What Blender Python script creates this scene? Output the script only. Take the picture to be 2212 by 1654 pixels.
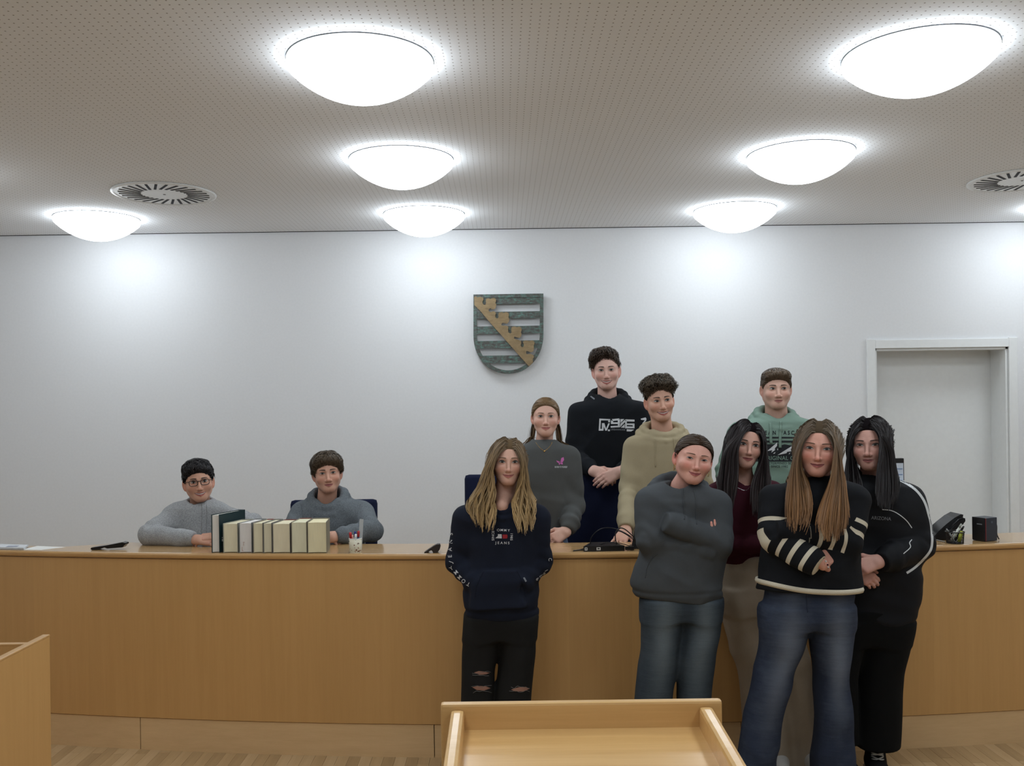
import bpy, bmesh, math, random
import numpy as np
from mathutils import Vector, Matrix

for _o in list(bpy.data.objects):
    bpy.data.objects.remove(_o)
SC = bpy.context.scene
COL = SC.collection
PI = math.pi

# ------------------------------------------------------------------ camera
CAMH, FPX, ROLL = 1.75, 2000.0, 0.0135      # eye height (m), focal length (px of 2212), roll (rad)
VPX, VPY = 1087.0, 873.0                    # where the room's depth direction vanishes
cam_d = bpy.data.cameras.new('camera')
cam_d.sensor_width = 36.0
cam_d.sensor_fit = 'HORIZONTAL'
cam_d.lens = FPX / 2212.0 * 36.0
cam_d.shift_x = (1106.0 - VPX) / 2212.0
cam_d.shift_y = (VPY - 827.0) / 2212.0
cam_d.clip_start = 0.05
cam = bpy.data.objects.new('camera', cam_d)
cam.matrix_world = Matrix.Translation((0, 0, CAMH)) @ Matrix.Rotation(PI / 2, 4, 'X') @ Matrix.Rotation(-ROLL, 4, 'Z')
COL.objects.link(cam)
SC.camera = cam

# ------------------------------------------------------------------ world and exposure
w = bpy.data.worlds.new('world')
SC.world = w
w.use_nodes = True
w.node_tree.nodes['Background'].inputs[0].default_value = (0.5, 0.52, 0.55, 1)
w.node_tree.nodes['Background'].inputs[1].default_value = 0.05
SC.view_settings.view_transform = 'Standard'
SC.view_settings.look = 'None'
SC.view_settings.gamma = 1.0
SC.view_settings.use_curve_mapping = False
SC.view_settings.exposure = 0.42
LAMP_POWER = 8.5
LAMP_COLOR = (0.86, 0.94, 1.0, 1)

# ------------------------------------------------------------------ helpers
CS, SN = math.cos(ROLL), math.sin(ROLL)

def at(px, py, Y):
    xo, uo = px - VPX, VPY - py
    x = xo * CS + uo * SN
    u = -xo * SN + uo * CS
    return np.array([x * Y / FPX, Y, CAMH + u * Y / FPX])

def lin(c):
    out = []
    for v in c[:3]:
        v = v / 255.0
        out.append(v / 12.92 if v <= 0.04045 else ((v + 0.055) / 1.055) ** 2.4)
    return tuple(out)

def link(o, parent=None):
    COL.objects.link(o)
    if parent is not None:
        o.parent = parent
    return o

def tag(o, label=None, cat=None, group=None, kind=None):
    if label: o['label'] = label
    if cat: o['category'] = cat
    if group: o['group'] = group
    if kind: o['kind'] = kind
    return o

def empty(name, loc=(0, 0, 0), rz=0.0):
    o = bpy.data.objects.new(name, None)
    o.location = loc
    o.rotation_euler = (0, 0, rz)
    o.empty_display_size = 0.05
    return link(o)

def obj(name, me, mat, parent=None, smooth=False):
    o = bpy.data.objects.new(name, me)
    if mat is not None:
        me.materials.append(mat)
    if smooth:
        me.polygons.foreach_set('use_smooth', np.ones(len(me.polygons), dtype=bool))
    return link(o, parent)

def bm_obj(name, bm, mat, parent=None, smooth=False):
    me = bpy.data.meshes.new(name)
    bm.normal_update()
    bm.to_mesh(me)
    bm.free()
    return obj(name, me, mat, parent, smooth)

def add_box(bm, c, s, rot=None, bev=0.0):
    r = bmesh.ops.create_cube(bm, size=1.0)
    vs = r['verts']
    bmesh.ops.scale(bm, vec=s, verts=vs)
    if bev > 0:
        es = list({e for v in vs for e in v.link_edges})
        rb = bmesh.ops.bevel(bm, geom=es, offset=bev, segments=2, affect='EDGES', profile=0.6)
        vs = list({v for f in rb['faces'] for v in f.verts} | {v for v in vs if v.is_valid})
    if rot is not None:
        bmesh.ops.rotate(bm, cent=(0, 0, 0), matrix=rot, verts=vs)
    bmesh.ops.translate(bm, vec=c, verts=vs)
    return vs

def box(name, c, s, mat, parent=None, rot=None, bev=0.003):
    bm = bmesh.new()
    add_box(bm, c, s, rot, bev)
    return bm_obj(name, bm, mat, parent)

def prism(bm, poly, z0, z1):
    n = len(poly)
    lo = [bm.verts.new((x, y, z0)) for x, y in poly]
    hi = [bm.verts.new((x, y, z1)) for x, y in poly]
    bm.faces.new(list(reversed(lo)))
    bm.faces.new(hi)
    for i in range(n):
        j = (i + 1) % n
        bm.faces.new((lo[i], lo[j], hi[j], hi[i]))

def lathe(bm, prof, seg=48, c=(0, 0, 0), close=True):
    rings = []
    for r, z in prof:
        if r < 1e-6:
            rings.append([bm.verts.new((c[0], c[1], c[2] + z))])
        else:
            rings.append([bm.verts.new((c[0] + r * math.cos(2 * PI * i / seg), c[1] + r * math.sin(2 * PI * i / seg), c[2] + z)) for i in range(seg)])
    for a, b in zip(rings[:-1], rings[1:]):
        for i in range(seg):
            j = (i + 1) % seg
            if len(a) == 1 and len(b) == 1: continue
            if len(a) == 1: bm.faces.new((a[0], b[i], b[j]))
            elif len(b) == 1: bm.faces.new((a[i], a[j], b[0]))
            else: bm.faces.new((a[i], a[j], b[j], b[i]))

def catmull(P, n):
    P = np.asarray(P, float)
    if len(P) < 3:
        t = np.linspace(0, 1, n)[:, None]
        return P[0] * (1 - t) + P[-1] * t
    Q = np.vstack([2 * P[0] - P[1], P, 2 * P[-1] - P[-2]])
    m = len(P) - 1
    out = []
    for u in np.linspace(0, m - 1e-9, n):
        i = int(u); t = u - i
        a, b, c, d = Q[i], Q[i + 1], Q[i + 2], Q[i + 3]
        out.append(0.5 * (2 * b + (c - a) * t + (2 * a - 5 * b + 4 * c - d) * t * t + (3 * b - a - 3 * c + d) * t ** 3))
    return np.array(out)

def add_tube(bm, pts, r, sides=8, caps=True):
    pts = [Vector(p) for p in pts]
    n = len(pts)
    rr = r if hasattr(r, '__len__') else [r] * n
    rings = []
    up = None
    for i in range(n):
        t = (pts[min(i + 1, n - 1)] - pts[max(i - 1, 0)]).normalized()
        if up is None:
            up = Vector((0, 0, 1)) if abs(t.z) < 0.9 else Vector((1, 0, 0))
        x = t.cross(up)
        if x.length < 1e-6: x = t.orthogonal()
        x.normalize()
        y = x.cross(t).normalized()
        up = y
        rings.append([bm.verts.new(pts[i] + (x * math.cos(2 * PI * k / sides) + y * math.sin(2 * PI * k / sides)) * rr[i]) for k in range(sides)])
    for a, b in zip(rings[:-1], rings[1:]):
        for k in range(sides):
            j = (k + 1) % sides
            bm.faces.new((a[k], a[j], b[j], b[k]))
    if caps:
        bm.faces.new(list(reversed(rings[0])))
        bm.faces.new(rings[-1])

def tube(name, pts, r, mat, parent=None, sides=8, n=0):
    if n: pts = catmull(pts, n)
    bm = bmesh.new()
    add_tube(bm, pts, r, sides)
    return bm_obj(name, bm, mat, parent, True)

# ------------------------------------------------------------------ materials
class NT:
    def __init__(s, name):
        s.m = bpy.data.materials.new(name)
        s.m.use_nodes = True
        s.t = s.m.node_tree
        s.b = s.t.nodes['Principled BSDF']
    def n(s, typ, **kw):
        x = s.t.nodes.new(typ)
        for k, v in kw.items():
            if isinstance(k, str) and k.startswith('i_'):
                x.inputs[k[2:].replace('_', ' ')].default_value = v
            else:
                setattr(x, k, v)
        return x
    def l(s, a, b):
        s.t.links.new(a, b)
    def math(s, op, a, b=None, c=None):
        x = s.t.nodes.new('ShaderNodeMath'); x.operation = op
        for i, v in enumerate((a, b, c)):
            if v is None: continue
            if hasattr(v, 'is_linked') or hasattr(v, 'links'): s.l(v, x.inputs[i])
            else: x.inputs[i].default_value = v
        return x.outputs[0]
    def ramp(s, fac, stops):
        r = s.t.nodes.new('ShaderNodeValToRGB')
        e = r.color_ramp.elements
        while len(e) < len(stops): e.new(0.5)
        for el, (p, c) in zip(e, stops):
            el.position = p; el.color = (*c, 1)
        s.l(fac, r.inputs[0])
        return r.outputs[0]
    def coord(s, scale=(1, 1, 1), kind='Object'):
        tc = s.t.nodes.new('ShaderNodeTexCoord')
        mp = s.t.nodes.new('ShaderNodeMapping')
        mp.inputs['Scale'].default_value = scale
        s.l(tc.outputs[kind], mp.inputs[0])
        return mp.outputs[0]
    def noise(s, vec, scale, detail=3, rough=0.5):
        x = s.n('ShaderNodeTexNoise')
        x.inputs['Scale'].default_value = scale
        x.inputs['Detail'].default_value = detail
        x.inputs['Roughness'].default_value = rough
        s.l(vec, x.inputs['Vector'])
        return x.outputs[0]
    def bump(s, h, strength, dist=0.002):
        x = s.n('ShaderNodeBump')
        x.inputs['Strength'].default_value = strength
        x.inputs['Distance'].default_value = dist
        s.l(h, x.inputs['Height'])
        s.l(x.outputs[0], s.b.inputs['Normal'])

def plain(name, rgb, rough=0.5, metal=0.0, var=0.08, scale=30, bump=0.0, spec=0.5):
    k = NT(name)
    c = lin(rgb)
    f = k.noise(k.coord(), scale)
    k.l(k.ramp(f, [(0.3, tuple(v * (1 - var) for v in c)), (0.7, tuple(min(1, v * (1 + var)) for v in c))]), k.b.inputs['Base Color'])
    k.b.inputs['Roughness'].default_value = rough
    k.b.inputs['Metallic'].default_value = metal
    k.b.inputs['Specular IOR Level'].default_value = spec
    if bump: k.bump(f, bump)
    return k.m

def cloth(name, rgb, var=0.1, scale=900, bump=0.35, blotch=0.1, rough=0.95, melange=0.0):
    k = NT(name)
    c = lin(rgb)
    v = k.coord()
    f = k.noise(v, scale, 2)
    g = k.noise(v, 9, 4, 0.6)
    if melange:
        ml = k.noise(v, 170, 4, 0.75)
        col = k.ramp(ml, [(0.35, tuple(x * (1 - melange) for x in c)), (0.65, tuple(min(1, x * (1 + melange)) for x in c))])
    else:
        col = k.ramp(f, [(0.3, tuple(x * (1 - var) for x in c)), (0.7, tuple(min(1, x * (1 + var)) for x in c))])
    mx = k.n('ShaderNodeMixRGB', blend_type='MULTIPLY')
    mx.inputs[0].default_value = 1
    k.l(col, mx.inputs[1])
    k.l(k.ramp(g, [(0.3, (1 - blotch,) * 3), (0.7, (1, 1, 1))]), mx.inputs[2])
    k.l(mx.outputs[0], k.b.inputs['Base Color'])
    k.b.inputs['Roughness'].default_value = rough
    k.b.inputs['Specular IOR Level'].default_value = 0.2
    k.bump(f, bump, 0.0012)
    return k.m

def wood(name, dark, light, axis='Z', rough=0.4, leaf=0.0, leafaxis=0, leafvar=0.08, coat=0.0, fig=1.0):
    k = NT(name)
    sc = {'X': (0.6, 14, 14), 'Y': (14, 0.6, 14), 'Z': (14, 14, 0.6)}[axis]
    v = k.coord(sc)
    a = k.noise(v, 2.2, 6, 0.62)
    b = k.noise(v, 9.0, 5, 0.7)
    f = k.math('ADD', k.math('MULTIPLY', a, 0.65), k.math('MULTIPLY', b, 0.35))
    col = k.ramp(f, [(0.5 - 0.22 / fig, lin(dark)), (0.5 + 0.22 / fig, lin(light))])
    if leaf:
        tc = k.t.nodes.new('ShaderNodeTexCoord')
        sp = k.t.nodes.new('ShaderNodeSeparateXYZ')
        k.l(tc.outputs['Object'], sp.inputs[0])
        cell = k.math('FLOOR', k.math('DIVIDE', sp.outputs[leafaxis], leaf))
        wn = k.n('ShaderNodeTexWhiteNoise', noise_dimensions='1D')
        k.l(cell, wn.inputs['W'])
        lo = k.math('ADD', k.math('MULTIPLY', wn.outputs[0], 2 * leafvar), 1 - leafvar)
        mx = k.n('ShaderNodeMixRGB', blend_type='MULTIPLY')
        mx.inputs[0].default_value = 1
        k.l(col, mx.inputs[1]); k.l(lo, mx.inputs[2])
        col = mx.outputs[0]
    k.l(col, k.b.inputs['Base Color'])
    k.b.inputs['Roughness'].default_value = rough
    k.b.inputs['Coat Weight'].default_value = coat
    k.b.inputs['Coat Roughness'].default_value = 0.12
    k.bump(b, 0.06, 0.001)
    return k.m

M = {}
M['wall'] = plain('wall_paint', (226, 227, 229), 0.9, var=0.015, scale=60, bump=0.05, spec=0.2)
M['white'] = plain('white_lacquer', (228, 230, 230), 0.45, var=0.015)
M['white_metal'] = plain('white_metal', (220, 222, 222), 0.4, var=0.01)
M['gap'] = plain('dark_gap', (18, 20, 28), 0.8)
M['front'] = wood('beech_front', (194, 150, 92), (208, 164, 106), 'Z', 0.42, leaf=0.31, leafvar=0.04, fig=0.7)
M['plinth'] = wood('beech_plinth', (208, 174, 128), (226, 194, 148), 'X', 0.45, fig=0.8)
M['top'] = wood('beech_top', (176, 139, 92), (200, 163, 114), 'X', 0.22, leaf=0.43, leafvar=0.04, coat=0.5, fig=0.8)
M['edge'] = wood('beech_edge', (182, 139, 86), (208, 165, 108), 'X', 0.35)
M['lectern'] = wood('beech_lectern', (202, 158, 98), (224, 184, 124), 'X', 0.33, coat=0.25, fig=0.8)
M['lectern_v'] = wood('beech_lectern_upright', (186, 142, 84), (208, 164, 104), 'Z', 0.4, fig=0.8)
M['joint'] = plain('dark_joint', (60, 40, 22), 0.9)
M['black'] = plain('black_plastic', (22, 22, 24), 0.35)
M['black_gloss'] = plain('black_gloss', (14, 14, 17), 0.15)
M['navy'] = cloth('navy_chair_fabric', (24, 30, 56), blotch=0.15)
M['steel'] = plain('steel', (120, 122, 126), 0.35, metal=1.0)
M['paper'] = plain('paper', (226, 226, 222), 0.8, var=0.02)

# ceiling with rows of small drilled holes
k = NT('perforated_ceiling')
tc = k.t.nodes.new('ShaderNodeTexCoord'); sp = k.t.nodes.new('ShaderNodeSeparateXYZ')
k.l(tc.outputs['Object'], sp.inputs[0])
PIT = 0.033
def cellc(o):
    f = k.math('FRACT', k.math('DIVIDE', o, PIT))
    return k.math('SUBTRACT', f, 0.5)
cx, cy = cellc(sp.outputs[0]), cellc(sp.outputs[1])
r2 = k.math('ADD', k.math('MULTIPLY', cx, cx), k.math('MULTIPLY', cy, cy))
hole = k.math('LESS_THAN', r2, 0.0095)
mx = k.n('ShaderNodeMixRGB')
mx.inputs[1].default_value = (*lin((234, 236, 239)), 1)
mx.inputs[2].default_value = (*lin((146, 141, 138)), 1)
k.l(hole, mx.inputs[0]); k.l(mx.outputs[0], k.b.inputs['Base Color'])
k.b.inputs['Roughness'].default_value = 0.95
k.b.inputs['Specular IOR Level'].default_value = 0.1
M['ceiling'] = k.m

# lamp glass
k = NT('lamp_glass')
k.b.inputs['Base Color'].default_value = (0.9, 0.92, 0.95, 1)
k.b.inputs['Emission Color'].default_value = LAMP_COLOR
k.b.inputs['Emission Strength'].default_value = LAMP_POWER
M['lamp'] = k.m

# oak floor strips, each strip its own tone
k = NT('oak_strip')
oi = k.n('ShaderNodeObjectInfo')
geo = k.n('ShaderNodeNewGeometry')
v = k.coord((16, 0.7, 16))
a = k.noise(v, 3.0, 6, 0.65)
rnd = k.math('FRACT', k.math('ADD', oi.outputs['Random'], geo.outputs['Random Per Island']))
f = k.math('ADD', k.math('MULTIPLY', a, 0.6), k.math('MULTIPLY', rnd, 0.4))
k.l(k.ramp(f, [(0.25, lin((166, 138, 100))), (0.55, lin((190, 160, 118))), (0.8, lin((206, 178, 138)))]), k.b.inputs['Base Color'])
k.b.inputs['Roughness'].default_value = 0.38
k.bump(a, 0.08, 0.001)
M['oak'] = k.m

# ================================================================== ROOM
WALLY, CEILZ, XL, XR, YB = 7.2, 3.11, -5.2, 5.4, -3.2

def struct(name, bm, mat, parent=None):
    o = bm_obj(name, bm, mat, parent)
    o['kind'] = 'structure'
    return o

# floor: dark sub-floor with oak strips on it
bm = bmesh.new()
add_box(bm, ((XL + XR) / 2, (YB + WALLY) / 2, -0.065), (XR - XL, WALLY - YB, 0.1))
floor = struct('floor', bm, M['joint'])
SW, SL = 0.058, 0.50
plank_me = bpy.data.meshes.new('plank')
bm = bmesh.new(); add_box(bm, (0, 0, -0.0075), (SW - 0.0012, SL - 0.0015, 0.015), bev=0.0)
bm.to_mesh(plank_me); bm.free(); plank_me.materials.append(M['oak'])
rng = random.Random(4)
restc = []
cand = []
nx = int((XR - XL) / SW); ny = int((4.98 - YB) / SL)
for i in range(nx):
    off = (i % 2) * 0.5 * SL + rng.uniform(-0.04, 0.04)
    for j in range(-1, ny + 1):
        x = XL + SW * (i + 0.5); y = 4.98 - SL * (j + 0.5) + off
        if y - SL / 2 < YB or y > 5.2: continue
        px = VPX + x / max(y, 0.3) * FPX; 
        vis = 3.75 < y < 4.9 and ((-2.75 < x < -0.15) or (1.35 < x < 3.0) or (0.95 < x < 1.4 and y < 4.5))
        cand.append((0 if vis else 1, abs(y - 4.5), x, y))
cand.sort()
for q, (_, _, x, y) in enumerate(cand):
    if q < 300:
        o = bpy.data.objects.new('plank', plank_me)
        o.location = (x, y, 0.0)
        link(o, floor)
    else:
        restc.append((x, y))
rc = np.array(restc)
hx, hy = (SW - 0.0012) / 2, (SL - 0.0015) / 2
q8 = np.array([(-hx, -hy, -.015), (hx, -hy, -.015), (hx, hy, -.015), (-hx, hy, -.015), (-hx, -hy, 0), (hx, -hy, 0), (hx, hy, 0), (-hx, hy, 0)])
vv = (np.column_stack([rc, np.zeros(len(rc))])[:, None, :] + q8[None]).reshape(-1, 3)
ff = (np.arange(len(rc))[:, None, None] * 8 + np.array([(4, 5, 6, 7), (0, 1, 5, 4), (1, 2, 6, 5), (2, 3, 7, 6), (3, 0, 4, 7)])[None]).reshape(-1, 4)
me = bpy.data.meshes.new('plank_field'); me.from_pydata(vv.tolist(), [], ff.tolist())
o = obj('plank_field', me, M['oak'], floor); o['kind'] = 'stuff'

# raised platform behind the bench
bm = bmesh.new(); add_box(bm, (0.1, (4.98 + WALLY) / 2, 0.095), (XR - XL - 0.1, WALLY - 4.98, 0.21), bev=0.004)
plat = struct('floor_platform', bm, M['oak'])

# walls
DX0, DX1, DZ = 2.888, 3.935, 2.15          # door opening
PZ = 0.2                                   # platform height
bm = bmesh.new()
T = 0.3
add_box(bm, ((XL + DX0) / 2, WALLY + T / 2, CEILZ / 2), (DX0 - XL, T, CEILZ))
add_box(bm, ((DX1 + XR) / 2, WALLY + T / 2, CEILZ / 2), (XR - DX1, T, CEILZ))
add_box(bm, ((DX0 + DX1) / 2, WALLY + T / 2, (DZ + CEILZ) / 2), (DX1 - DX0, T, CEILZ - DZ))
add_box(bm, ((DX0 + DX1) / 2, WALLY + T / 2, PZ / 2), (DX1 - DX0, T, PZ))
wall_back = struct('wall_back', bm, M['wall'])
bm = bmesh.new(); add_box(bm, (XL - 0.1, (YB + WALLY) / 2, CEILZ / 2), (0.2, WALLY - YB + 0.6, CEILZ)); struct('wall_left', bm, M['wall'])
bm = bmesh.new(); add_box(bm, (XR + 0.1, (YB + WALLY) / 2, CEILZ / 2), (0.2, WALLY - YB + 0.6, CEILZ)); struct('wall_right', bm, M['wall'])
bm = bmesh.new(); add_box(bm, ((XL + XR) / 2, YB - 0.1, CEILZ / 2), (XR - XL, 0.2, CEILZ)); struct('wall_front', bm, M['wall'])
bm = bmesh.new(); add_box(bm, ((XL + XR) / 2, (YB + WALLY) / 2 - 0.014, CEILZ + 0.06), (XR - XL + 0.3, WALLY - YB - 0.028, 0.12)); struct('ceiling', bm, M['ceiling'])
# shadow gap between wall and ceiling
bm = bmesh.new(); add_box(bm, ((XL + XR) / 2, WALLY + 0.1, CEILZ + 0.06), (XR - XL, 0.24, 0.10)); struct('trim_1', bm, M['gap'])

# door
bm = bmesh.new(); add_box(bm, ((DX0 + DX1) / 2, WALLY + 0.27, (PZ + DZ) / 2), (DX1 - DX0, 0.04, DZ - PZ))
door = struct('door_1', bm, M['white'])
FW = 0.066
fr = bmesh.new()
add_box(fr, (DX0 - FW / 2 + 0.006, WALLY - 0.009, (PZ + DZ + FW) / 2), (FW, 0.018, DZ + FW - PZ), bev=0.003)
obj_l = bm_obj('architrave', fr, M['white'], door)
fr = bmesh.new(); add_box(fr, (DX1 + FW / 2 - 0.006, WALLY - 0.009, (PZ + DZ + FW) / 2), (FW, 0.018, DZ + FW - PZ), bev=0.003)
bm_obj('architrave', fr, M['white'], door)
fr = bmesh.new(); add_box(fr, ((DX0 + DX1) / 2, WALLY - 0.009, DZ + FW / 2 - 0.006), (DX1 - DX0 - 0.012, 0.018, FW), bev=0.003)
bm_obj('architrave', fr, M['white'], door)
for sx, x in ((1, DX0), (-1, DX1)):
    fr = bmesh.new()
    add_box(fr, (x + sx * 0.012, WALLY + 0.05, (PZ + DZ) / 2), (0.024, 0.09, DZ - PZ), bev=0.003)
    add_box(fr, (x + sx * 0.006, WALLY + 0.17, (PZ + DZ) / 2), (0.012, 0.16, DZ - PZ), bev=0.002)
    bm_obj('door_jamb', fr, M['white'], door)
fr = bmesh.new()
add_box(fr, ((DX0 + DX1) / 2, WALLY + 0.05, DZ - 0.012), (DX1 - DX0, 0.09, 0.024), bev=0.003)
add_box(fr, ((DX0 + DX1) / 2, WALLY + 0.17, DZ - 0.006), (DX1 - DX0, 0.16, 0.012), bev=0.002)
bm_obj('door_head', fr, M['white'], door)
hb = bmesh.new()
add_tube(hb, [(DX0 + 0.08, WALLY + 0.25, 1.25), (DX0 + 0.08, WALLY + 0.2, 1.25)], 0.011, 10)
add_tube(hb, [(DX0 + 0.08, WALLY + 0.2, 1.25), (DX0 + 0.2, WALLY + 0.2, 1.25)], 0.010, 10)
bm_obj('door_handle', hb, M['steel'], door, True)

# ------------------------------------------------------------------ ceiling lamps
LR = 0.285
def lamp_meshes():
    bm = bmesh.new()
    lathe(bm, [(0, 0), (LR - 0.02, 0), (LR - 0.018, -0.012), (0, -0.012)], 64)
    plate = bpy.data.meshes.new('mount_plate'); bm.to_mesh(plate); bm.free(); plate.materials.append(M['white_metal'])
    bm = bmesh.new()
    lathe(bm, [(LR - 0.006, -0.006), (LR + 0.003, -0.006), (LR + 0.003, -0.011), (LR - 0.006, -0.011)], 64)
    ring = bpy.data.meshes.new('rim'); bm.to_mesh(ring); bm.free(); ring.materials.append(M['steel'])
    prof = [(LR - 0.004, -0.010), (LR, -0.014), (LR + 0.001, -0.030), (LR - 0.004, -0.045), (LR - 0.018, -0.058)]
    for i in range(1, 13):
        a = i / 12.0
        r = (LR - 0.018) * (1 - a)
        prof.append((r, -0.058 - 0.107 * (1 - (1 - a) ** 2) ** 0.93))
    prof[-1] = (0, prof[-1][1])
    bm = bmesh.new(); lathe(bm, prof, 64)
    dome = bpy.data.meshes.new('diffuser'); bm.to_mesh(dome); bm.free(); dome.materials.append(M['lamp'])
    for me in (plate, ring, dome):
        me.polygons.foreach_set('use_smooth', np.ones(len(me.polygons), dtype=bool))
    return plate, ring, dome
LM = lamp_meshes()
def lamp(x, y, label):
    e = empty('ceiling_lamp', (x, y, CEILZ))
    tag(e, label, 'lamp', 'round ceiling lamps')
    for me in LM:
        link(bpy.data.objects.new(me.name, me), e)
def lampx(px, py, Y): return float(at(px, py, Y)[0])
R1, R2, R3 = 3.63, 5.09, 6.55
XA, XB, XLL, XRR = -0.56, 1.635, -2.88, 4.05
lamp(lampx(779, 140, R1), R1, 'largest glowing dome lamp nearest the camera, left of the ceiling centre')
lamp(lampx(867, 350, R2), R2, 'glowing dome lamp second from the wall in the left central row')
lamp(lampx(916, 467, R3), R3, 'glowing dome lamp by the back wall, above and left of the shield')
lamp(lampx(1985, 125, R1), R1, 'big glowing dome lamp at the top right corner')
lamp(lampx(1729, 343, R2), R2, 'glowing dome lamp between the corner lamp and the wall lamp on the right')
lamp(lampx(1587, 460, R3), R3, 'glowing dome lamp by the back wall, right of the shield')
lamp(lampx(210, 482, R3), R3, 'glowing dome lamp at the far left beside the round vent')
lamp(XRR, R3, 'dome lamp at the right edge, only its glow shows')
lamp(-3.32, R2, 'dome lamp just outside the left edge of the picture')
lamp(4.4, R2, 'added unseen dome lamp outside the right edge, one row from the wall')  # this lamp and those below are out of view, added for room lighting
lamp(-0.75, R1 - 1.46, 'added unseen dome lamp overhead in front of the camera, left row')  # unseen overhead pair, added to light the room
lamp(1.6, R1 - 1.46, 'added unseen dome lamp overhead in front of the camera, right row')
lamp(-0.75, R1 - 2.92, 'added unseen dome lamp above and behind the camera, left row')  # unseen pair behind the camera, added as front light on bench and people
lamp(1.6, R1 - 2.92, 'added unseen dome lamp above and behind the camera, right row')
lamp(-3.3, R1 - 0.7, 'added unseen dome lamp over the left side of the room outside the picture')  # unseen side lamps, added for more light in the room
lamp(4.0, R1 - 0.7, 'added unseen dome lamp over the right side of the room outside the picture')
lamp(-0.75, R1 - 5.2, 'added unseen dome lamp at the rear of the room, left row')  # unseen rear pair, added to brighten what faces the camera
lamp(1.6, R1 - 5.2, 'added unseen dome lamp at the rear of the room, right row')

# ------------------------------------------------------------------ ceiling vents
def vent(x, y, label, rot):
    e = empty('ceiling_vent', (x, y, CEILZ), rot)
    tag(e, label, 'vent', 'round ceiling vents')
    R = 0.315
    bm = bmesh.new()
    lathe(bm, [(R - 0.02, -0.002), (R, -0.002), (R, -0.007), (R - 0.015, -0.012), (R - 0.022, -0.009)], 64)
    bm_obj('rim', bm, M['white_metal'], e, True)
    bm = bmesh.new()
    lathe(bm, [(0, -0.004), (R - 0.02, -0.004), (R - 0.02, -0.0085), (0, -0.0085)], 64)
    bm_obj('plate', bm, M['white_metal'], e)
    sm = bpy.data.meshes.new('slot'); bm = bmesh.new()
    add_box(bm, (0, 0, 0), (0.138, 0.0155, 0.004)); bm.to_mesh(sm); bm.free(); sm.materials.append(M['gap'])
    for i in range(28):
        a = 2 * PI * i / 28
        s = bpy.data.objects.new('slot', sm)
        s.location = (0.205 * math.cos(a), 0.205 * math.sin(a), -0.0085)
        s.rotation_euler = (0, 0, a + 0.30)
        link(s, e)
    bm = bmesh.new(); lathe(bm, [(0.009, -0.0085), (0.008, -0.011), (0, -0.0115)], 16)
    bm_obj('screw', bm, M['steel'], e, True)
p = at(355, 417, 5.84)
vent(float(p[0]), 5.84, 'round white swirl vent in the ceiling above the far left lamp', 0.1)
vent(3.26, 5.78, 'round white swirl vent cut off by the right edge of the picture', 0.25)

# ------------------------------------------------------------------ judges' bench
BCX, BR, BY0 = 0.6, 16.0, 4.565
def bfront(x, inset=0.0):
    return BY0 + BR - math.sqrt((BR - inset) ** 2 - (x - BCX) ** 2)
BH = 1.015
bench = empty('judges_bench', (0, 0, 0))
tag(bench, 'long curved light wood judges bench with raised desktop and plinth', 'bench')
def curved(name, x0, x1, z0, z1, in0, in1, mat, n=14, bev=0.0):
    bm = bmesh.new()
    xs = np.linspace(x0, x1, n)
    cols = []
    for x in xs:
        cols.append([bm.verts.new((x, bfront(x, i), z)) for i, z in ((in0, z0), (in1, z0), (in1, z1), (in0, z1))])
    for a, b in zip(cols[:-1], cols[1:]):
        for k in range(4):
            j = (k + 1) % 4
            bm.faces.new((a[k], b[k], b[j], a[j]))
    bm.faces.new(cols[0]); bm.faces.new(list(reversed(cols[-1])))
    bmesh.ops.recalc_face_normals(bm, faces=bm.faces)
    return bm_obj(name, bm, mat, bench)
BX0, BX1 = -3.8, 3.9
js = [BX0, -3.41, -1.89, -0.365, 1.155, 2.68, BX1]
for a, b in zip(js[:-1], js[1:]):
    curved('plinth_board', a + 0.002, b - 0.002, 0.0, 0.163, 0.006, 0.03, M['plinth'], 12)
js = [BX0, -2.42, -0.90, 0.62, 2.14, 3.66, BX1]
for a, b in zip(js[:-1], js[1:]):
    curved('front_panel', a + 0.0001, b - 0.0001, 0.167, BH - 0.033, 0.0, 0.024, M['front'], 14)
curved('backing', BX0, BX1, 0.0, BH - 0.034, 0.031, 0.05, M['joint'], 40)
# desktop: rounded front lip, back edge follows the curve, narrow at the far left
def depth(x):
    if x < -2.36: return 0.15
    if x < -2.07: return 0.15 + 0.17 * (x + 2.36) / 0.29
    return 0.32
bm = bmesh.new()
prof = [(0.0, -0.030), (-0.010, -0.028), (-0.014, -0.020), (-0.014, -0.010), (-0.009, -0.002), (0.0, 0.0)]
xs = sorted(set(list(np.linspace(BX0, BX1, 70)) + [-2.36, -2.07]))
cols = []
for x in xs:
    d = depth(x)
    c = [bm.verts.new((x, bfront(x, i), BH + z)) for i, z in prof]
    c += [bm.verts.new((x, bfront(x, d), BH)), bm.verts.new((x, bfront(x, d), BH - 0.030))]
    cols.append(c)
for a, b in zip(cols[:-1], cols[1:]):
    for k in range(len(a)):
        j = (k + 1) % len(a)
        bm.faces.new((a[k], b[k], b[j], a[j]))
bm.faces.new(cols[0]); bm.faces.new(list(reversed(cols[-1])))
bmesh.ops.recalc_face_normals(bm, faces=bm.faces)
desk = bm_obj('desktop', bm, M['top'], bench)
desk.data.materials.append(M['edge'])
for pl in desk.data.polygons:
    if abs(pl.normal.z) < 0.9: pl.material_index = 1
# supports under the desktop
for x in (-2.0, -0.6, 0.95, 2.4, 3.6):
    box('support_panel', (x, bfront(x) + 0.17, 0.61 if x > -2.3 else 0.5), (0.025, 0.22, 0.74), M['plinth'], bench)

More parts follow.
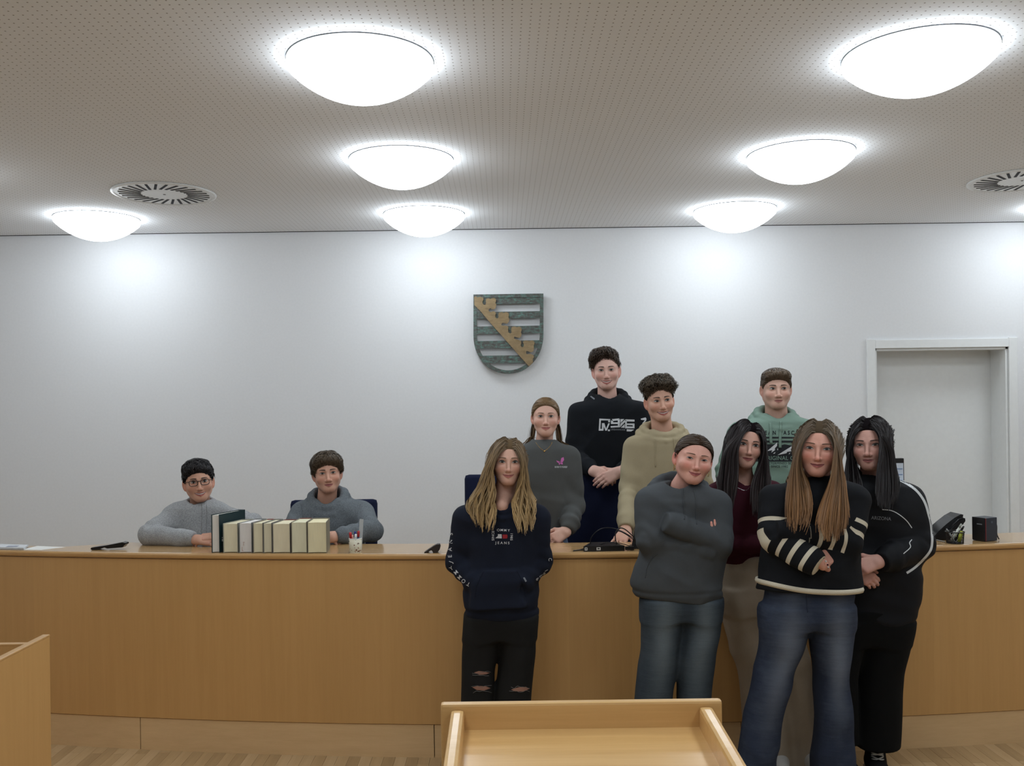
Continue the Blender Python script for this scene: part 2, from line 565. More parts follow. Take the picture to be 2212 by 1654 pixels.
# ------------------------------------------------------------------ lectern in front
LY, LW = 2.24, 0.678
lx = float(at(1255, 1517, LY)[0])
lect = empty('lectern', (lx, LY, 0))
tag(lect, 'light wood lectern with raised rim in the foreground, its top tray empty', 'lectern')
zt = 1.03
box('back_board', (0, 0, zt - 0.165), (LW, 0.026, 0.33), M['lectern'], lect, bev=0.006)
rx = Matrix.Rotation(math.radians(3.0), 3, 'X')
ZS = zt - 0.062
for s in (-1, 1):
    bm = bmesh.new()
    add_box(bm, (0, -0.28, 0), (0.032, 0.56, 0.085), bev=0.009)
    bmesh.ops.rotate(bm, cent=(0, 0, 0), matrix=rx, verts=bm.verts)
    bmesh.ops.translate(bm, vec=(s * 0.298, -0.012, ZS + 0.008), verts=bm.verts)
    bm_obj('side_rail', bm, M['lectern'], lect)
bm = bmesh.new()
add_box(bm, (0, -0.28, -0.011), (0.58, 0.56, 0.022))
bmesh.ops.rotate(bm, cent=(0, 0, 0), matrix=rx, verts=bm.verts)
bmesh.ops.translate(bm, vec=(0, -0.012, ZS), verts=bm.verts)
bm_obj('tray', bm, M['lectern'], lect)
for s in (-1, 1):
    box('side_panel', (s * 0.275, -0.19, 0.455), (0.024, 0.30, 0.91), M['lectern_v'], lect)
box('front_panel', (0, -0.03, 0.455), (0.53, 0.022, 0.91), M['lectern_v'], lect)
box('foot_board', (0, -0.2, 0.012), (0.62, 0.46, 0.024), M['lectern_v'], lect)

# ------------------------------------------------------------------ side table at the left edge
TY = 3.70
c = at(108, 1372, TY)
tx, tz = float(c[0]), float(c[2])
st = empty('side_table', (tx, TY, 0))
tag(st, 'light wood table with a raised side panel at the left edge', 'table')
box('side_panel', (-0.014, -0.42, tz / 2), (0.028, 0.84, tz), M['front'], st, bev=0.005)
box('edge_strip', (-0.014, -0.42, tz), (0.030, 0.84, 0.010), M['edge'], st, bev=0.004)
box('front_panel', (-0.68, -0.014, tz / 2 - 0.015), (1.30, 0.026, tz - 0.03), M['front'], st, bev=0.004)
box('front_edge_strip', (-0.68, -0.014, tz - 0.03), (1.30, 0.028, 0.010), M['edge'], st, bev=0.004)
box('tabletop', (-0.68, -0.42, tz - 0.115), (1.30, 0.78, 0.028), M['top'], st, bev=0.003)
box('side_panel', (-1.345, -0.42, tz / 2), (0.028, 0.84, tz), M['front'], st, bev=0.005)

# ================================================================== FURNITURE AND THINGS
def text_bm(bm, s, cx, cy, size, ang=0.0, sx=1.0, spacing=1.0, bold=0.0, mirror=False):
    cu = bpy.data.curves.new('t', 'FONT')
    cu.body = s; cu.size = 1.0; cu.align_x = 'CENTER'; cu.align_y = 'CENTER'; cu.space_character = spacing; cu.offset = bold; cu.resolution_u = 3
    o = bpy.data.objects.new('t', cu); COL.objects.link(o)
    dg = bpy.context.evaluated_depsgraph_get()
    me = bpy.data.meshes.new_from_object(o.evaluated_get(dg))
    t = bmesh.new(); t.from_mesh(me)
    vs = {}
    ca, sa = math.cos(ang), math.sin(ang)
    for v in t.verts:
        x, y = v.co.x * size * sx, v.co.y * size
        if mirror: x = -x
        vs[v.index] = bm.verts.new((cx + x * ca - y * sa, -cy + x * sa + y * ca, 0))
    for fc in t.faces:
        try: bm.faces.new([vs[v.index] for v in fc.verts])
        except ValueError: pass
    t.free(); bpy.data.meshes.remove(me); bpy.data.objects.remove(o); bpy.data.curves.remove(cu)

# ------------------------------------------------------------------ shield on the wall
k = NT('patinated_bronze')
v = k.coord((6, 6, 22))
f1 = k.noise(v, 4, 5, 0.7); f2 = k.noise(k.coord(), 40, 5, 0.75)
f = k.math('ADD', k.math('MULTIPLY', f1, 0.55), k.math('MULTIPLY', f2, 0.45))
k.l(k.ramp(f, [(0.30, lin((56, 50, 48))), (0.48, lin((88, 88, 84))), (0.58, lin((92, 122, 114))), (0.72, lin((142, 176, 164)))]), k.b.inputs['Base Color'])
k.b.inputs['Roughness'].default_value = 0.6; k.b.inputs['Metallic'].default_value = 0.25
k.bump(f2, 0.4, 0.002)
M['bronze'] = k.m
k = NT('brushed_brass')
f1 = k.noise(k.coord((3, 3, 20)), 6, 5, 0.7); f2 = k.noise(k.coord(), 14, 4, 0.6)
f = k.math('ADD', k.math('MULTIPLY', f1, 0.5), k.math('MULTIPLY', f2, 0.5))
k.l(k.ramp(f, [(0.3, lin((116, 96, 68))), (0.7, lin((164, 142, 106)))]), k.b.inputs['Base Color'])
k.b.inputs['Roughness'].default_value = 0.5; k.b.inputs['Metallic'].default_value = 0.35
M['brass'] = k.m
SY = WALLY - 0.038
def sz(x, y):
    q = at(980 + x / 6.892, 600 + y / 6.892, SY)
    return (float(q[0]), float(q[2]))
shield = empty('wall_shield', (0, 0, 0))
tag(shield, 'bronze shield of green-grey bars crossed by a brass leaf band, on the wall', 'emblem')
def atz(px, Y, z):
    u = (z - CAMH) * FPX / Y
    x = (px - VPX + u * SN) / CS
    return np.array([x * Y / FPX, Y, z])
def slab_xz(name, poly, y0, y1, mat, parent, bev=0.003):
    bm = bmesh.new()
    lo = [bm.verts.new((x, y0, z)) for x, z in poly]
    f = bm.faces.new(lo)
    r = bmesh.ops.extrude_face_region(bm, geom=[f])
    vs = [e for e in r['geom'] if isinstance(e, bmesh.types.BMVert)]
    bmesh.ops.translate(bm, vec=(0, y1 - y0, 0), verts=vs)
    bmesh.ops.recalc_face_normals(bm, faces=bm.faces)
    return bm_obj(name, bm, mat, parent)
L0, T0, W0 = 295.0, 250.0, 1040.0
def side(v):                                   # half width of the shield at depth v (0..1.14)
    if v < 0.58: return 0.5
    t = min((v - 0.58) / 0.56, 1.0)
    return 0.5 * math.sqrt(max(1 - t ** 2.15, 0))
def uv(u, v): return sz(L0 + u * W0, T0 + v * W0 - 0.0145 * u * W0)
vs_ = list(np.linspace(0, 0.58, 5)) + list(0.58 + 0.56 * np.sin(np.linspace(0.12, PI / 2, 18)))
outer = [(0.5 + side(v), v) for v in vs_] + [(0.5 - side(v), v) for v in reversed(vs_[:-1])]
inn = []
for u, v in outer:
    du, dv = u - 0.5, v - 0.5
    inn.append((0.5 + du * 0.90, 0.05 + (v - 0.05) * 0.955 if v > 0.05 else 0.05))
bm = bmesh.new(); n = len(outer)
Vo = [[bm.verts.new((uv(*p)[0], SY + dy, uv(*p)[1])) for p in outer] for dy in (-0.012, 0.010)]
Vi = [[bm.verts.new((uv(*p)[0], SY + dy, uv(*p)[1])) for p in inn] for dy in (-0.012, 0.010)]
for i in range(n):
    j = (i + 1) % n
    bm.faces.new((Vo[0][i], Vo[0][j], Vi[0][j], Vi[0][i])); bm.faces.new((Vo[1][i], Vi[1][i], Vi[1][j], Vo[1][j]))
    bm.faces.new((Vo[0][i], Vo[1][i], Vo[1][j], Vo[0][j])); bm.faces.new((Vi[0][i], Vi[0][j], Vi[1][j], Vi[1][i]))
bmesh.ops.recalc_face_normals(bm, faces=bm.faces)
bm_obj('frame', bm, M['bronze'], shield)
for v0, v1 in ((0.0, 0.138), (0.250, 0.347), (0.457, 0.562), (0.665, 0.772), (0.876, 0.985)):
    a, b = side(v0) * 0.97, side(v1) * 0.97
    slab_xz('bar', [uv(0.5 - a, v0), uv(0.5 + a, v0), uv(0.5 + b, v1), uv(0.5 - b, v1)], SY - 0.007, SY + 0.006, M['bronze'], shield)
cr = [(305,290),(320,285),(335,275),(350,295),(375,290),(400,285),(425,295),(445,305),(445,325),(430,360),(435,390),(455,405),(475,400),(482,375),(478,340),(485,315),(520,305),(545,320),(575,305),(605,300),(632,325),(630,355),(620,375),(635,400),(630,440),(610,468),(575,470),(545,455),(520,475),(525,500),(550,512),(590,500),(615,505),(630,530),(620,560),(625,595),(650,608),(668,590),(665,545),(675,520),(720,512),(745,525),(775,512),(810,520),(825,550),(815,590),(830,620),(820,660),(795,685),(765,680),(735,670),(708,690),(715,712),(750,715),(790,712),(815,735),(810,770),(815,815),(845,832),(862,815),(855,770),(865,735),(905,725),(940,738),(975,728),(1005,745),(1015,775),(1000,810),(1012,840),(1000,880),(970,895),(935,885),(905,875),(898,900),(920,915),(965,925),(1000,940),(1005,970),(995,1010),(1015,1035),(1040,1025),(1045,990),(1030,955),(1050,935),(1090,935),(1120,945),(1160,932),(1195,945),(1205,975),(1190,1010),(1195,1050),(1185,1095),(1150,1112),(1110,1095),(1085,1090),(1075,1115),(1090,1140),(1140,1130),(1185,1150),(1195,1180),(1175,1215),(1180,1260),(1150,1290),(1125,1312),(1110,1308),(1040,1230),(960,1140),(880,1050),(800,960),(700,845),(600,735),(500,620),(400,500),(310,410)]
slab_xz('leaf_band', [sz(*p) for p in cr], SY - 0.020, SY - 0.006, M['brass'], shield)
for u, v in ((0.06, 0.06), (0.94, 0.06), (0.5, 0.93)):
    x, z = uv(u, v); tube('wall_stud', [(x, SY, z), (x, WALLY, z)], 0.008, M['bronze'], shield)

# ------------------------------------------------------------------ swivel chairs
def chair(x, y, zseat, ztop, label, w=0.50, rz=0.0, back_h=0.52):
    e = empty('swivel_chair', (x, y, PZ), rz)      # backrest towards +Y
    tag(e, label, 'chair', 'navy swivel chairs')
    zs, zt = zseat - PZ, ztop - PZ
    bm = bmesh.new(); add_box(bm, (0, 0, zs - 0.045), (0.46, 0.45, 0.09), bev=0.03); bm_obj('seat', bm, M['navy'], e, True)
    bm = bmesh.new(); add_box(bm, (0, 0, 0), (w, 0.07, back_h), bev=0.028)
    for v in bm.verts: v.co.y += 0.25 * v.co.x ** 2 * -1
    bmesh.ops.rotate(bm, cent=(0, 0, 0), matrix=Matrix.Rotation(math.radians(-6), 3, 'X'), verts=bm.verts)
    bmesh.ops.translate(bm, vec=(0, 0.27, zt - back_h / 2), verts=bm.verts)
    bm_obj('backrest', bm, M['navy'], e, True)
    bm = bmesh.new(); add_tube(bm, [(0, 0.12, zs - 0.09), (0, 0.30, zs - 0.08), (0, 0.315, zs + 0.1), (0, 0.30, zt - back_h * 0.6)], 0.016, 8); bm_obj('back_support', bm, M['black'], e, True)
    tube('gas_column', [(0, 0, 0.07), (0, 0, zs - 0.08)], 0.026, M['black'], e, 12)
    leg = bpy.data.meshes.new('base_leg'); bm = bmesh.new()
    add_tube(bm, [(0, 0, 0.085), (0.15, 0, 0.075), (0.27, 0, 0.06)], [0.022, 0.018, 0.013], 8)
    bmesh.ops.create_uvsphere(bm, u_segments=10, v_segments=8, radius=0.026, matrix=Matrix.Translation((0.27, 0, 0.027)))
    bm.to_mesh(leg); bm.free(); leg.materials.append(M['black'])
    for i in range(5):
        o = bpy.data.objects.new('base_leg', leg); o.rotation_euler = (0, 0, 2 * PI * i / 5 + 0.3); link(o, e)
    return e
q = at(721, 1079, 5.60); chair(float(q[0]), 5.33, PZ + 0.45, float(q[2]), 'navy swivel chair behind the person in the cowl hoodie', 0.525)
q = at(1097, 1024, 5.72); chair(float(q[0]), 5.45, PZ + 0.48, float(q[2]), 'navy swivel chair behind the blonde person in the navy hoodie', 0.535)
q = at(1284, 1026, 5.66); chair(float(q[0]), 5.39, PZ + 0.48, float(q[2]), 'navy swivel chair in front of the tallest person', 0.52, 0.0)
q = at(432, 1120, 5.60); chair(float(q[0]), 5.33, PZ + 0.45, PZ + 0.66, 'low navy swivel chair hidden under the person with glasses', 0.36, back_h=0.24)

# ------------------------------------------------------------------ books on the bench
def bench_frame(x):
    return math.atan((x - BCX) / BR)
def book(x0, x1, h, d, page, cover, label, inset=0.012, round_=0.006, spine=None):
    """x0,x1 picture columns of the fore-edge at the bench's front, h height, d depth; thick books splay open a little at the fore-edge"""
    Yf = 4.70
    for _ in range(4):
        xa = float(atz(x0, Yf, BH + 0.05)[0]); xb = float(atz(x1, Yf, BH + 0.05)[0]); Yf = bfront((xa + xb) / 2) + inset
    sh = lambda px: 0.060 - 0.075 * (px - 457.0) / 249.0           # how far the spine end leans sideways
    t = xb - xa; cx = (xa + xb) / 2
    tl, tr = sh(x0), sh(x1)
    def X(a, y):                                                   # a in -1..1 across, y depth
        l = -t / 2 + tl * y / 0.165 if True else 0; r = t / 2 + tr * y / 0.165
        return l + (r - l) * (a + 1) / 2
    e = empty('book', (cx, Yf, BH))
    tag(e, label, 'book', 'law books in a row on the bench')
    kk = NT('page_edges'); f_ = kk.noise(kk.coord((260, 4, 3)), 3, 4, 0.7); g_ = kk.noise(kk.coord((6, 6, 2)), 5, 3)
    c_ = lin(page); kk.l(kk.ramp(kk.math('ADD', kk.math('MULTIPLY', f_, 0.6), kk.math('MULTIPLY', g_, 0.4)), [(0.3, tuple(v * 0.86 for v in c_)), (0.55, c_), (0.8, tuple(min(1, v * 1.04) for v in c_))]), kk.b.inputs['Base Color']); kk.b.inputs['Roughness'].default_value = 0.85
    cm = plain('cover', cover, 0.55, var=0.06)
    tb = 0.0026 / (t / 2)
    bm = bmesh.new(); n = 9; poly = []
    for i in range(n):
        a = -1 + 2 * i / (n - 1); yy = 0.004 + round_ * math.cos(a * PI / 2)
        poly.append((X(a * (1 - tb), yy), yy))
    poly += [(X(1 - tb, d - 0.008), d - 0.008), (X(-1 + tb, d - 0.008), d - 0.008)]
    prism(bm, poly, 0.003, h - 0.004); bmesh.ops.recalc_face_normals(bm, faces=bm.faces)
    bm_obj('page_block', bm, kk.m, e)
    for s in (-1, 1):
        bm = bmesh.new(); prism(bm, [(X(s, 0), 0), (X(s, d), d), (X(s * (1 - tb), d), d), (X(s * (1 - tb), 0), 0)], 0, h); bmesh.ops.recalc_face_normals(bm, faces=bm.faces); bm_obj('cover_board', bm, cm, e)
    bm = bmesh.new()
    sp = [(X(math.cos(a), d), d - 0.004 + 0.008 * math.sin(a)) for a in np.linspace(0, PI, 9)]
    prism(bm, sp + [(X(-1, d - 0.006), d - 0.006), (X(1, d - 0.006), d - 0.006)], 0, h); bmesh.ops.recalc_face_normals(bm, faces=bm.faces)
    bm_obj('spine', bm, cm if spine is None else plain('spine', spine, 0.55, var=0.06), e)
    return e, t
SCY = 4.72 / 2000
cream, cream2, white = (230, 222, 192), (226, 218, 188), (206, 200, 194)
e, t = book(457, 474.5, 0.194, 0.215, (224, 220, 212), (18, 44, 48), 'tall dark teal book at the left end of the row')
tm = bmesh.new()
for zz_, hh_ in ((0.055, 0.012), (0.072, 0.004)):
    vs = [tm.verts.new((t / 2 + 0.0022 + 0.060 * yy_ / 0.165, yy_, zk_)) for yy_, zk_ in ((0.014, zz_), (0.026, zz_), (0.026, zz_ + hh_), (0.014, zz_ + hh_))]
    tm.faces.new(vs)
bm_obj('cover_mark', tm, M['paper'], e)
book(482, 514, 0.150, 0.165, cream, (150, 150, 138), 'thick cream-edged book standing next to the tall teal book')
e, t = book(516.5, 544, 0.153, 0.165, (226, 222, 218), (128, 130, 128), 'white-edged book with a faint stamp on its page edges')
tm = bmesh.new()
for xx_, zz_, ww_, hh_ in ((-0.020, 0.012, 0.003, 0.018), (-0.020, 0.010, 0.008, 0.003), (-0.012, 0.036, 0.003, 0.014), (-0.014, 0.052, 0.009, 0.003)):
    tm.faces.new([tm.verts.new((xx_ + dx_ * ww_, 0.0035, zz_ + dz_ * hh_)) for dx_, dz_ in ((0, 0), (1, 0), (1, 1), (0, 1))])
bm_obj('page_stamp', tm, plain('brown_stamp', (196, 172, 158), 0.9), e)
book(547, 568, 0.152, 0.160, cream2, (150, 142, 128), 'slim cream-edged book with a red spine', spine=(128, 46, 40))
book(569, 587.5, 0.152, 0.160, (220, 212, 184), (120, 120, 112), 'slimmest grey covered book in the middle of the row')
book(589, 627, 0.150, 0.165, (228, 218, 188), (128, 124, 116), 'thickest cream-edged book with a dark red spine', spine=(110, 46, 40))
book(629.5, 663, 0.157, 0.165, (224, 220, 190), (132, 126, 112), 'second book from the right end of the row', spine=(118, 64, 52))
book(664.5, 706, 0.157, 0.165, (232, 222, 184), (136, 130, 112), 'stained yellow-edged book at the right end of the row')

# ------------------------------------------------------------------ pen cup and pens
def on_bench(px, dy, z=BH):
    Y = 4.7
    for _ in range(4):
        x = atz(px, Y, z)[0]; Y = bfront(x) + dy
    return float(x), float(Y)
x, y = on_bench(768, 0.05)
k = NT('printed_cup')
vr = k.n('ShaderNodeTexVoronoi'); vr.inputs['Scale'].default_value = 90; k.l(k.coord(), vr.inputs['Vector'])
nz = k.noise(k.coord(), 45, 3)
dots = k.math('MULTIPLY', k.math('LESS_THAN', vr.outputs['Distance'], 0.42), k.math('GREATER_THAN', nz, 0.52))
mx = k.n('ShaderNodeMixRGB'); mx.inputs[1].default_value = (*lin((214, 208, 186)), 1); k.l(dots, mx.inputs[0])
k.l(k.ramp(k.noise(k.coord(), 80, 1), [(0.4, lin((84, 66, 52))), (0.6, lin((140, 88, 62)))]), mx.inputs[2])
k.l(mx.outputs[0], k.b.inputs['Base Color']); k.b.inputs['Roughness'].default_value = 0.35
cup = empty('pen_cup', (x, y, BH)); tag(cup, 'small cream pen cup with a brown floral print', 'cup')
bm = bmesh.new(); lathe(bm, [(0, 0), (0.030, 0), (0.0315, 0.003), (0.0325, 0.068), (0.0305, 0.068), (0.0295, 0.005), (0, 0.005)], 32); bm_obj('cup_body', bm, k.m, cup, True)
bm = bmesh.new(); lathe(bm, [(0.0325, 0.066), (0.0335, 0.068), (0.0325, 0.0705), (0.0300, 0.0705), (0.0295, 0.067)], 32); bm_obj('cup_rim', bm, M['paper'], cup, True)
def pen(px, py, x0, y0, z0, color, capc, label, r=0.0045, cat='pen', grp='pens in the cup'):
    top = at(px, py, y0 - 0.004); base = np.array([x0, y0, z0])
    e = empty('pen', tuple(base)); tag(e, label, cat, grp)
    d = top - base
    tube('barrel', [tuple(d * 0), tuple(d * 0.74)], r, plain('pen_' + label[:6], color, 0.3), e, 10)
    tube('cap', [tuple(d * 0.70), tuple(d * 0.97), tuple(d)], [r * 1.15, r * 1.1, r * 0.5], plain('cap_' + label[:6], capc, 0.3), e, 10)
pen(756.5, 1149, x - 0.016, y, BH + 0.006, (186, 34, 40), (186, 34, 40), 'red pen in the cream cup', 0.0065)
pen(761.5, 1155, x - 0.008, y - 0.010, BH + 0.006, (225, 150, 140), (225, 160, 150), 'pink pen in the cream cup', 0.004)
pen(768.5, 1153, x + 0.002, y - 0.012, BH + 0.006, (226, 230, 234), (226, 230, 234), 'white pen in the cream cup', 0.0055)
pen(767, 1147, x - 0.002, y + 0.012, BH + 0.006, (40, 52, 120), (44, 60, 140), 'blue pen at the back of the cream cup')
pen(774.5, 1146, x + 0.010, y + 0.004, BH + 0.006, (28, 34, 84), (180, 50, 56), 'dark blue pen with red cap in the cream cup', 0.0058)
k = NT('clear_ruler'); k.b.inputs['Base Color'].default_value = (*lin((196, 202, 206)), 1); k.b.inputs['Roughness'].default_value = 0.2; k.b.inputs['Alpha'].default_value = 0.8
b0 = np.array([x + 0.021, y + 0.006, BH + 0.006]); t0 = at(781, 1121, y + 0.004)
bm = bmesh.new(); d = t0 - b0; L = float(np.linalg.norm(d))
add_box(bm, (0, 0, L / 2), (0.020, 0.002, L), bev=0.0005)
for i in range(int(L / 0.01)): add_box(bm, (-0.0075, -0.0012, 0.01 + i * 0.01), (0.004, 0.0003, 0.0006))
bmesh.ops.rotate(bm, cent=(0, 0, 0), matrix=Vector((0, 0, 1)).rotation_difference(Vector(d)).to_matrix(), verts=bm.verts)
bmesh.ops.translate(bm, vec=b0, verts=bm.verts)
tag(bm_obj('ruler', bm, k.m), 'clear plastic ruler standing in the cream pen cup', 'ruler')

# ------------------------------------------------------------------ small things on the bench
def profile_thing(name, pts, Y, dep, mat, label, cat, bev=0.003, rot=0.0):
    P = [at(px, py, Y) for px, py in pts]
    bm = bmesh.new()
    vs = [bm.verts.new((float(p[0]), Y, float(p[2]))) for p in P]
    f = bm.faces.new(vs); r = bmesh.ops.extrude_face_region(bm, geom=[f])
    bmesh.ops.translate(bm, vec=(0, dep, 0), verts=[g for g in r['geom'] if isinstance(g, bmesh.types.BMVert)])
    bmesh.ops.recalc_face_normals(bm, faces=bm.faces)
    es = [e for e in bm.edges if abs((e.verts[0].co - e.verts[1].co).y) < 1e-5]
    bmesh.ops.bevel(bm, geom=es, offset=bev, segments=2, affect='EDGES')
    zmin = min(v.co.z for v in bm.verts); bmesh.ops.translate(bm, vec=(0, 0, BH + 0.0005 - zmin), verts=bm.verts)
    o = bm_obj(name, bm, mat)
    return tag(o, label, cat)
z = lambda x, y: (x / 7.373, 1150 + y / 7.373)
x, y = on_bench(232, 0.06)
profile_thing('desk_device', [z(*p) for p in ((1437, 283), (1452, 262), (1700, 225), (1880, 190), (1940, 178), (1990, 188), (1995, 212), (1970, 230), (1950, 258), (1830, 268), (1705, 276), (1660, 262), (1540, 298), (1460, 300))], y, 0.05, M['black_gloss'], 'slim black device lying on the bench at the far left', 'device', 0.002)
z = lambda x, y: (900 + x / 22.12, 1170 + y / 22.12)
x, y = on_bench(930, 0.015)
profile_thing('desk_device', [z(*p) for p in ((350, 575), (560, 430), (800, 270), (960, 185), (1090, 180), (1125, 300), (1100, 430), (1040, 500), (990, 580), (780, 580), (755, 510), (700, 468), (620, 500), (540, 580))], y, 0.045, plain('dark_brown_plastic', (48, 40, 38), 0.4), 'dark wedge-shaped device on the bench beside the blonde person', 'device', 0.0015)
def sheet(pts, z, mat, label, thick=0.0012):
    bm = bmesh.new(); prism(bm, pts, z, z + thick); bmesh.ops.recalc_face_normals(bm, faces=bm.faces)
    return tag(bm_obj('paper_sheet', bm, mat), label, 'paper')
xa, xb = float(atz(60, 4.96, BH)[0]), float(atz(141, 4.96, BH)[0])
sheet([(xa, bfront(xa) + 0.015), (xb - 0.09, bfront(xb - 0.09) + 0.02), (xb, bfront(xb) + 0.13), (xa + 0.02, bfront(xa) + 0.14)], BH, M['paper'], 'white sheet of paper on the far left of the bench')
xa, xb = float(atz(-40, 4.95, BH)[0]), float(atz(64, 4.95, BH)[0])
bm = bmesh.new(); bz = BH
prism(bm, [(xa, bfront(xa) + 0.012), (xb, bfront(xb) + 0.012), (xb - 0.03, bfront(xb) + 0.12), (xa, bfront(xa) + 0.12)], BH + 0.0015, BH + 0.012); bmesh.ops.recalc_face_normals(bm, faces=bm.faces)
bk = tag(bm_obj('booklet', bm, plain('white_booklet', (205, 208, 212), 0.6)), 'thin white booklet with grey stripe at the left edge of the bench', 'booklet')
bm = bmesh.new(); prism(bm, [(xb - 0.115, bfront(xb) + 0.05), (xb - 0.055, bfront(xb) + 0.05), (xb - 0.06, bfront(xb) + 0.085), (xb - 0.12, bfront(xb) + 0.085)], BH + 0.012, BH + 0.0128); bmesh.ops.recalc_face_normals(bm, faces=bm.faces)
bm_obj('cover_stripe', bm, plain('grey_blue_print', (130, 134, 150), 0.6), bk)

# black box with cables
x, y = on_bench(1305, 0.05)
rt = bench_frame(x)
e = empty('cable_box', (x, y, BH), rt); tag(e, 'flat black connection box with looping cables on the bench', 'box')
bm = bmesh.new(); prism(bm, [(-0.105, -0.03), (0.10, -0.02), (0.06, 0.11), (-0.055, 0.11)], 0.0, 0.026); bmesh.ops.recalc_face_normals(bm, faces=bm.faces)
bm_obj('case', bm, M['black'], e)
for sx, w_ in ((-0.092, 0.013), (-0.030, 0.020)):
    box('sticker', (sx, -0.0305 + (sx + 0.105) * 0.05, 0.013), (w_, 0.001, 0.014), M['paper'], e, bev=0.0)
    box('sticker_print', (sx, -0.0315 + (sx + 0.105) * 0.05, 0.014), (w_ * 0.55, 0.001, 0.005), M['black'], e, bev=0.0)
cz = lambda X, Y_: (1220 + X / 12.29, 1110 + Y_ / 12.29)
def cable(pts, Ys, r=0.0022):
    P = [at(*cz(*p), Yq) for p, Yq in zip(pts, Ys)]
    P = [p - np.array([x, y, BH]) for p in P]
    P = [np.array([p[0] * math.cos(-rt) - p[1] * math.sin(-rt), p[0] * math.sin(-rt) + p[1] * math.cos(-rt), max(p[2], 0.004)]) for p in P]
    tube('cable', P, r, M['black'], e, 6, 40)
cable([(700, 860), (680, 740), (720, 600), (860, 450), (1040, 370), (1300, 380), (1560, 480), (1800, 620), (1960, 700)], np.linspace(y + 0.05, y + 0.03, 9))
cable([(1480, 930), (1390, 820), (1340, 620), (1370, 450), (1480, 370), (1620, 420), (1800, 580), (1950, 720)], np.linspace(y + 0.02, y + 0.06, 8), 0.0030)
cable([(1380, 440), (1500, 470), (1660, 560), (1850, 700), (1980, 800)], np.linspace(y + 0.0, y + 0.03, 5), 0.0026)
cable([(380, 960), (600, 890), (900, 820), (1150, 750), (1450, 770), (1700, 840), (1850, 910)], np.linspace(y + 0.0, y + 0.06, 7))
cable([(230, 1020), (400, 970), (560, 950)], [y - 0.02, y, y], 0.0032)
cable([(1650, 960), (1750, 940), (1830, 975)], [y, y, y], 0.0032)
box('connector', (0.125, -0.012, 0.012), (0.045, 0.016, 0.018), M['black'], e)

# upright dark panel beside it, partly hidden
x, y = on_bench(1383, 0.10)
e = empty('desk_stand', (x, y, BH), -0.1); tag(e, 'black upright desk stand behind the charcoal hoodie', 'stand')
bm = bmesh.new()
vs = [bm.verts.new(p) for p in ((-0.045, -0.02, 0), (0.06, -0.02, 0), (0.06, 0.03, 0), (-0.045, 0.03, 0), (-0.012, 0.0, 0.17), (0.06, 0.0, 0.19), (0.06, 0.016, 0.19), (-0.012, 0.016, 0.17))]
for f in ((0, 3, 2, 1), (4, 5, 6, 7), (0, 1, 5, 4), (1, 2, 6, 5), (2, 3, 7, 6), (3, 0, 4, 7)): bm.faces.new([vs[i] for i in f])
bmesh.ops.bevel(bm, geom=bm.edges[:], offset=0.003, segments=2, affect='EDGES')
bm_obj('panel', bm, M['black'], e)
box('foot', (0.0, 0.03, 0.005), (0.10, 0.09, 0.010), M['black'], e)

# ------------------------------------------------------------------ right end: telephone, wire cup, dark box, screen
z = lambda X, Y_: (2000 + X / 10.434, 1090 + Y_ / 10.434)
x, y = on_bench(2048, 0.14)
ph = empty('telephone', (0, 0, 0)); tag(ph, 'black desk telephone tilted up at the right end of the bench', 'telephone')
def slabp(name, pts, Y, dep, mat, parent, bev=0.004):
    P = [at(*z(*p), Y) for p in pts]; bm = bmesh.new()
    vs = [bm.verts.new((float(p[0]), Y, max(float(p[2]), BH + 0.001))) for p in P]
    f = bm.faces.new(vs); r = bmesh.ops.extrude_face_region(bm, geom=[f])
    bmesh.ops.translate(bm, vec=(0, dep, 0), verts=[g for g in r['geom'] if isinstance(g, bmesh.types.BMVert)])
    bmesh.ops.recalc_face_normals(bm, faces=bm.faces)
    bmesh.ops.bevel(bm, geom=[e_ for e_ in bm.edges if abs((e_.verts[0].co - e_.verts[1].co).y) < 1e-5], offset=bev, segments=2, affect='EDGES')
    return bm_obj(name, bm, mat, parent)
slabp('body', [(180, 870), (190, 720), (300, 590), (480, 430), (660, 290), (800, 215), (850, 225), (845, 300), (760, 420), (620, 600), (560, 900), (250, 905)], y, 0.12, M['black'], ph)
slabp('handset', [(540, 560), (640, 440), (760, 330), (840, 290), (900, 310), (905, 370), (850, 450), (780, 480), (700, 560), (600, 620)], y - 0.03, 0.05, M['black_gloss'], ph, 0.006)
slabp('display', [(650, 290), (800, 212), (850, 222), (845, 255), (700, 300)], y + 0.02, 0.06, plain('grey_display', (120, 128, 140), 0.25), ph, 0.002)
tube('cord', [np.maximum(q_, [-9, -9, BH + 0.004]) for q_ in (at(*z(240, 820), y - 0.01), at(*z(330, 850), y - 0.04), at(*z(430, 890), y - 0.07))], 0.003, plain('grey_cord', (150, 150, 146), 0.5), ph, 6, 14)

x, y = on_bench(2063, 0.045)
wc = empty('wire_pen_cup', (x, y, BH)); tag(wc, 'black wire mesh pen cup in front of the telephone', 'cup')
bm = bmesh.new(); lathe(bm, [(0, 0.0), (0.040, 0.0), (0.040, 0.004), (0, 0.004)], 28); bm_obj('cup_base', bm, M['black'], wc)
rim = [(0.044 * math.cos(a), 0.044 * math.sin(a), 0.058) for a in np.linspace(0, 2 * PI, 33)]
tube('cup_rim', rim, 0.0028, M['black'], wc, 8)
bm = bmesh.new()
for i in range(36):
    a = 2 * PI * i / 36
    for s in (-1, 1):
        add_tube(bm, [(0.040 * math.cos(a), 0.040 * math.sin(a), 0.002), (0.0435 * math.cos(a + s * 0.35), 0.0435 * math.sin(a + s * 0.35), 0.058)], 0.0008, 4, False)
o = bm_obj('wire_mesh', bm, M['black'], wc); o['kind'] = 'stuff'
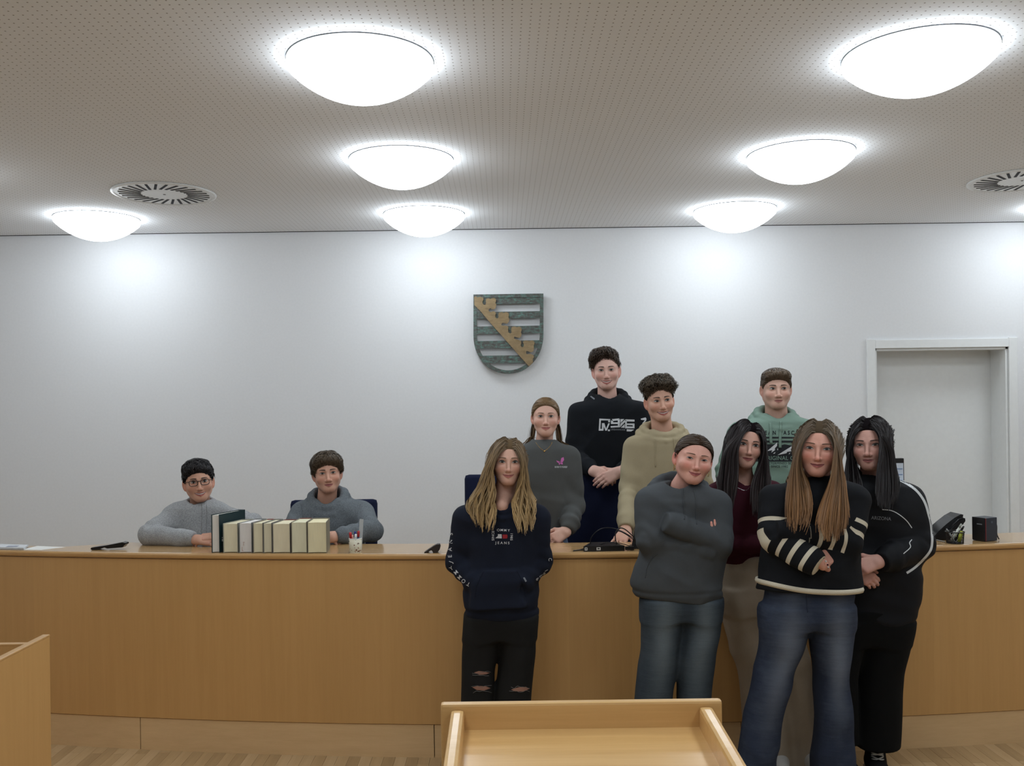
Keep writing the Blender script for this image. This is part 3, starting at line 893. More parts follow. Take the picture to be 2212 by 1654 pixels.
def stick(px, py, dx, dy, color, label, r=0.0045, cat='pen'):
    base = np.array([x + dx, y + dy, BH + 0.006]); top = at(px, py, y + dy * 0.6)
    e = empty('pen', tuple(base)); tag(e, label, cat, 'pens in the wire cup'); d = top - base
    tube('barrel', [tuple(d * 0), tuple(d * 0.8)], r, plain('stick', color, 0.35), e, 8); tube('cap', [tuple(d * 0.78), tuple(d)], [r * 1.1, r * 0.7], plain('stick_cap', tuple(int(c * 0.8) for c in color), 0.35), e, 8)
stick(2044.5, 1142, -0.004, -0.01, (188, 192, 190), 'grey pen leaning left in the wire cup')
stick(2077, 1131, -0.012, 0.012, (196, 200, 190), 'pale pen leaning right in the wire cup', 0.006)
stick(2082, 1136, 0.005, 0.016, (30, 30, 34), 'black pen leaning right in the wire cup', 0.006)
stick(2077.5, 1146.5, 0.018, -0.005, (200, 206, 60), 'yellow highlighter in the wire cup', 0.009, 'highlighter')

x, y = on_bench(2135, 0.08)
db = empty('desk_box', (x, y, BH), 0.0); tag(db, 'dark navy box with a red edge stripe at the right end of the bench', 'box')
rz = Matrix.Rotation(math.radians(24), 3, 'Z')
bm = bmesh.new(); add_box(bm, (0, 0.02, 0.061), (0.088, 0.075, 0.120), bev=0.003); bmesh.ops.rotate(bm, cent=(0, 0, 0), matrix=rz, verts=bm.verts); bm_obj('case', bm, plain('navy_plastic', (30, 38, 52), 0.4), db)
bm = bmesh.new(); add_box(bm, (-0.0455, 0.02, 0.063), (0.006, 0.072, 0.118), bev=0.002); bmesh.ops.rotate(bm, cent=(0, 0, 0), matrix=rz, verts=bm.verts); bm_obj('side_cover', bm, M['black'], db)
bm = bmesh.new(); add_box(bm, (-0.0405, -0.0185, 0.062), (0.004, 0.002, 0.116)); bmesh.ops.rotate(bm, cent=(0, 0, 0), matrix=rz, verts=bm.verts); bm_obj('red_stripe', bm, plain('dull_red', (120, 40, 40), 0.5), db)
bm = bmesh.new(); add_box(bm, (-0.049, 0.012, 0.088), (0.001, 0.030, 0.005)); bmesh.ops.rotate(bm, cent=(0, 0, 0), matrix=rz, verts=bm.verts); bm_obj('marking', bm, plain('grey_mark', (110, 112, 116), 0.5), db)
bm = bmesh.new(); add_box(bm, (0.004, -0.0185, 0.098), (0.014, 0.001, 0.010)); bmesh.ops.rotate(bm, cent=(0, 0, 0), matrix=rz, verts=bm.verts); bm_obj('emblem', bm, plain('grey_mark2', (72, 84, 100), 0.5), db)
tube('cable', [(0.045, 0.03, 0.09), (0.062, 0.035, 0.075), (0.060, 0.03, 0.03), (0.066, 0.02, 0.004)], 0.003, M['black'], db, 6, 16)

x, y = on_bench(1915, 0.20)
q0, q1 = at(1872, 990, y), at(1953, 990, y)
mon = empty('monitor', ((float(q0[0]) + float(q1[0])) / 2, y, BH)); tag(mon, 'small dark monitor on the bench behind the black track jacket', 'monitor')
mw, mh = float(q1[0] - q0[0]), float((q0[2] + q1[2]) / 2 - BH)
box('housing', (0, 0.012, mh - 0.15), (mw, 0.024, 0.30), M['black'], mon, bev=0.004)
box('screen', (0, -0.001, mh - 0.16), (mw - 0.012, 0.003, 0.27), plain('pale_screen', (205, 214, 226), 0.3), mon, bev=0.0)
for i in range(6): box('screen_line', (0, -0.003, mh - 0.055 - i * 0.03), (mw - 0.02, 0.001, 0.006), plain('screen_blue', (130, 150, 185), 0.3), mon, bev=0.0)
box('foot', (0, 0.0, 0.006), (mw * 0.7, 0.12, 0.012), M['black'], mon)
tube('neck', [(0, 0.03, 0.01), (0, 0.03, mh - 0.2)], 0.014, M['black'], mon, 10)

# ================================================================== PEOPLE: implicit-surface toolkit
F32 = np.float32
def V3(*a): return np.array(a, F32)
def smin(a, b, k):
    h = np.maximum(k - np.abs(a - b), 0) / k
    return np.minimum(a, b) - h * h * k * 0.25
def smax(a, b, k): return -smin(-a, -b, k)
def capd(p, a, b, ra, rb):
    a = np.asarray(a, F32); b = np.asarray(b, F32)
    ab = b - a
    q = p - a
    t = np.clip((q @ ab) / max(float(ab @ ab), 1e-9), 0, 1)
    q -= t[:, None] * ab
    return np.sqrt(np.einsum('ij,ij->i', q, q)) - (ra + (rb - ra) * t)
def elld(p, c, r):
    q = (p - np.asarray(c, F32)) / np.asarray(r, F32)
    n = np.sqrt(np.einsum('ij,ij->i', q, q))
    return (n - 1) * min(r)
def chain(p, pts, rs, k=0.0):
    d = None
    for i in range(len(pts) - 1):
        e = capd(p, pts[i], pts[i + 1], rs[i], rs[i + 1])
        d = e if d is None else (np.minimum(d, e) if k <= 0 else smin(d, e, k))
    return d

class Stack:
    """vertical stack of superellipses; rows (z, cx, cy, hw, hd)"""
    def __init__(s, rows, n=2.3, cut=0.01):
        rows = np.array(sorted(rows, key=lambda r: r[0]), float)
        zs = np.linspace(rows[0, 0], rows[-1, 0], 90)
        s.z = zs
        s.c = [s._mono(rows[:, 0], rows[:, i], zs) for i in range(1, 5)]
        s.n = n; s.cut = cut
    @staticmethod
    def _mono(x, y, xi):
        if len(x) < 3: return np.interp(xi, x, y)
        h = np.diff(x); m = np.diff(y) / h
        d = np.zeros(len(x)); d[1:-1] = np.where(m[:-1] * m[1:] > 0, 2 * m[:-1] * m[1:] / (m[:-1] + m[1:] + 1e-12), 0)
        d[0], d[-1] = m[0], m[-1]
        i = np.clip(np.searchsorted(x, xi) - 1, 0, len(h) - 1)
        t = (xi - x[i]) / h[i]
        return ((2 * t ** 3 - 3 * t ** 2 + 1) * y[i] + (t ** 3 - 2 * t ** 2 + t) * h[i] * d[i] + (-2 * t ** 3 + 3 * t ** 2) * y[i + 1] + (t ** 3 - t ** 2) * h[i] * d[i + 1])
    def __call__(s, p):
        z = p[:, 2]
        f = (z - F32(s.z[0])) / F32(s.z[-1] - s.z[0]) * 89
        f = np.clip(f, 0, 88.999)
        i = f.astype(np.int32); t = (f - i).astype(F32)
        def g(c):
            c = c.astype(F32)
            return c[i] * (1 - t) + c[i + 1] * t
        cx, cy, w, d = (g(c) for c in s.c)
        u = np.abs(p[:, 0] - cx) / w; v = np.abs(p[:, 1] - cy) / d
        r = (u ** s.n + v ** s.n) ** (1.0 / s.n)
        e = (r - 1) * np.minimum(w, d)
        e = smax(e, z - F32(s.z[-1]), s.cut)
        return smax(e, F32(s.z[0]) - z, s.cut)

WOBC = {}
def wob(p, seed, freq):
    if (seed, freq) not in WOBC:
        r = np.random.RandomState(seed); L = []
        for i in range(3):
            k = r.normal(size=3); k = (k / np.linalg.norm(k)).astype(F32) * F32(freq * r.uniform(0.7, 1.5))
            L.append((k, r.normal(size=3).astype(F32) * F32(freq * 0.5), F32(r.uniform(0, 6))))
        WOBC[(seed, freq)] = L
    out = 0
    for k, m, ph in WOBC[(seed, freq)]:
        out = out + np.sin(p @ k + ph + F32(1.2) * np.sin(p @ m))
    return out * F32(0.3)

def ridge(p, seed, freq):
    """sharp crease pattern, long across and short along a drifting direction"""
    w_ = wob(p, seed, freq)
    return 1 - 2.2 * np.sqrt(w_ * w_ + 0.004)

def nets(f, lo, hi, h, B=4, slack=1.25, newton=2):
    """surface nets over a sparse set of blocks; returns verts, quads"""
    lo = np.asarray(lo, float); hi = np.asarray(hi, float)
    nb = np.maximum(np.ceil((hi - lo) / (h * B)).astype(int), 2)
    bi = np.stack(np.meshgrid(*[np.arange(k) for k in nb], indexing='ij'), -1).reshape(-1, 3)
    cen = (lo + (bi * B + (B - 1) / 2.0) * h).astype(F32)
    dc = f(cen)
    keep = np.abs(dc) < 0.87 * h * B * slack + h
    n = nb * B
    G = np.repeat(np.repeat(np.repeat(dc.reshape(nb), B, 0), B, 1), B, 2).astype(F32)
    kb = bi[keep] * B
    off = np.stack(np.meshgrid(*[np.arange(B)] * 3, indexing='ij'), -1).reshape(-1, 3)
    for s in range(0, len(kb), 4096):
        ix = (kb[s:s + 4096, None, :] + off[None]).reshape(-1, 3)
        G[ix[:, 0], ix[:, 1], ix[:, 2]] = f((lo + ix * h).astype(F32))
    G[0] = G[-1] = 1; G[:, 0] = G[:, -1] = 1; G[:, :, 0] = G[:, :, -1] = 1
    S = G < 0
    cnt = np.zeros(tuple(n - 1), np.int8)
    for a in (0, 1):
        for b in (0, 1):
            for c in (0, 1):
                cnt += S[a:n[0] - 1 + a, b:n[1] - 1 + b, c:n[2] - 1 + c]
    act = (cnt > 0) & (cnt < 8)
    ci = np.argwhere(act)
    idx = np.full(tuple(n - 1), -1, np.int32)
    idx[act] = np.arange(len(ci))
    co = [(a, b, c) for a in (0, 1) for b in (0, 1) for c in (0, 1)]
    val = {o: G[ci[:, 0] + o[0], ci[:, 1] + o[1], ci[:, 2] + o[2]] for o in co}
    acc = np.zeros((len(ci), 3)); num = np.zeros(len(ci))
    for o in co:
        for ax in range(3):
            if o[ax]: continue
            q = list(o); q[ax] = 1; q = tuple(q)
            v0, v1 = val[o], val[q]
            m = (v0 < 0) != (v1 < 0)
            t = np.where(m, v0 / np.where(m, v0 - v1, 1), 0)
            pos = np.tile(np.array(o, float), (len(ci), 1)); pos[:, ax] += t
            acc[m] += pos[m]; num[m] += 1
    P = lo + (ci + acc / np.maximum(num, 1)[:, None]) * h
    quads = []
    for ax in range(3):
        sl0 = [slice(1, n[i] - 1) for i in range(3)]; sl1 = list(sl0)
        sl0[ax] = slice(0, n[ax] - 1); sl1[ax] = slice(1, n[ax])
        a, b = S[tuple(sl0)], S[tuple(sl1)]
        e = np.argwhere(a != b)
        if not len(e): continue
        flip = a[e[:, 0], e[:, 1], e[:, 2]]
        e = e + [0 if i == ax else 1 for i in range(3)]
        u, v = [(1, 2), (2, 0), (0, 1)][ax]
        def cell(du, dv):
            c = e.copy(); c[:, u] -= du; c[:, v] -= dv
            return idx[c[:, 0], c[:, 1], c[:, 2]]
        q = np.stack([cell(1, 1), cell(0, 1), cell(0, 0), cell(1, 0)], 1)
        q[~flip] = q[~flip][:, ::-1]
        quads.append(q)
    Q = np.vstack(quads) if quads else np.zeros((0, 4), int)
    Q = Q[(Q >= 0).all(1)]
    for _ in range(newton):
        p = P.astype(F32); d = f(p); g = grad(f, p, h * 0.3)
        gn = np.maximum(np.einsum('ij,ij->i', g, g), 0.05)
        st = np.clip(d / gn, -h * 0.7, h * 0.7)
        P = P - (st[:, None] * g)
    return P, Q

def grad(f, p, e):
    d = []
    for i in range(3):
        o = np.zeros(3, F32); o[i] = e
        d.append((f(p + o) - f(p - o)) / (2 * e))
    return np.stack(d, 1)

def npmesh(name, P, Q, colors=None, smooth=True, attrs=None):
    """P verts, Q array of quads/tris (or list of arrays)"""
    Qs = Q if isinstance(Q, list) else [Q]
    Qs = [q for q in Qs if len(q)]
    me = bpy.data.meshes.new(name)
    me.vertices.add(len(P)); me.vertices.foreach_set('co', np.asarray(P, F32).ravel())
    loops = np.concatenate([q.ravel() for q in Qs]).astype(np.int32)
    tot = np.concatenate([np.full(len(q), q.shape[1], np.int32) for q in Qs])
    st = np.concatenate([[0], np.cumsum(tot)[:-1]]).astype(np.int32)
    me.loops.add(len(loops)); me.loops.foreach_set('vertex_index', loops)
    me.polygons.add(len(tot)); me.polygons.foreach_set('loop_start', st)
    if colors is not None:
        a = me.color_attributes.new('col', 'FLOAT_COLOR', 'POINT')
        c = np.ones((len(P), 4), F32); c[:, :3] = colors
        a.data.foreach_set('color', c.ravel())
    for kk, vv in (attrs or {}).items():
        a = me.attributes.new(kk, 'FLOAT', 'POINT'); a.data.foreach_set('value', np.asarray(vv, F32))
    me.update(calc_edges=True)
    me.validate()
    if smooth: me.polygons.foreach_set('use_smooth', np.ones(len(me.polygons), dtype=bool))
    return me

def hit(f, px, py, Y0, n=60, off=0.0, reach=1.2):
    """march the sight lines of pixels onto a surface; returns world points (moved off it by off)"""
    px = np.atleast_1d(np.asarray(px, float)); py = np.atleast_1d(np.asarray(py, float))
    A = np.stack([at(a, b, Y0) for a, b in zip(px, py)])
    c0 = np.array([0, 0, CAMH])
    dr = A - c0; dr /= np.linalg.norm(dr, axis=1)[:, None]
    t = np.zeros(len(A)); dead = np.zeros(len(A), bool)
    for _ in range(n):
        d = f((A + dr * t[:, None]).astype(F32)).astype(float)
        t = np.minimum(t + d * 0.75, reach)
    return A + dr * (t - off)[:, None]

# ------------------------------------------------------------------ skin / hair materials
def skin_mat():
    k = NT('skin')
    a = k.n('ShaderNodeAttribute', attribute_name='col')
    f = k.noise(k.coord(), 260, 3)
    mx = k.n('ShaderNodeMixRGB', blend_type='MULTIPLY'); mx.inputs[0].default_value = 1
    k.l(a.outputs['Color'], mx.inputs[1])
    k.l(k.ramp(f, [(0.3, (0.93, 0.93, 0.93)), (0.7, (1, 1, 1))]), mx.inputs[2])
    k.l(mx.outputs[0], k.b.inputs['Base Color'])
    k.b.inputs['Roughness'].default_value = 0.5
    k.b.inputs['Specular IOR Level'].default_value = 0.35
    k.b.inputs['Subsurface Weight'].default_value = 0.0
    return k.m
M['skin'] = skin_mat()
def hair_mat():
    k = NT('hair')
    a = k.n('ShaderNodeAttribute', attribute_name='col')
    k.l(a.outputs['Color'], k.b.inputs['Base Color'])
    k.b.inputs['Roughness'].default_value = 0.45
    k.b.inputs['Specular IOR Level'].default_value = 0.3
    return k.m
M['hair'] = hair_mat()
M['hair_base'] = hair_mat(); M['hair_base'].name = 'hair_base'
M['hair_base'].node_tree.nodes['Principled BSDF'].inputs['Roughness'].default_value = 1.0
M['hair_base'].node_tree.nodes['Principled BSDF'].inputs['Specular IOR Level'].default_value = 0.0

# ------------------------------------------------------------------ head
class Head:
    def __init__(s, px, py, Y, sc=1.0, yaw=0, pitch=0, roll=0, fw=1.0, jw=1.0, male=False, smile=0.5, teeth=0.0,
                 eye=1.0, skin=(214, 168, 148), brow=(70, 52, 40), lip=(176, 104, 98), blush=0.5, brow_h=1.0, ear=1.0, iris=(62, 50, 40),
                 lash=1.0, gaze=0.0, cheek=1.0, mw=1.0):
        s.__dict__.update(locals())
        ps, pc, pr = map(math.radians, (yaw, pitch, roll))
        ps -= math.atan2(px - VPX, FPX)            # yaw is given as seen from the camera
        fwd = np.array([math.sin(ps), -math.cos(ps), 0.0]); ex = np.array([math.cos(ps), math.sin(ps), 0.0]); up = np.array([0, 0, 1.0])
        fwd, up = fwd * math.cos(pc) + up * math.sin(pc), up * math.cos(pc) - fwd * math.sin(pc)
        ex, up = ex * math.cos(pr) + up * math.sin(pr), up * math.cos(pr) - ex * math.sin(pr)
        s.B = np.stack([ex, fwd, up])             # rows: local axes in world
        s.o = at(px, py, Y - 0.08 * sc) - sc * 0.08 * fwd
    def loc(s, p): return (((p - s.o.astype(F32)) @ s.B.T.astype(F32)) / F32(s.sc)).astype(F32)
    def wld(s, q): return s.o + (np.asarray(q, float) * s.sc) @ s.B
    def cran(s, q):
        return elld(q, (0, -0.018, 0.027), (0.0765 * s.fw, 0.097, 0.084))
    def skull(s, q):
        return smin(s.cran(q), elld(q, (0, 0.012, -0.008), (0.0665 * s.fw, 0.072, 0.088)), 0.03)
    def local(s, q):
        q = q.copy()
        side = q.copy(); side[:, 0] = np.abs(side[:, 0])
        fw, jw, m = s.fw, s.jw, s.male
        d = s.cran(q)
        d = smin(d, elld(q, (0, 0.012, -0.008), (0.0665 * fw, 0.072, 0.088)), 0.03)
        d = smin(d, elld(q, (0, 0.044, -0.058), (0.043 * fw, 0.043, 0.044)), 0.03)
        jr = 0.021 if m else 0.018
        d = smin(d, capd(side, (0.050 * jw * fw, -0.004, -0.052), (0.016 * jw, 0.056, -0.094), jr, 0.017), 0.03)
        ch = 0.024 if m else 0.020
        d = smin(d, elld(q, (0, 0.062, -0.096), (ch * (0.6 + 0.4 * jw), 0.021, 0.0175)), 0.02)
        ck = s.cheek * (1.0 + 0.12 * s.smile)
        d = smin(d, elld(side, (0.040 * fw, 0.050, -0.033 + 0.004 * s.smile), (0.026 * ck, 0.027 * ck, 0.023 * ck)), 0.02)
        br = 0.0085 if m else 0.006
        d = smin(d, capd(side, (0.012, 0.079, 0.015), (0.048 * fw, 0.060, 0.017), br, br * 0.8), 0.018)
        d = smax(d, -elld(side, (0.0325 * fw, 0.101, -0.001), (0.020, 0.0215, 0.0125)), 0.014)
        d = smin(d, elld(side, (0.0315 * fw, 0.0665, -0.0005), (0.0165, 0.0155, 0.0135)), 0.006)
        nr = 1.12 if m else 1.0
        d = smin(d, capd(q, (0, 0.082, 0.008), (0, 0.1035, -0.038), 0.0065 * nr, 0.0088 * nr), 0.010)
        d = smin(d, elld(q, (0, 0.1035, -0.0415), (0.0105 * nr, 0.0100, 0.0090 * nr)), 0.006)
        d = smin(d, elld(side, (0.0115 * nr, 0.0915, -0.0450), (0.0075, 0.0095, 0.0072)), 0.006)
        d = smax(d, -elld(side, (0.0062, 0.0985, -0.0535), (0.0036, 0.006, 0.0040)), 0.003)
        # lips
        sm = 0.0085 * s.smile
        mwd = 0.0225 * s.mw * (1 + 0.22 * s.smile)
        op = 0.0035 * s.teeth
        d = smin(d, capd(side, (0, 0.0885, -0.0640 + op), (mwd, 0.0765, -0.0665 + sm), 0.0052, 0.0022), 0.006)
        d = smin(d, capd(side, (0, 0.0868, -0.0745 - op), (mwd * 0.86, 0.0765, -0.0695 + sm), 0.0062, 0.0022), 0.006)
        d = smax(d, -capd(side, (0, 0.0955, -0.0688), (mwd * 1.02, 0.0830, -0.0680 + sm), 0.0022 + 0.6 * op, 0.0022), 0.003)
        # smile fold
        if s.smile > 0.3:
            d = smax(d, -capd(side, (0.0200, 0.0985, -0.046), (0.0355, 0.0820, -0.066), 0.0045, 0.0035), 0.012)
        # ears
        e = s.ear * 0.97
        eq = side - V3(0.0775 * fw, -0.010, -0.010)
        eq = np.stack([eq[:, 0] * 0.86 + eq[:, 1] * 0.5, -eq[:, 0] * 0.5 + eq[:, 1] * 0.86, eq[:, 2]], 1)
        ed = elld(eq, (0.0015 * e, -0.005, 0.002), (0.0070 * e, 0.0175 * e, 0.030 * e))
        ed = smin(ed, elld(eq, (0.0, 0.004, -0.022 * e), (0.0055, 0.009, 0.011)), 0.006)
        ed = smax(ed, -elld(eq, (0.0085 * e, -0.002, 0.004), (0.0060, 0.0110 * e, 0.0195 * e)), 0.003)
        d = smin(d, ed, 0.005)
        return d
    def sdf(s, p): return s.local(s.loc(p)) * F32(s.sc)
    def colors(s, P):
        q = s.loc(P.astype(F32)).astype(float)
        a, b, c = np.abs(q[:, 0]), q[:, 1], q[:, 2]
        base = np.array(lin(s.skin)); red = base * np.array([1.0, 0.66, 0.64])
        g = lambda da, db, dc, sa, sc_: np.exp(-((a - da) / sa) ** 2 - ((c - dc) / sc_) ** 2) * (b > 0)
        w = 0.75 * g(0.042, 0, -0.033, 0.020, 0.018) + 0.55 * g(0, 0, -0.043, 0.014, 0.012) + 0.18 * g(0, 0, -0.1, 0.02, 0.015)
        w += 0.85 * (a > 0.073 * s.fw) * (np.abs(c + 0.01) < 0.04) * (b < 0.03)
        w = np.clip(w * s.blush * 1.0, 0, 1)[:, None]
        col = base * (1 - w) + red * w
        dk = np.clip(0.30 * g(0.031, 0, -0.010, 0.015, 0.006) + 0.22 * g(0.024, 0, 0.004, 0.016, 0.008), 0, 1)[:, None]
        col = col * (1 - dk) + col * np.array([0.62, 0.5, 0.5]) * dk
        return col
    def patch(s, A, C, off):
        """grid arrays A,C (n,m) of local right/up -> world points on the face surface"""
        a, c = A.ravel(), C.ravel()
        b = np.full(len(a), 0.135)
        for _ in range(40):
            d = s.local(np.stack([a, b, c], 1).astype(F32))
            b = np.maximum(b - 0.7 * d, -0.05)
        q = np.stack([a, b + off.ravel(), c], 1)
        return s.wld(q)
    def features(s):
        Vs, Qs, Cs = [], [], []; base = 0
        def add(P, shape, col):
            nonlocal base
            n, m = shape
            i = np.arange(n * m).reshape(n, m)
            q = np.stack([i[:-1, :-1], i[:-1, 1:], i[1:, 1:], i[1:, :-1]], -1).reshape(-1, 4)
            Vs.append(P); Qs.append(q + base); Cs.append(col); base += n * m
        skin = np.array(lin(s.skin)); iris = np.array(lin(s.iris)); lashc = np.array([0.012, 0.009, 0.008])
        scl = np.array([0.42, 0.40, 0.38])
        for sg in (-1, 1):
            ho, hl = 0.0066 * s.eye, 0.0044 * s.eye
            u = np.linspace(-1, 1, 27); vv = np.array([-1.35, -1, -0.72, -0.45, -0.2, 0.05, 0.3, 0.55, 0.8, 1.0, 1.3, 1.3 + 0.6 * s.lash])
            U, W = np.meshgrid(u, vv)
            prof = np.maximum(1 - U ** 2, 0) ** 0.75
            A = sg * (0.0318 * s.fw) + U * 0.0162
            tilt = 0.0016 * U * sg
            C = np.where(W > 0, W * ho, W * hl) * np.maximum(prof, 0.10) + tilt - 0.0005
            off = np.where((np.abs(W) > 1.3) | (np.abs(U) > 0.98), 0.0, 0.0006)
            du = (A - sg * 0.0315 * s.fw - 0.004 * s.gaze); dv = C - 0.0006
            rr = np.sqrt(du ** 2 + dv ** 2)
            col = np.tile(scl, (U.size, 1))
            r_ = rr.ravel()
            col[r_ < 0.0066] = iris; col[r_ < 0.0032] = (0.006, 0.006, 0.007)
            wv = W.ravel()
            col[wv > 0.85] = col[wv > 0.85] * 0.25 + lashc * 0.75
            col[wv >= 1.0] = lashc * (2.2 - 1.2 * min(s.lash, 1.0))
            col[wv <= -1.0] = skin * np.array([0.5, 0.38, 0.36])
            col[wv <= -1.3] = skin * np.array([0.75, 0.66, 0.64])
            add(s.patch(A, C, off), U.shape, col)
            # brow
            u = np.linspace(0, 1, 16); vv = np.linspace(-1, 1, 5)
            U, W = np.meshgrid(u, vv)
            A = sg * (0.0125 + U * 0.0365) * s.fw
            arch = 0.0185 + 0.0042 * np.sin(np.clip(U * 1.25, 0, 1.35) * 1.75) * s.brow_h - 0.002 * U + 0.001 * s.smile
            th = (0.0040 if s.male else 0.0030) * (1 - 0.62 * U ** 2) * np.clip(0.45 + U * 5, 0, 1)
            C = arch + W * th
            off = np.where(np.abs(W) > 0.9, 0.0001, 0.0012)
            bc = np.array(lin(s.brow))
            f = (0.35 * (np.abs(W) > 0.9) + 0.05)[..., None]
            col = (bc * (1 - f) + skin * f).reshape(-1, 3)
            add(s.patch(A, C, off), U.shape, col)
        # mouth
        mwd = 0.0235 * s.mw * (1 + 0.22 * s.smile)
        u = np.linspace(-1, 1, 33); U0 = u
        sm = 0.0088 * s.smile
        mid = -0.0686 + sm * U0 ** 2
        op = (0.0062 * s.teeth) * np.maximum(1 - U0 ** 2, 0) ** 0.6
        bow = 0.0058 * (1 - np.abs(U0) ** 1.6) - 0.0014 * np.exp(-(U0 / 0.16) ** 2) + 0.0004
        low = 0.0085 * (1 - U0 ** 2) ** 0.8 + 0.0003
        lipc = np.array(lin(s.lip)); dark = lipc * 0.12 + 0.004
        tooth = np.array([0.60, 0.56, 0.50])
        edge = lipc * 0.5 + skin * 0.5
        if s.teeth > 0.05:
            rows = [(mid + op * 0.25 + bow + 0.0012, edge, 0.0001), (mid + op * 0.25 + bow, lipc, 0.0005), (mid + op * 0.25 + 0.0012, lipc * 0.9, 0.0009), (mid + op * 0.22, dark, 0.0003),
                    (mid + op * 0.12, tooth, 0.0003), (mid - op * 0.45, tooth, 0.0003), (mid - op * 0.62, dark * 2, 0.0003), (mid - op * 0.75, dark, 0.0003), (mid - op * 0.8 - 0.0010, lipc, 0.0010),
                    (mid - op * 0.8 - low * 0.8, lipc * 1.05, 0.0008), (mid - op * 0.8 - low - 0.001, edge, 0.0001)]
        else:
            rows = [(mid + bow + 0.0012, edge, 0.0001), (mid + bow, lipc, 0.0005), (mid + 0.0014, lipc * 0.85, 0.0009), (mid + 0.0006, dark, 0.0004), (mid - 0.0006, dark, 0.0004),
                    (mid - 0.0014, lipc * 0.95, 0.0010), (mid - low * 0.75, lipc * 1.08, 0.0008), (mid - low - 0.001, edge, 0.0001)]
        C = np.stack([r[0] for r in rows]); A = np.tile(U0 * mwd, (len(rows), 1))
        off = np.stack([np.full(33, r[2]) for r in rows])
        col = np.stack([np.tile(r[1], (33, 1)) for r in rows])
        fade = np.clip((np.abs(U0) - 0.9) / 0.1, 0, 1)[None, :, None]
        cornerc = np.tile(dark * 3, (len(rows), 33, 1))
        col = col * (1 - fade) + cornerc * fade
        add(s.patch(A, C, off), C.shape, col.reshape(-1, 3))
        # nostrils
        for sg in (-1, 1):
            pass
        return np.vstack(Vs), np.vstack(Qs), np.vstack(Cs)

# ------------------------------------------------------------------ hand
class Hand:
    """wrist position, f finger direction, n back-of-hand normal, th=+1/-1 thumb side (along f x n)"""
    def __init__(s, wr, f, n, th=1, sc=1.0, curl=(0.3, 0.35, 0.4, 0.45), thumb=0.3, spread=0.0, pip=1.2, stub=0.05, adir=None):
        s.w = np.asarray(wr, float); f = np.asarray(f, float); f /= np.linalg.norm(f)
        n = np.asarray(n, float); n = n - f * (n @ f); n /= np.linalg.norm(n)
        sd = np.cross(f, n) * th
        s.caps = []; s.k = []
        def W(a, b, c): return s.w + sc * (a * f + b * sd + c * n)
        offs = (0.029, 0.0095, -0.0105, -0.0285); L = (0.072, 0.080, 0.074, 0.058); bl = (0.088, 0.092, 0.088, 0.080)
        s.palm = []
        for o, b in zip(offs, bl):
            s.palm.append((W(0.0, o * 0.55, 0), W(b, o, 0.001), 0.0155 * sc, 0.0115 * sc))
        ad = f if adir is None else np.asarray(adir, float)
        s.palm.append((W(0, 0.004, 0) - ad * stub, W(0.01, 0.006, 0), 0.024 * sc, 0.0225 * sc))
        s.palm.append((W(0, -0.004, 0) - ad * stub, W(0.01, -0.008, 0), 0.023 * sc, 0.021 * sc))
        s.fing = []
        for i in range(4):
            p = W(bl[i], offs[i], 0.001)
            ang = curl[i]; sp = spread * (1.5 - i)
            rad = (0.0092, 0.0096, 0.0090, 0.0078)[i] * sc
            pts = [p]; rs = [rad]
            for j, fr in enumerate((0.46, 0.30, 0.24)):
                d = math.cos(ang) * (f * math.cos(sp) + sd * math.sin(sp)) - math.sin(ang) * n
                p = p + d * L[i] * fr * sc
                pts.append(p); rs.append(rad * (0.93, 0.84, 0.70)[j])
                ang += curl[i] * pip if j == 0 else curl[i] * 0.8
            s.fing.append((pts, rs))
        p = W(0.022, 0.026, -0.006)
        d1 = (f * 0.72 + sd * (0.72 - 0.35 * thumb) - n * (0.25 + 0.3 * thumb)); d1 /= np.linalg.norm(d1)
        d2 = (f * 0.9 + sd * (0.42 - 0.6 * thumb) - n * (0.2 + 0.5 * thumb)); d2 /= np.linalg.norm(d2)
        d3 = (f * 0.95 + sd * (0.28 - 0.9 * thumb) - n * (0.2 + 0.6 * thumb)); d3 /= np.linalg.norm(d3)
        p1 = p + d1 * 0.038 * sc; p2 = p1 + d2 * 0.032 * sc; p3 = p2 + d3 * 0.024 * sc
        s.palm.append((W(0.012, 0.014, -0.004), p1, 0.016 * sc, 0.0125 * sc))
        s.fing.append(([p1, p2, p3], [0.0112 * sc, 0.0098 * sc, 0.0080 * sc]))
        s.tips = [fg[0][-1] for fg in s.fing]
    def sdf(s, p):
        d = None
        for a, b, ra, rb in s.palm:
            e = capd(p, a, b, ra, rb); d = e if d is None else smin(d, e, 0.014)
        for pts, rs in s.fing:
            d = smin(d, chain(p, pts, rs, 0.003), 0.005)
        return d
    def bounds(s):
        A = np.array([x for c in s.palm for x in c[:2]] + [x for fg in s.fing for x in fg[0]])
        return A.min(0) - 0.032, A.max(0) + 0.032
    def colors(s, P, skin):
        base = np.array(lin(skin)); col = np.tile(base, (len(P), 1))
        w = np.zeros(len(P))
        for pts, rs in s.fing:
            w = np.maximum(w, np.exp(-(np.linalg.norm(P - pts[-1], axis=1) / 0.016) ** 2) * 0.7)
            w = np.maximum(w, np.exp(-(np.linalg.norm(P - pts[0], axis=1) / 0.014) ** 2) * 0.6)
        w = w[:, None]
        return col * (1 - w) + col * np.array([1.0, 0.72, 0.70]) * w

def HandA(adir, *a, **k): return Hand(*a, adir=adir, **k)

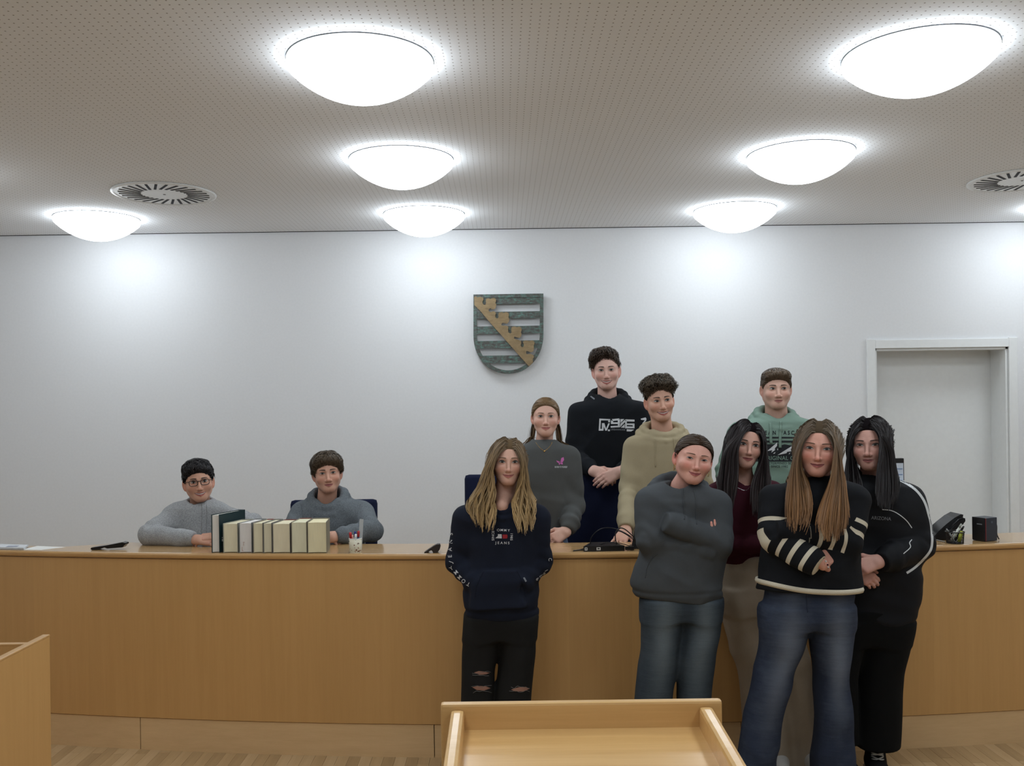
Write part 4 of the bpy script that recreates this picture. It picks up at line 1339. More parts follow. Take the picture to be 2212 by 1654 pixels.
# ------------------------------------------------------------------ hair strands
def ribbons(paths, widths, prof, normals, cols, th=0.35):
    """paths (S,K,3), widths (S,), prof (K,), normals (S,K,3), cols (S,K,3) -> fine flat strands"""
    S, K, _ = paths.shape
    t = np.gradient(paths, axis=1); t /= np.maximum(np.linalg.norm(t, axis=2, keepdims=True), 1e-9)
    n = normals - t * np.sum(normals * t, 2, keepdims=True); n /= np.maximum(np.linalg.norm(n, axis=2, keepdims=True), 1e-9)
    x = np.cross(t, n)
    tw = np.random.RandomState(S).normal(size=(S, 1, 1)) * 0.35
    x = x * np.cos(tw) + n * np.sin(tw)
    w = widths[:, None, None] * prof[None, :, None]
    P = np.stack([paths + x * w, paths - x * w], 2).reshape(-1, 3)
    base = (np.arange(S)[:, None] * K + np.arange(K - 1)[None]) * 2
    q = np.stack([base, base + 1, base + 3, base + 2], -1).reshape(-1, 4)
    C = np.repeat(cols[:, :, None, :], 2, 2)
    return P, q, C.reshape(-1, 3)

def scalp_roots(hd, n, seed, region, thick=0.0):
    r = np.random.RandomState(seed)
    d = r.normal(size=(n * 6, 3)); d /= np.linalg.norm(d, axis=1)[:, None]
    q = np.array([0, -0.018, 0.027]) + d * (np.array([0.0765 * hd.fw, 0.097, 0.084]) + thick)
    ok = region(q)
    return q[ok][:n]

def grow(hd, roots, dir0, length, K, coll, off, bias, grav=0.35, seed=0, jitter=0.05, pull=None):
    r = np.random.RandomState(seed)
    p = hd.wld(roots); v = dir0 @ hd.B
    S = len(p); step = (length / (K - 1))[:, None]
    out = [p.copy()]
    g0 = np.array([0, 0, -1.0])
    for k in range(K - 1):
        v = v + grav * (g0 + bias(p, k)) + r.normal(size=(S, 3)) * jitter
        v /= np.linalg.norm(v, axis=1)[:, None]
        q = p + v * step
        if pull is not None: q = pull(q, k)
        for _ in range(2):
            d = coll(q.astype(F32)).astype(float) - off
            m = d < 0
            if m.any():
                gr = grad(coll, q[m].astype(F32), 0.003).astype(float)
                gr /= np.maximum(np.linalg.norm(gr, axis=1)[:, None], 1e-6)
                q[m] -= gr * d[m][:, None]
        v = q - p; v /= np.maximum(np.linalg.norm(v, axis=1)[:, None], 1e-9)
        p = q
        out.append(p.copy())
    return np.stack(out, 1)

def hairline(q, hl, m=1.0):
    """negative inside the haired part of the head (local coordinates)"""
    return (q[:, 1] * m - q[:, 2] - hl) / math.sqrt(1 + m * m)

# ================================================================== PEOPLE: bodies and clothes
def atz(px, Y, z):
    u = (z - CAMH) * FPX / Y
    x = (px - VPX + u * SN) / CS
    return np.array([x * Y / FPX, Y, z])

def row_stack(rows, Y, n=2.3, cut=0.01):
    out = []
    for r in rows:
        py, xl, xr, hd = r[:4]
        yy = Y + (r[4] if len(r) > 4 else 0.0)
        a, b = at(xl, py, yy), at(xr, py, yy)
        out.append(((a[2] + b[2]) / 2, (a[0] + b[0]) / 2, yy, (b[0] - a[0]) / 2, hd))
    return Stack(out, n, cut)

class Arm:
    def __init__(s, S, E, W, rs=0.062, re=0.052, rm=0.046, rw=0.034, mid=0.78, hug=0.008, fold=0.0065):
        s.S, s.E, s.W = (np.asarray(x, float) for x in (S, E, W))
        s.Mp = s.E + (s.W - s.E) * mid
        s.r = (rs, re, rm, rw); s.hug = hug; s.fold = fold
        s.L1 = np.linalg.norm(s.E - s.S); s.L2 = np.linalg.norm(s.W - s.E)
        s.dir = (s.W - s.E) / s.L2
    def upper(s, p):
        d = capd(p, s.S, s.E, s.r[0], s.r[1])
        u = (s.E - s.S) / s.L1
        a = (p - s.S.astype(F32)) @ u.astype(F32) - s.L1
        return d + s.fold * 0.55 * np.sin(a * 80 + 5 * wob(p, 3, 14)) * np.exp(-(a / 0.10) ** 2) - s.fold * 0.8 * ridge(p, 31, 20)
    def fore(s, p):
        d = chain(p, [s.E, s.Mp, s.W], [s.r[1], s.r[2], s.r[3]], 0.012)
        a = (p - s.E.astype(F32)) @ s.dir.astype(F32)
        d = d + s.fold * 0.55 * np.sin(a * 85 + 5 * wob(p, 5, 14)) * (np.exp(-(a / 0.09) ** 2) + 0.8 * np.exp(-((a - s.L2 * 0.72) / 0.06) ** 2)) - s.fold * 0.8 * ridge(p, 37, 20)
        e = (p - s.W.astype(F32)) @ s.dir.astype(F32)
        return smax(d, e, 0.006)
    def param(s, p):
        """distance along the sleeve from the shoulder"""
        du = capd(p, s.S, s.E, *s.r[:2]); df = chain(p, [s.E, s.Mp, s.W], s.r[1:], 0.0)
        a = np.clip((p - s.S.astype(F32)) @ ((s.E - s.S) / s.L1).astype(F32), 0, s.L1)
        b = np.clip((p - s.E.astype(F32)) @ s.dir.astype(F32), 0, s.L2) + s.L1
        # soft change from upper arm to forearm at the elbow
        w = 1 / (1 + np.exp(-(du - df) / 0.006))
        return a * (1 - w) + b * w, np.minimum(du, df)

class Hood:
    """ring of cloth round the neck: c world centre, rx, ry radii, drop at the front, rise at the back, tube radius"""
    def __init__(s, c, rx=0.085, ry=0.075, drop=0.055, rise=0.03, r=0.026, sack=True, side=0.0, yaw=0.0):
        s.c = np.asarray(c, float); s.r = r
        pts = []
        for i in range(15):
            a = 2 * PI * i / 14
            fr = (1 + math.cos(a)) / 2
            x = rx * math.sin(a); y = -ry * math.cos(a)
            x, y = x * math.cos(yaw) - y * math.sin(yaw), x * math.sin(yaw) + y * math.cos(yaw)
            pts.append(s.c + np.array([x, y, -drop * fr ** 1.4 + rise * (1 - fr) + side * math.sin(a)]))
        s.pts = pts
        s.rs = [r * (0.72 + 0.4 * (1 - (1 + math.cos(2 * PI * i / 14)) / 2)) for i in range(15)]
        s.hole = (s.c + np.array([0, -ry * 0.50, -drop * 1.15]), s.c + np.array([0, -ry * 0.25, 0.12]), min(0.034, rx * 0.4), rx - r * 0.35)
        s.sack = (s.c + np.array([0, ry + 0.035, -0.05]), (rx * 1.15, 0.05, 0.085)) if sack else None
        s.pts2 = [s.c + (q_ - s.c) * np.array([1.24, 1.16, 1.12]) + np.array([0, 0, -r * 0.95]) for q_ in pts]
        s.rs2 = [x_ * 0.95 for x_ in s.rs]
    def sdf(s, p):
        d = smin(chain(p, s.pts, s.rs, 0.006), chain(p, s.pts2, s.rs2, 0.006), 0.004)
        if s.sack: d = smin(d, elld(p, *s.sack), 0.03)
        return d + 0.002 * wob(p, 17, 60)

class Garment:
    def __init__(s, torso, arms, neck=None, rings=(), extra=(), fold=0.004, seed=1, ksh=0.045, hem=None):
        s.torso, s.arms, s.neck, s.rings, s.extra, s.foldA, s.seed, s.ksh, s.hem = torso, arms, neck, rings, extra, fold, seed, ksh, hem
    def sdf(s, p):
        d = s.torso(p)
        for e, k in s.extra: d = smin(d, e(p), k)
        d = d + s.foldA * (0.8 * wob(p, s.seed, 20) - 0.8 * ridge(p * np.array([1, 1, 1.5], F32), s.seed + 7, 17))
        if s.hem is not None:
            zh, hh, am = s.hem
            z = p[:, 2]
            d = d + am * np.exp(-((z - (zh + hh)) / 0.008) ** 2)
        for a in s.arms: d = smin(d, a.upper(p), s.ksh)
        fa = None
        for a in s.arms:
            e = a.fore(p)
            d = smin(d, e, a.hug)
        for h in s.rings:
            d = smin(d, h.sdf(p), 0.008)
            if getattr(h, 'hole', None): d = smax(d, -capd(p, *h.hole), 0.010)
        if s.neck is not None:
            a, b, ra, rb = s.neck
            d = smax(d, -capd(p, a, b, ra, rb), 0.008)
        return d
    def bounds(s):
        A = [np.array([s.torso.c[0].min() - s.torso.c[2].max(), s.torso.c[1].min() - s.torso.c[3].max(), s.torso.z[0]]),
             np.array([s.torso.c[0].max() + s.torso.c[2].max(), s.torso.c[1].max() + s.torso.c[3].max(), s.torso.z[-1]])]
        for a in s.arms:
            for q, r in ((a.S, a.r[0]), (a.E, a.r[1]), (a.Mp, a.r[2]), (a.W, a.r[3])): A += [q - r, q + r]
        for h in s.rings:
            A += [np.min(h.pts, 0) - h.r * 1.3 - 0.03, np.max(h.pts, 0) + h.r * 1.3 + 0.03]
            if getattr(h, 'sack', None): A += [h.sack[0] - h.sack[1], h.sack[0] + h.sack[1]]
        A = np.array(A)
        return A.min(0) - 0.025, A.max(0) + 0.025

class Ring:
    """thin collar rib"""
    def __init__(s, c, rx, ry, drop, r, rise=0.0, hole=False):
        s.c = np.asarray(c, float); s.r = r
        if hole: s.hole = (s.c + np.array([0, -ry * 0.55, -drop * 1.05]), s.c + np.array([0, -ry * 0.2, 0.12]), 0.036, rx - r * 0.4)
        s.pts = [s.c + np.array([rx * math.sin(a), -ry * math.cos(a), -drop * ((1 + math.cos(a)) / 2) ** 1.3 + rise * (1 - (1 + math.cos(a)) / 2)]) for a in np.linspace(0, 2 * PI, 17)]
    def sdf(s, p): return chain(p, s.pts, [s.r] * 17, 0.0)

class Pants:
    def __init__(s, pelvis, legs, fold=0.004, seed=2, k=0.03):
        s.pelvis, s.legs, s.fold, s.seed, s.k = pelvis, legs, fold, seed, k
    def sdf(s, p):
        d = s.pelvis(p)
        for l in s.legs: d = smin(d, l(p), s.k)
        return d + s.fold * (0.9 * wob(p * np.array([1, 1, 0.7], F32), s.seed, 22) - 0.7 * ridge(p * np.array([1.1, 1.1, 0.9], F32), s.seed + 3, 16))
    def bounds(s):
        A = []
        for st in [s.pelvis] + list(s.legs):
            A += [np.array([st.c[0].min() - st.c[2].max(), st.c[1].min() - st.c[3].max(), st.z[0]]), np.array([st.c[0].max() + st.c[2].max(), st.c[1].max() + st.c[3].max(), st.z[-1]])]
        A = np.array(A)
        return A.min(0) - 0.02, A.max(0) + 0.02

class SeatedPants:
    def __init__(s, x, y, zf):
        s.x, s.y, s.zf = x, y, zf
        s.legs = []
        for sg in (-1, 1):
            s.legs.append([V3(x + sg * 0.085, y, zf + 0.53), V3(x + sg * 0.13, y - 0.34, zf + 0.52), V3(x + sg * 0.13, y - 0.16, zf + 0.09)])
    def sdf(s, p):
        d = elld(p, (s.x, s.y, s.zf + 0.56), (0.17, 0.13, 0.13))
        for l in s.legs: d = smin(d, chain(p, l, [0.085, 0.066, 0.052], 0.02), 0.04)
        return d + 0.003 * wob(p, 4, 28)
    def bounds(s): return np.array([s.x - 0.25, s.y - 0.45, s.zf]), np.array([s.x + 0.25, s.y + 0.2, s.zf + 0.75])

def plain_legs(x0, x1, Y, ztop, zf, hd=0.10):
    xc = (x0 + x1) / 2; hw = (x1 - x0) / 2
    pel = Stack([(ztop - 0.22, xc, Y, hw * 0.98, hd), (ztop - 0.1, xc, Y, hw, hd * 1.05), (ztop, xc, Y, hw * 0.9, hd * 0.9)])
    legs = []
    for sg in (-1, 1):
        legs.append(Stack([(zf + 0.03, xc + sg * hw * 0.55, Y, 0.06, 0.065), (zf + 0.45, xc + sg * hw * 0.52, Y, 0.07, 0.075), (ztop - 0.15, xc + sg * hw * 0.48, Y, hw * 0.52, hd * 0.95)]))
    return Pants(pel, legs)

SHOE_N = [0]
def shoe(parent, x, y, zf, dirx=0.0, mat=None, high=0.0, sc=1.0, label=None):
    f2 = np.array([dirx, -1.0]); f2 /= np.linalg.norm(f2); sd = np.array([-f2[1], f2[0]])
    def W(a, b, c): return np.array([x + f2[0] * a + sd[0] * b, y + f2[1] * a + sd[1] * b, zf + c])
    def f(p):
        d = chain(p, [W(-0.055, 0, 0.045), W(0.05, 0, 0.04), W(0.15 * sc, 0, 0.028)], [0.042, 0.043, 0.036], 0.02)
        d = smin(d, capd(p, W(-0.02, 0, 0.07), W(-0.005, 0, 0.09 + high), 0.046, 0.044), 0.03)
        d = smax(d, zf + 0.018 - p[:, 2], 0.004)
        return smax(d, p[:, 2] - (zf + 0.085 + high), 0.006)
    lo = np.array([min(x - 0.12, x + f2[0] * 0.2 - 0.08), y - 0.24, zf]); hi = np.array([max(x + 0.12, x + f2[0] * 0.2 + 0.08), y + 0.12, zf + 0.1 + high + 0.02])
    P, Q = nets(f, lo, hi, 0.0075)
    o = obj('shoe', npmesh('shoe', P, Q), mat, parent)
    if label: o['label'] = label
    def g(p):
        d = chain(p, [W(-0.055, 0, 0.012), W(0.05, 0, 0.012), W(0.15 * sc, 0, 0.012)], [0.046, 0.047, 0.042], 0.02)
        return smax(smax(d, p[:, 2] - (zf + 0.024), 0.003), zf + 0.001 - p[:, 2], 0.003)
    P, Q = nets(g, lo, np.array([hi[0], hi[1], zf + 0.05]), 0.0075)
    obj('sole', npmesh('sole', P, Q), M['sole'], o)
    return o, f, W
M['sole'] = plain('rubber_sole', (190, 188, 180), 0.7)
M['shoe_black'] = cloth('black_canvas', (26, 26, 28))
M['shoe_white'] = cloth('white_leather', (190, 188, 184), blotch=0.15)
M['lace'] = cloth('white_lace', (205, 205, 200))

def body_mesh(label, hd, nb, nr, hands, inner, skin, group=None, chest=None):
    """one mesh: head and neck, hands, and the body inside the clothes, with face colours"""
    na = hd.wld((0, -0.024, -0.052))
    nm = hd.wld((0, -0.020, -0.085))
    nb = np.asarray(nb, float)
    def f(p):
        d = hd.sdf(p)
        n = chain(p, [na, nm * 0.5 + na * 0.5 + 0, nb], [nr * 0.98, nr * 0.98, nr * 1.12], 0.02)
        if chest is not None: n = smin(n, capd(p, nb, chest, nr * 1.15, nr * 0.75), 0.03)
        return smin(d, n, 0.022 * hd.sc)
    c = hd.wld((0, 0, 0))
    lo = np.minimum(c - 0.155 * hd.sc, np.array([nb[0] - nr * 1.3, nb[1] - nr * 1.3, nb[2] - 0.01])); hi = np.maximum(c + 0.155 * hd.sc, nb + nr * 1.3)
    lo[2] = nb[2] - 0.01
    if chest is not None: lo = np.minimum(lo, np.asarray(chest) - nr * 0.9); hi = np.maximum(hi, np.asarray(chest) + nr * 0.9)
    P, Q = nets(f, lo, hi, 0.0030)
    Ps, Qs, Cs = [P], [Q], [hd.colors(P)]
    base = len(P)
    Pf, Qf, Cf = hd.features()
    Ps.append(Pf); Qs.append(Qf + base); Cs.append(Cf); base += len(Pf)
    for h in hands:
        P, Q = nets(h.sdf, *h.bounds(), 0.0034)
        Ps.append(P); Qs.append(Q + base); Cs.append(h.colors(P, skin)); base += len(P)
    fi = lambda p: np.minimum.reduce([g(p) for g in inner]) + F32(0.022)
    b = [g.__self__.bounds() for g in inner]
    P, Q = nets(fi, np.min([x[0] for x in b], 0), np.max([x[1] for x in b], 0), 0.017, newton=0)
    Ps.append(P); Qs.append(Q + base); Cs.append(np.tile(lin(skin), (len(P), 1)))
    me = npmesh('person', np.vstack(Ps), np.vstack(Qs), np.vstack(Cs))
    o = obj('person', me, M['skin'])
    tag(o, label, 'person', group)
    o['neck_ok'] = 1
    del o['neck_ok']
    return o, f

def cloth_obj(name, g, mat, parent, h=0.0075, label=None, attrs=None):
    P, Q = nets(g.sdf, *g.bounds(), h)
    o = obj(name, npmesh(name, P, Q, attrs=attrs(P) if attrs else None), mat, parent)
    if label: o['label'] = label
    return o

# ------------------------------------------------------------------ things laid on clothes
def drape_poly(name, polys, f, Y0, mat, parent, off=0.0018, maxe=7.0):
    """flat print: polygons in picture pixels laid on a garment surface"""
    bm = bmesh.new()
    for poly in polys:
        vs = [bm.verts.new((x, -y, 0)) for x, y in poly]
        try: bm.faces.new(vs)
        except ValueError: pass
    return drape_bm(name, bm, f, Y0, mat, parent, off, maxe)

def drape_bm(name, bm, f, Y0, mat, parent, off=0.0018, maxe=7.0):
    bmesh.ops.triangulate(bm, faces=bm.faces)
    for _ in range(4):
        es = [e for e in bm.edges if e.calc_length() > maxe]
        if not es: break
        bmesh.ops.subdivide_edges(bm, edges=es, cuts=1)
        bmesh.ops.triangulate(bm, faces=bm.faces)
    bm.verts.ensure_lookup_table()
    C = np.array([v.co[:] for v in bm.verts])
    W = hit(f, C[:, 0], -C[:, 1], Y0, off=off)
    for v, w_ in zip(bm.verts, W): v.co = w_
    bmesh.ops.recalc_face_normals(bm, faces=bm.faces)
    return bm_obj(name, bm, mat, parent)

def letters(name, items, f, Y0, mat, parent, off=0.0018):
    """items: (text, px, py, size px, angle deg, stretch, spacing, bold)"""
    bm = bmesh.new()
    for it in items:
        text_bm(bm, it[0], it[1], it[2], it[3], math.radians(it[4]) if len(it) > 4 else 0, it[5] if len(it) > 5 else 1, it[6] if len(it) > 6 else 1, it[7] if len(it) > 7 else 0)
    return drape_bm(name, bm, f, Y0, mat, parent, off)

def cord(name, px, f, Y0, r, mat, parent, n=22, off=None):
    """tube along picture points laid on a surface"""
    q = catmull(np.array(px, float), n)
    W = hit(f, q[:, 0], q[:, 1], Y0, off=r * 0.6 if off is None else off)
    W = W[W[:, 1] < np.median(W[:, 1]) + 0.12]
    bm = bmesh.new(); add_tube(bm, W, r, 6)
    return bm_obj(name, bm, mat, parent, True)

def band(name, px, wpx, f, Y0, mat, parent, n=24, off=0.0016):
    """flat strip of cloth following picture points on a surface"""
    q = catmull(np.array(px, float), n)
    t = np.gradient(q, axis=0); t /= np.linalg.norm(t, axis=1)[:, None]
    nn = np.stack([-t[:, 1], t[:, 0]], 1)
    W0 = hit(f, q[:, 0], q[:, 1], Y0); ok = W0[:, 1] < np.median(W0[:, 1]) + 0.14
    q, nn = q[ok], nn[ok]; n = len(q)
    rows = [q + nn * wpx * s for s in (-0.5, -0.17, 0.17, 0.5)]
    A = np.concatenate(rows)
    W = hit(f, A[:, 0], A[:, 1], Y0, off=off)
    i = np.arange(4 * n).reshape(4, n)
    Q = np.stack([i[:-1, :-1], i[:-1, 1:], i[1:, 1:], i[1:, :-1]], -1).reshape(-1, 4)
    return obj(name, npmesh(name, W, Q), mat, parent)

# ------------------------------------------------------------------ hair styles
def mixcol(c1, c2, t): return np.array(c1)[None, None] * (1 - t[..., None]) + np.array(c2)[None, None] * t[..., None]

def hair_obj(hd, parent, parts, label=None):
    Ps, Qs, Cs, b = [], [], [], 0
    for P, Q, C in parts:
        Ps.append(P); Qs.append(Q + b); Cs.append(C); b += len(P)
    o = obj('hair', npmesh('hair', np.vstack(Ps), np.vstack(Qs), np.vstack(Cs)), M['hair'], parent)
    o.data.materials.append(M['hair_base'])
    mi = np.zeros(len(o.data.polygons), np.int32); mi[:len(parts[0][1])] = 1
    o.data.polygons.foreach_set('material_index', mi)
    if label: o['label'] = label
    return o

def hair_cap(hd, t, hl, vols=(), lump=0.0, lf=70, m=1.0, seed=3, ear_cut=True, streak=None, h=0.0045, extra=None, kv=0.02):
    def f(q):
        e = hairline(q, hl, m)
        if extra is not None: e = extra(q, e)
        d = hd.skull(q) - t * np.clip(0.30 - e / 0.022, 0, 1)
        for c, r in vols: d = smin(d, elld(q, c, r), kv)
        if lump: d = d + lump * wob(q, seed, lf)
        d = smax(d, e, 0.02 if vols else 0.006)
        if ear_cut:
            side = q.copy(); side[:, 0] = np.abs(side[:, 0])
            d = smax(d, -elld(side, (0.086 * hd.fw, -0.010, -0.016), (0.026, 0.026, 0.036)), 0.008)
        return d
    P, Q = nets(f, np.array([-0.13, -0.16, -0.12]), np.array([0.13, 0.125, 0.19]), h)
    return f, P, Q

def hug_paths(hd, R, tgt, K, lift, part=0.0, maxlen=0.16):
    """strands combed over the skull towards a point at the back"""
    S = len(R); tt = np.linspace(0, 1, K)
    p = R.copy(); pl = []; ln = np.minimum(np.linalg.norm(R - tgt, axis=1) * 1.15, maxlen) / (K - 1)
    lift = np.broadcast_to(lift, (S,))
    for k in range(K):
        dd = hd.skull(p.astype(F32)).astype(float) - lift
        gr = grad(hd.skull, p.astype(F32), 0.003).astype(float); gr /= np.linalg.norm(gr, axis=1)[:, None]
        p = p - gr * dd[:, None]
        pl.append(p)
        push = np.stack([np.sign(p[:, 0] - part + 1e-4) * np.clip(0.05 + p[:, 1], 0, 0.1) * 9, np.zeros(S), np.zeros(S)], 1)
        d = tgt - p; d /= np.linalg.norm(d, axis=1)[:, None]; d = d + push * (1 - tt[k]); d /= np.linalg.norm(d, axis=1)[:, None]
        p = p + d * ln[:, None]
    paths = np.stack(pl, 1); nr = paths - np.array([0, -0.018, 0.027]); nr /= np.linalg.norm(nr, axis=2, keepdims=True)
    return hd.wld(paths.reshape(-1, 3)).reshape(paths.shape), (nr.reshape(-1, 3) @ hd.B).reshape(nr.shape)

def hair_long(hd, parent, coll_body, Y, left, right, root, tip, n=2300, part=0.0, wave=0.0, hl=0.02, seed=5, wid=0.0017, K=23, label=None, crown=0.0, tiprange=0.12, face=1.0, tipend=None, fly=0.0):
    """left/right: rows (py, inner edge px, outer edge px) of the hair falling on each side of the face"""
    rs = np.random.RandomState(seed)
    f, P, Q = hair_cap(hd, 0.0055 + crown, hl, ear_cut=False)
    W = hd.wld(P)
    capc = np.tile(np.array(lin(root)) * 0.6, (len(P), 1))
    region = lambda q: hairline(q, hl - 0.010) < 0
    r1 = scalp_roots(hd, int(n * 0.66), seed, region)
    m2 = n - len(r1)
    b = rs.uniform(-0.085, 0.078, m2); a = part + np.sign(rs.normal(size=m2)) * rs.uniform(0.0004, 0.012, m2)
    zz = 0.027 + 0.084 * np.sqrt(np.maximum(1 - (a / 0.0765) ** 2 - ((b + 0.018) / 0.097) ** 2, 0.02))
    r2 = np.stack([a, b, zz], 1); r2 = r2[hairline(r2, hl - 0.006) < 0]
    R = np.vstack([r1, r2]); S = len(R)
    sg = np.sign(R[:, 0] - part); sg[sg == 0] = 1
    az = np.arctan2(np.abs(R[:, 0] - part) + 1e-4, R[:, 1] + 0.018)           # 0 front .. pi back
    az = np.where(np.arange(S) >= len(r1), rs.uniform(0.1, 2.6, S), az)
    u = np.clip(az / 1.9, 0, 1) * 0.92 + rs.uniform(-0.06, 0.08, S)
    back = az > 2.05
    u = np.where(back, rs.uniform(0.10, 0.60, S), u)
    u = np.clip(u, 0, 1)
    d0 = np.stack([sg * 0.8, np.where(R[:, 1] < -0.05, -0.8, -0.12), np.full(S, -0.1)], 1)
    off = (0.003 + crown + rs.uniform(0, 0.011, S)) * hd.sc + np.where(back, 0.0, 0.004)
    tabs = []
    for rows in (left, right):
        zs = np.array([at(r[1], r[0], 1.0)[2] - CAMH for r in rows]); xi = np.array([at(r[1], r[0], 1.0)[0] for r in rows]); xo = np.array([at(r[2], r[0], 1.0)[0] for r in rows])
        o_ = np.argsort(zs); tabs.append((zs[o_], xi[o_], xo[o_]))
    zend = np.array([t_[0][0] * (Y - 0.1) + CAMH for t_ in tabs]); ztop = float(hd.wld((0, 0, 0.105))[2])
    shield = lambda q: elld(q, (0, 0.095, -0.035), (0.056 * face * hd.fw, 0.052, 0.100))
    def coll(p):
        q = hd.loc(p)
        return np.minimum(np.minimum(hd.local(q), shield(q)) * F32(hd.sc), coll_body(p))
    zref = float(hd.wld((0, 0, 0.07))[2])
    def pull(q, k):
        o_ = q.copy()
        for i, s_ in enumerate((-1, 1)):
            m = sg == s_
            zs, xi, xo = tabs[i]
            yy = q[m, 1]; zk = (q[m, 2] - CAMH) / yy
            xt = yy * (np.interp(zk, zs, xi) * (1 - u[m]) + np.interp(zk, zs, xo) * u[m])
            st = np.clip((zref - q[m, 2]) / 0.09, 0, 1) * 0.5
            nx_ = q[m, 0] + (xt - q[m, 0]) * st
            lim = yy * np.interp(zk, zs, xo)
            o_[m, 0] = np.minimum(nx_, lim + 0.002) if s_ > 0 else np.maximum(nx_, lim - 0.002)
        return o_
    ctr = hd.wld((0, -0.02, 0))
    def bias(p, k):
        low = np.clip((ctr[2] - 0.05 - p[:, 2]) / 0.07, 0, 1)
        by = np.where(back, 0.30, -0.42)
        return np.stack([np.zeros(S), by * low, np.zeros(S)], 1)
    zr = hd.wld(R)[:, 2]
    ze = np.where(sg < 0, zend[0], zend[1])
    ln = (zr - ze) * rs.uniform(1 - tiprange, 1.04, S) + 0.05
    paths = grow(hd, R, d0, ln, K, coll, off, bias, 0.55, seed, 0.02, pull)
    for _ in range(6):
        paths[:, 2:-1] = 0.25 * paths[:, 1:-2] + 0.5 * paths[:, 2:-1] + 0.25 * paths[:, 3:]
    lq = hd.loc(paths.reshape(-1, 3).astype(F32)).reshape(S, K, 3)
    bad = ((np.abs(lq[:, :, 0]) < 0.046 * hd.fw) & (lq[:, :, 1] > 0.045) & (lq[:, :, 2] < 0.045) & (lq[:, :, 2] > -0.11)).any(1)
    keep = ~bad
    paths, u, sg, back = paths[keep], u[keep], sg[keep], back[keep]; S = len(paths)
    t = np.linspace(0, 1, K)
    nrm = paths - np.concatenate([np.broadcast_to(ctr[:2] + np.array([0, 0.03]), (S, K, 2)), paths[:, :, 2:3]], 2)
    nrm[:, :, 1] -= 0.03
    nrm /= np.maximum(np.linalg.norm(nrm, axis=2, keepdims=True), 1e-6)
    tx = np.cross(np.gradient(paths, axis=1), nrm); tx /= np.maximum(np.linalg.norm(tx, axis=2, keepdims=True), 1e-9)
    cl = np.floor(u * 9) * 2.1 + np.where(sg > 0, 1.7, 0) + np.where(back, 4.0, 0)
    if wave:
        ph = cl[:, None] + rs.normal(size=(S, 1)) * 0.35
        amp = wave * np.clip((t - 0.30) / 0.35, 0, 1)[None]
        fr = 2 * PI * (2.9 + 0.4 * np.sin(cl * 3))[:, None]
        paths = paths + tx * (amp * np.sin(fr * t[None] + ph))[..., None] + nrm * (amp * 0.6 * (1 + np.cos(fr * t[None] + ph)))[..., None]
        # gather each lock
        for c_ in np.unique(cl):
            m = cl == c_
            if m.sum() < 3: continue
            mean = paths[m].mean(0, keepdims=True)
            k_ = (0.30 * np.clip((t - 0.35) / 0.5, 0, 1))[None, :, None]
            paths[m] = paths[m] * (1 - k_) + mean * k_ + rs.normal(size=(m.sum(), 1, 3)) * 0.002
    elif fly:
        paths = paths + tx * (fly * np.clip(t - 0.5, 0, 1)[None] * rs.normal(size=(S, 1)))[..., None]
    prof = np.clip(np.minimum(t * 8 + 0.5, 1), 0, 1) * np.where(t > 0.7, np.maximum(1 - (t - 0.7) / 0.32, 0.0) ** 0.7 * 0.8 + 0.2, 1)
    tt = np.clip((t - 0.12) / 0.7, 0, 1)[None].repeat(S, 0)
    rnd = np.random.RandomState(seed + 1).uniform(0.75, 1.2, 40)[(cl.astype(int)) % 40] * rs.uniform(0.82, 1.2, S)
    col = mixcol(lin(root), lin(tip), tt) * rnd[:, None, None]
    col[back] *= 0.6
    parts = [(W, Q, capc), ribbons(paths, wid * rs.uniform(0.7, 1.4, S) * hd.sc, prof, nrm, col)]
    return hair_obj(hd, parent, parts, label)

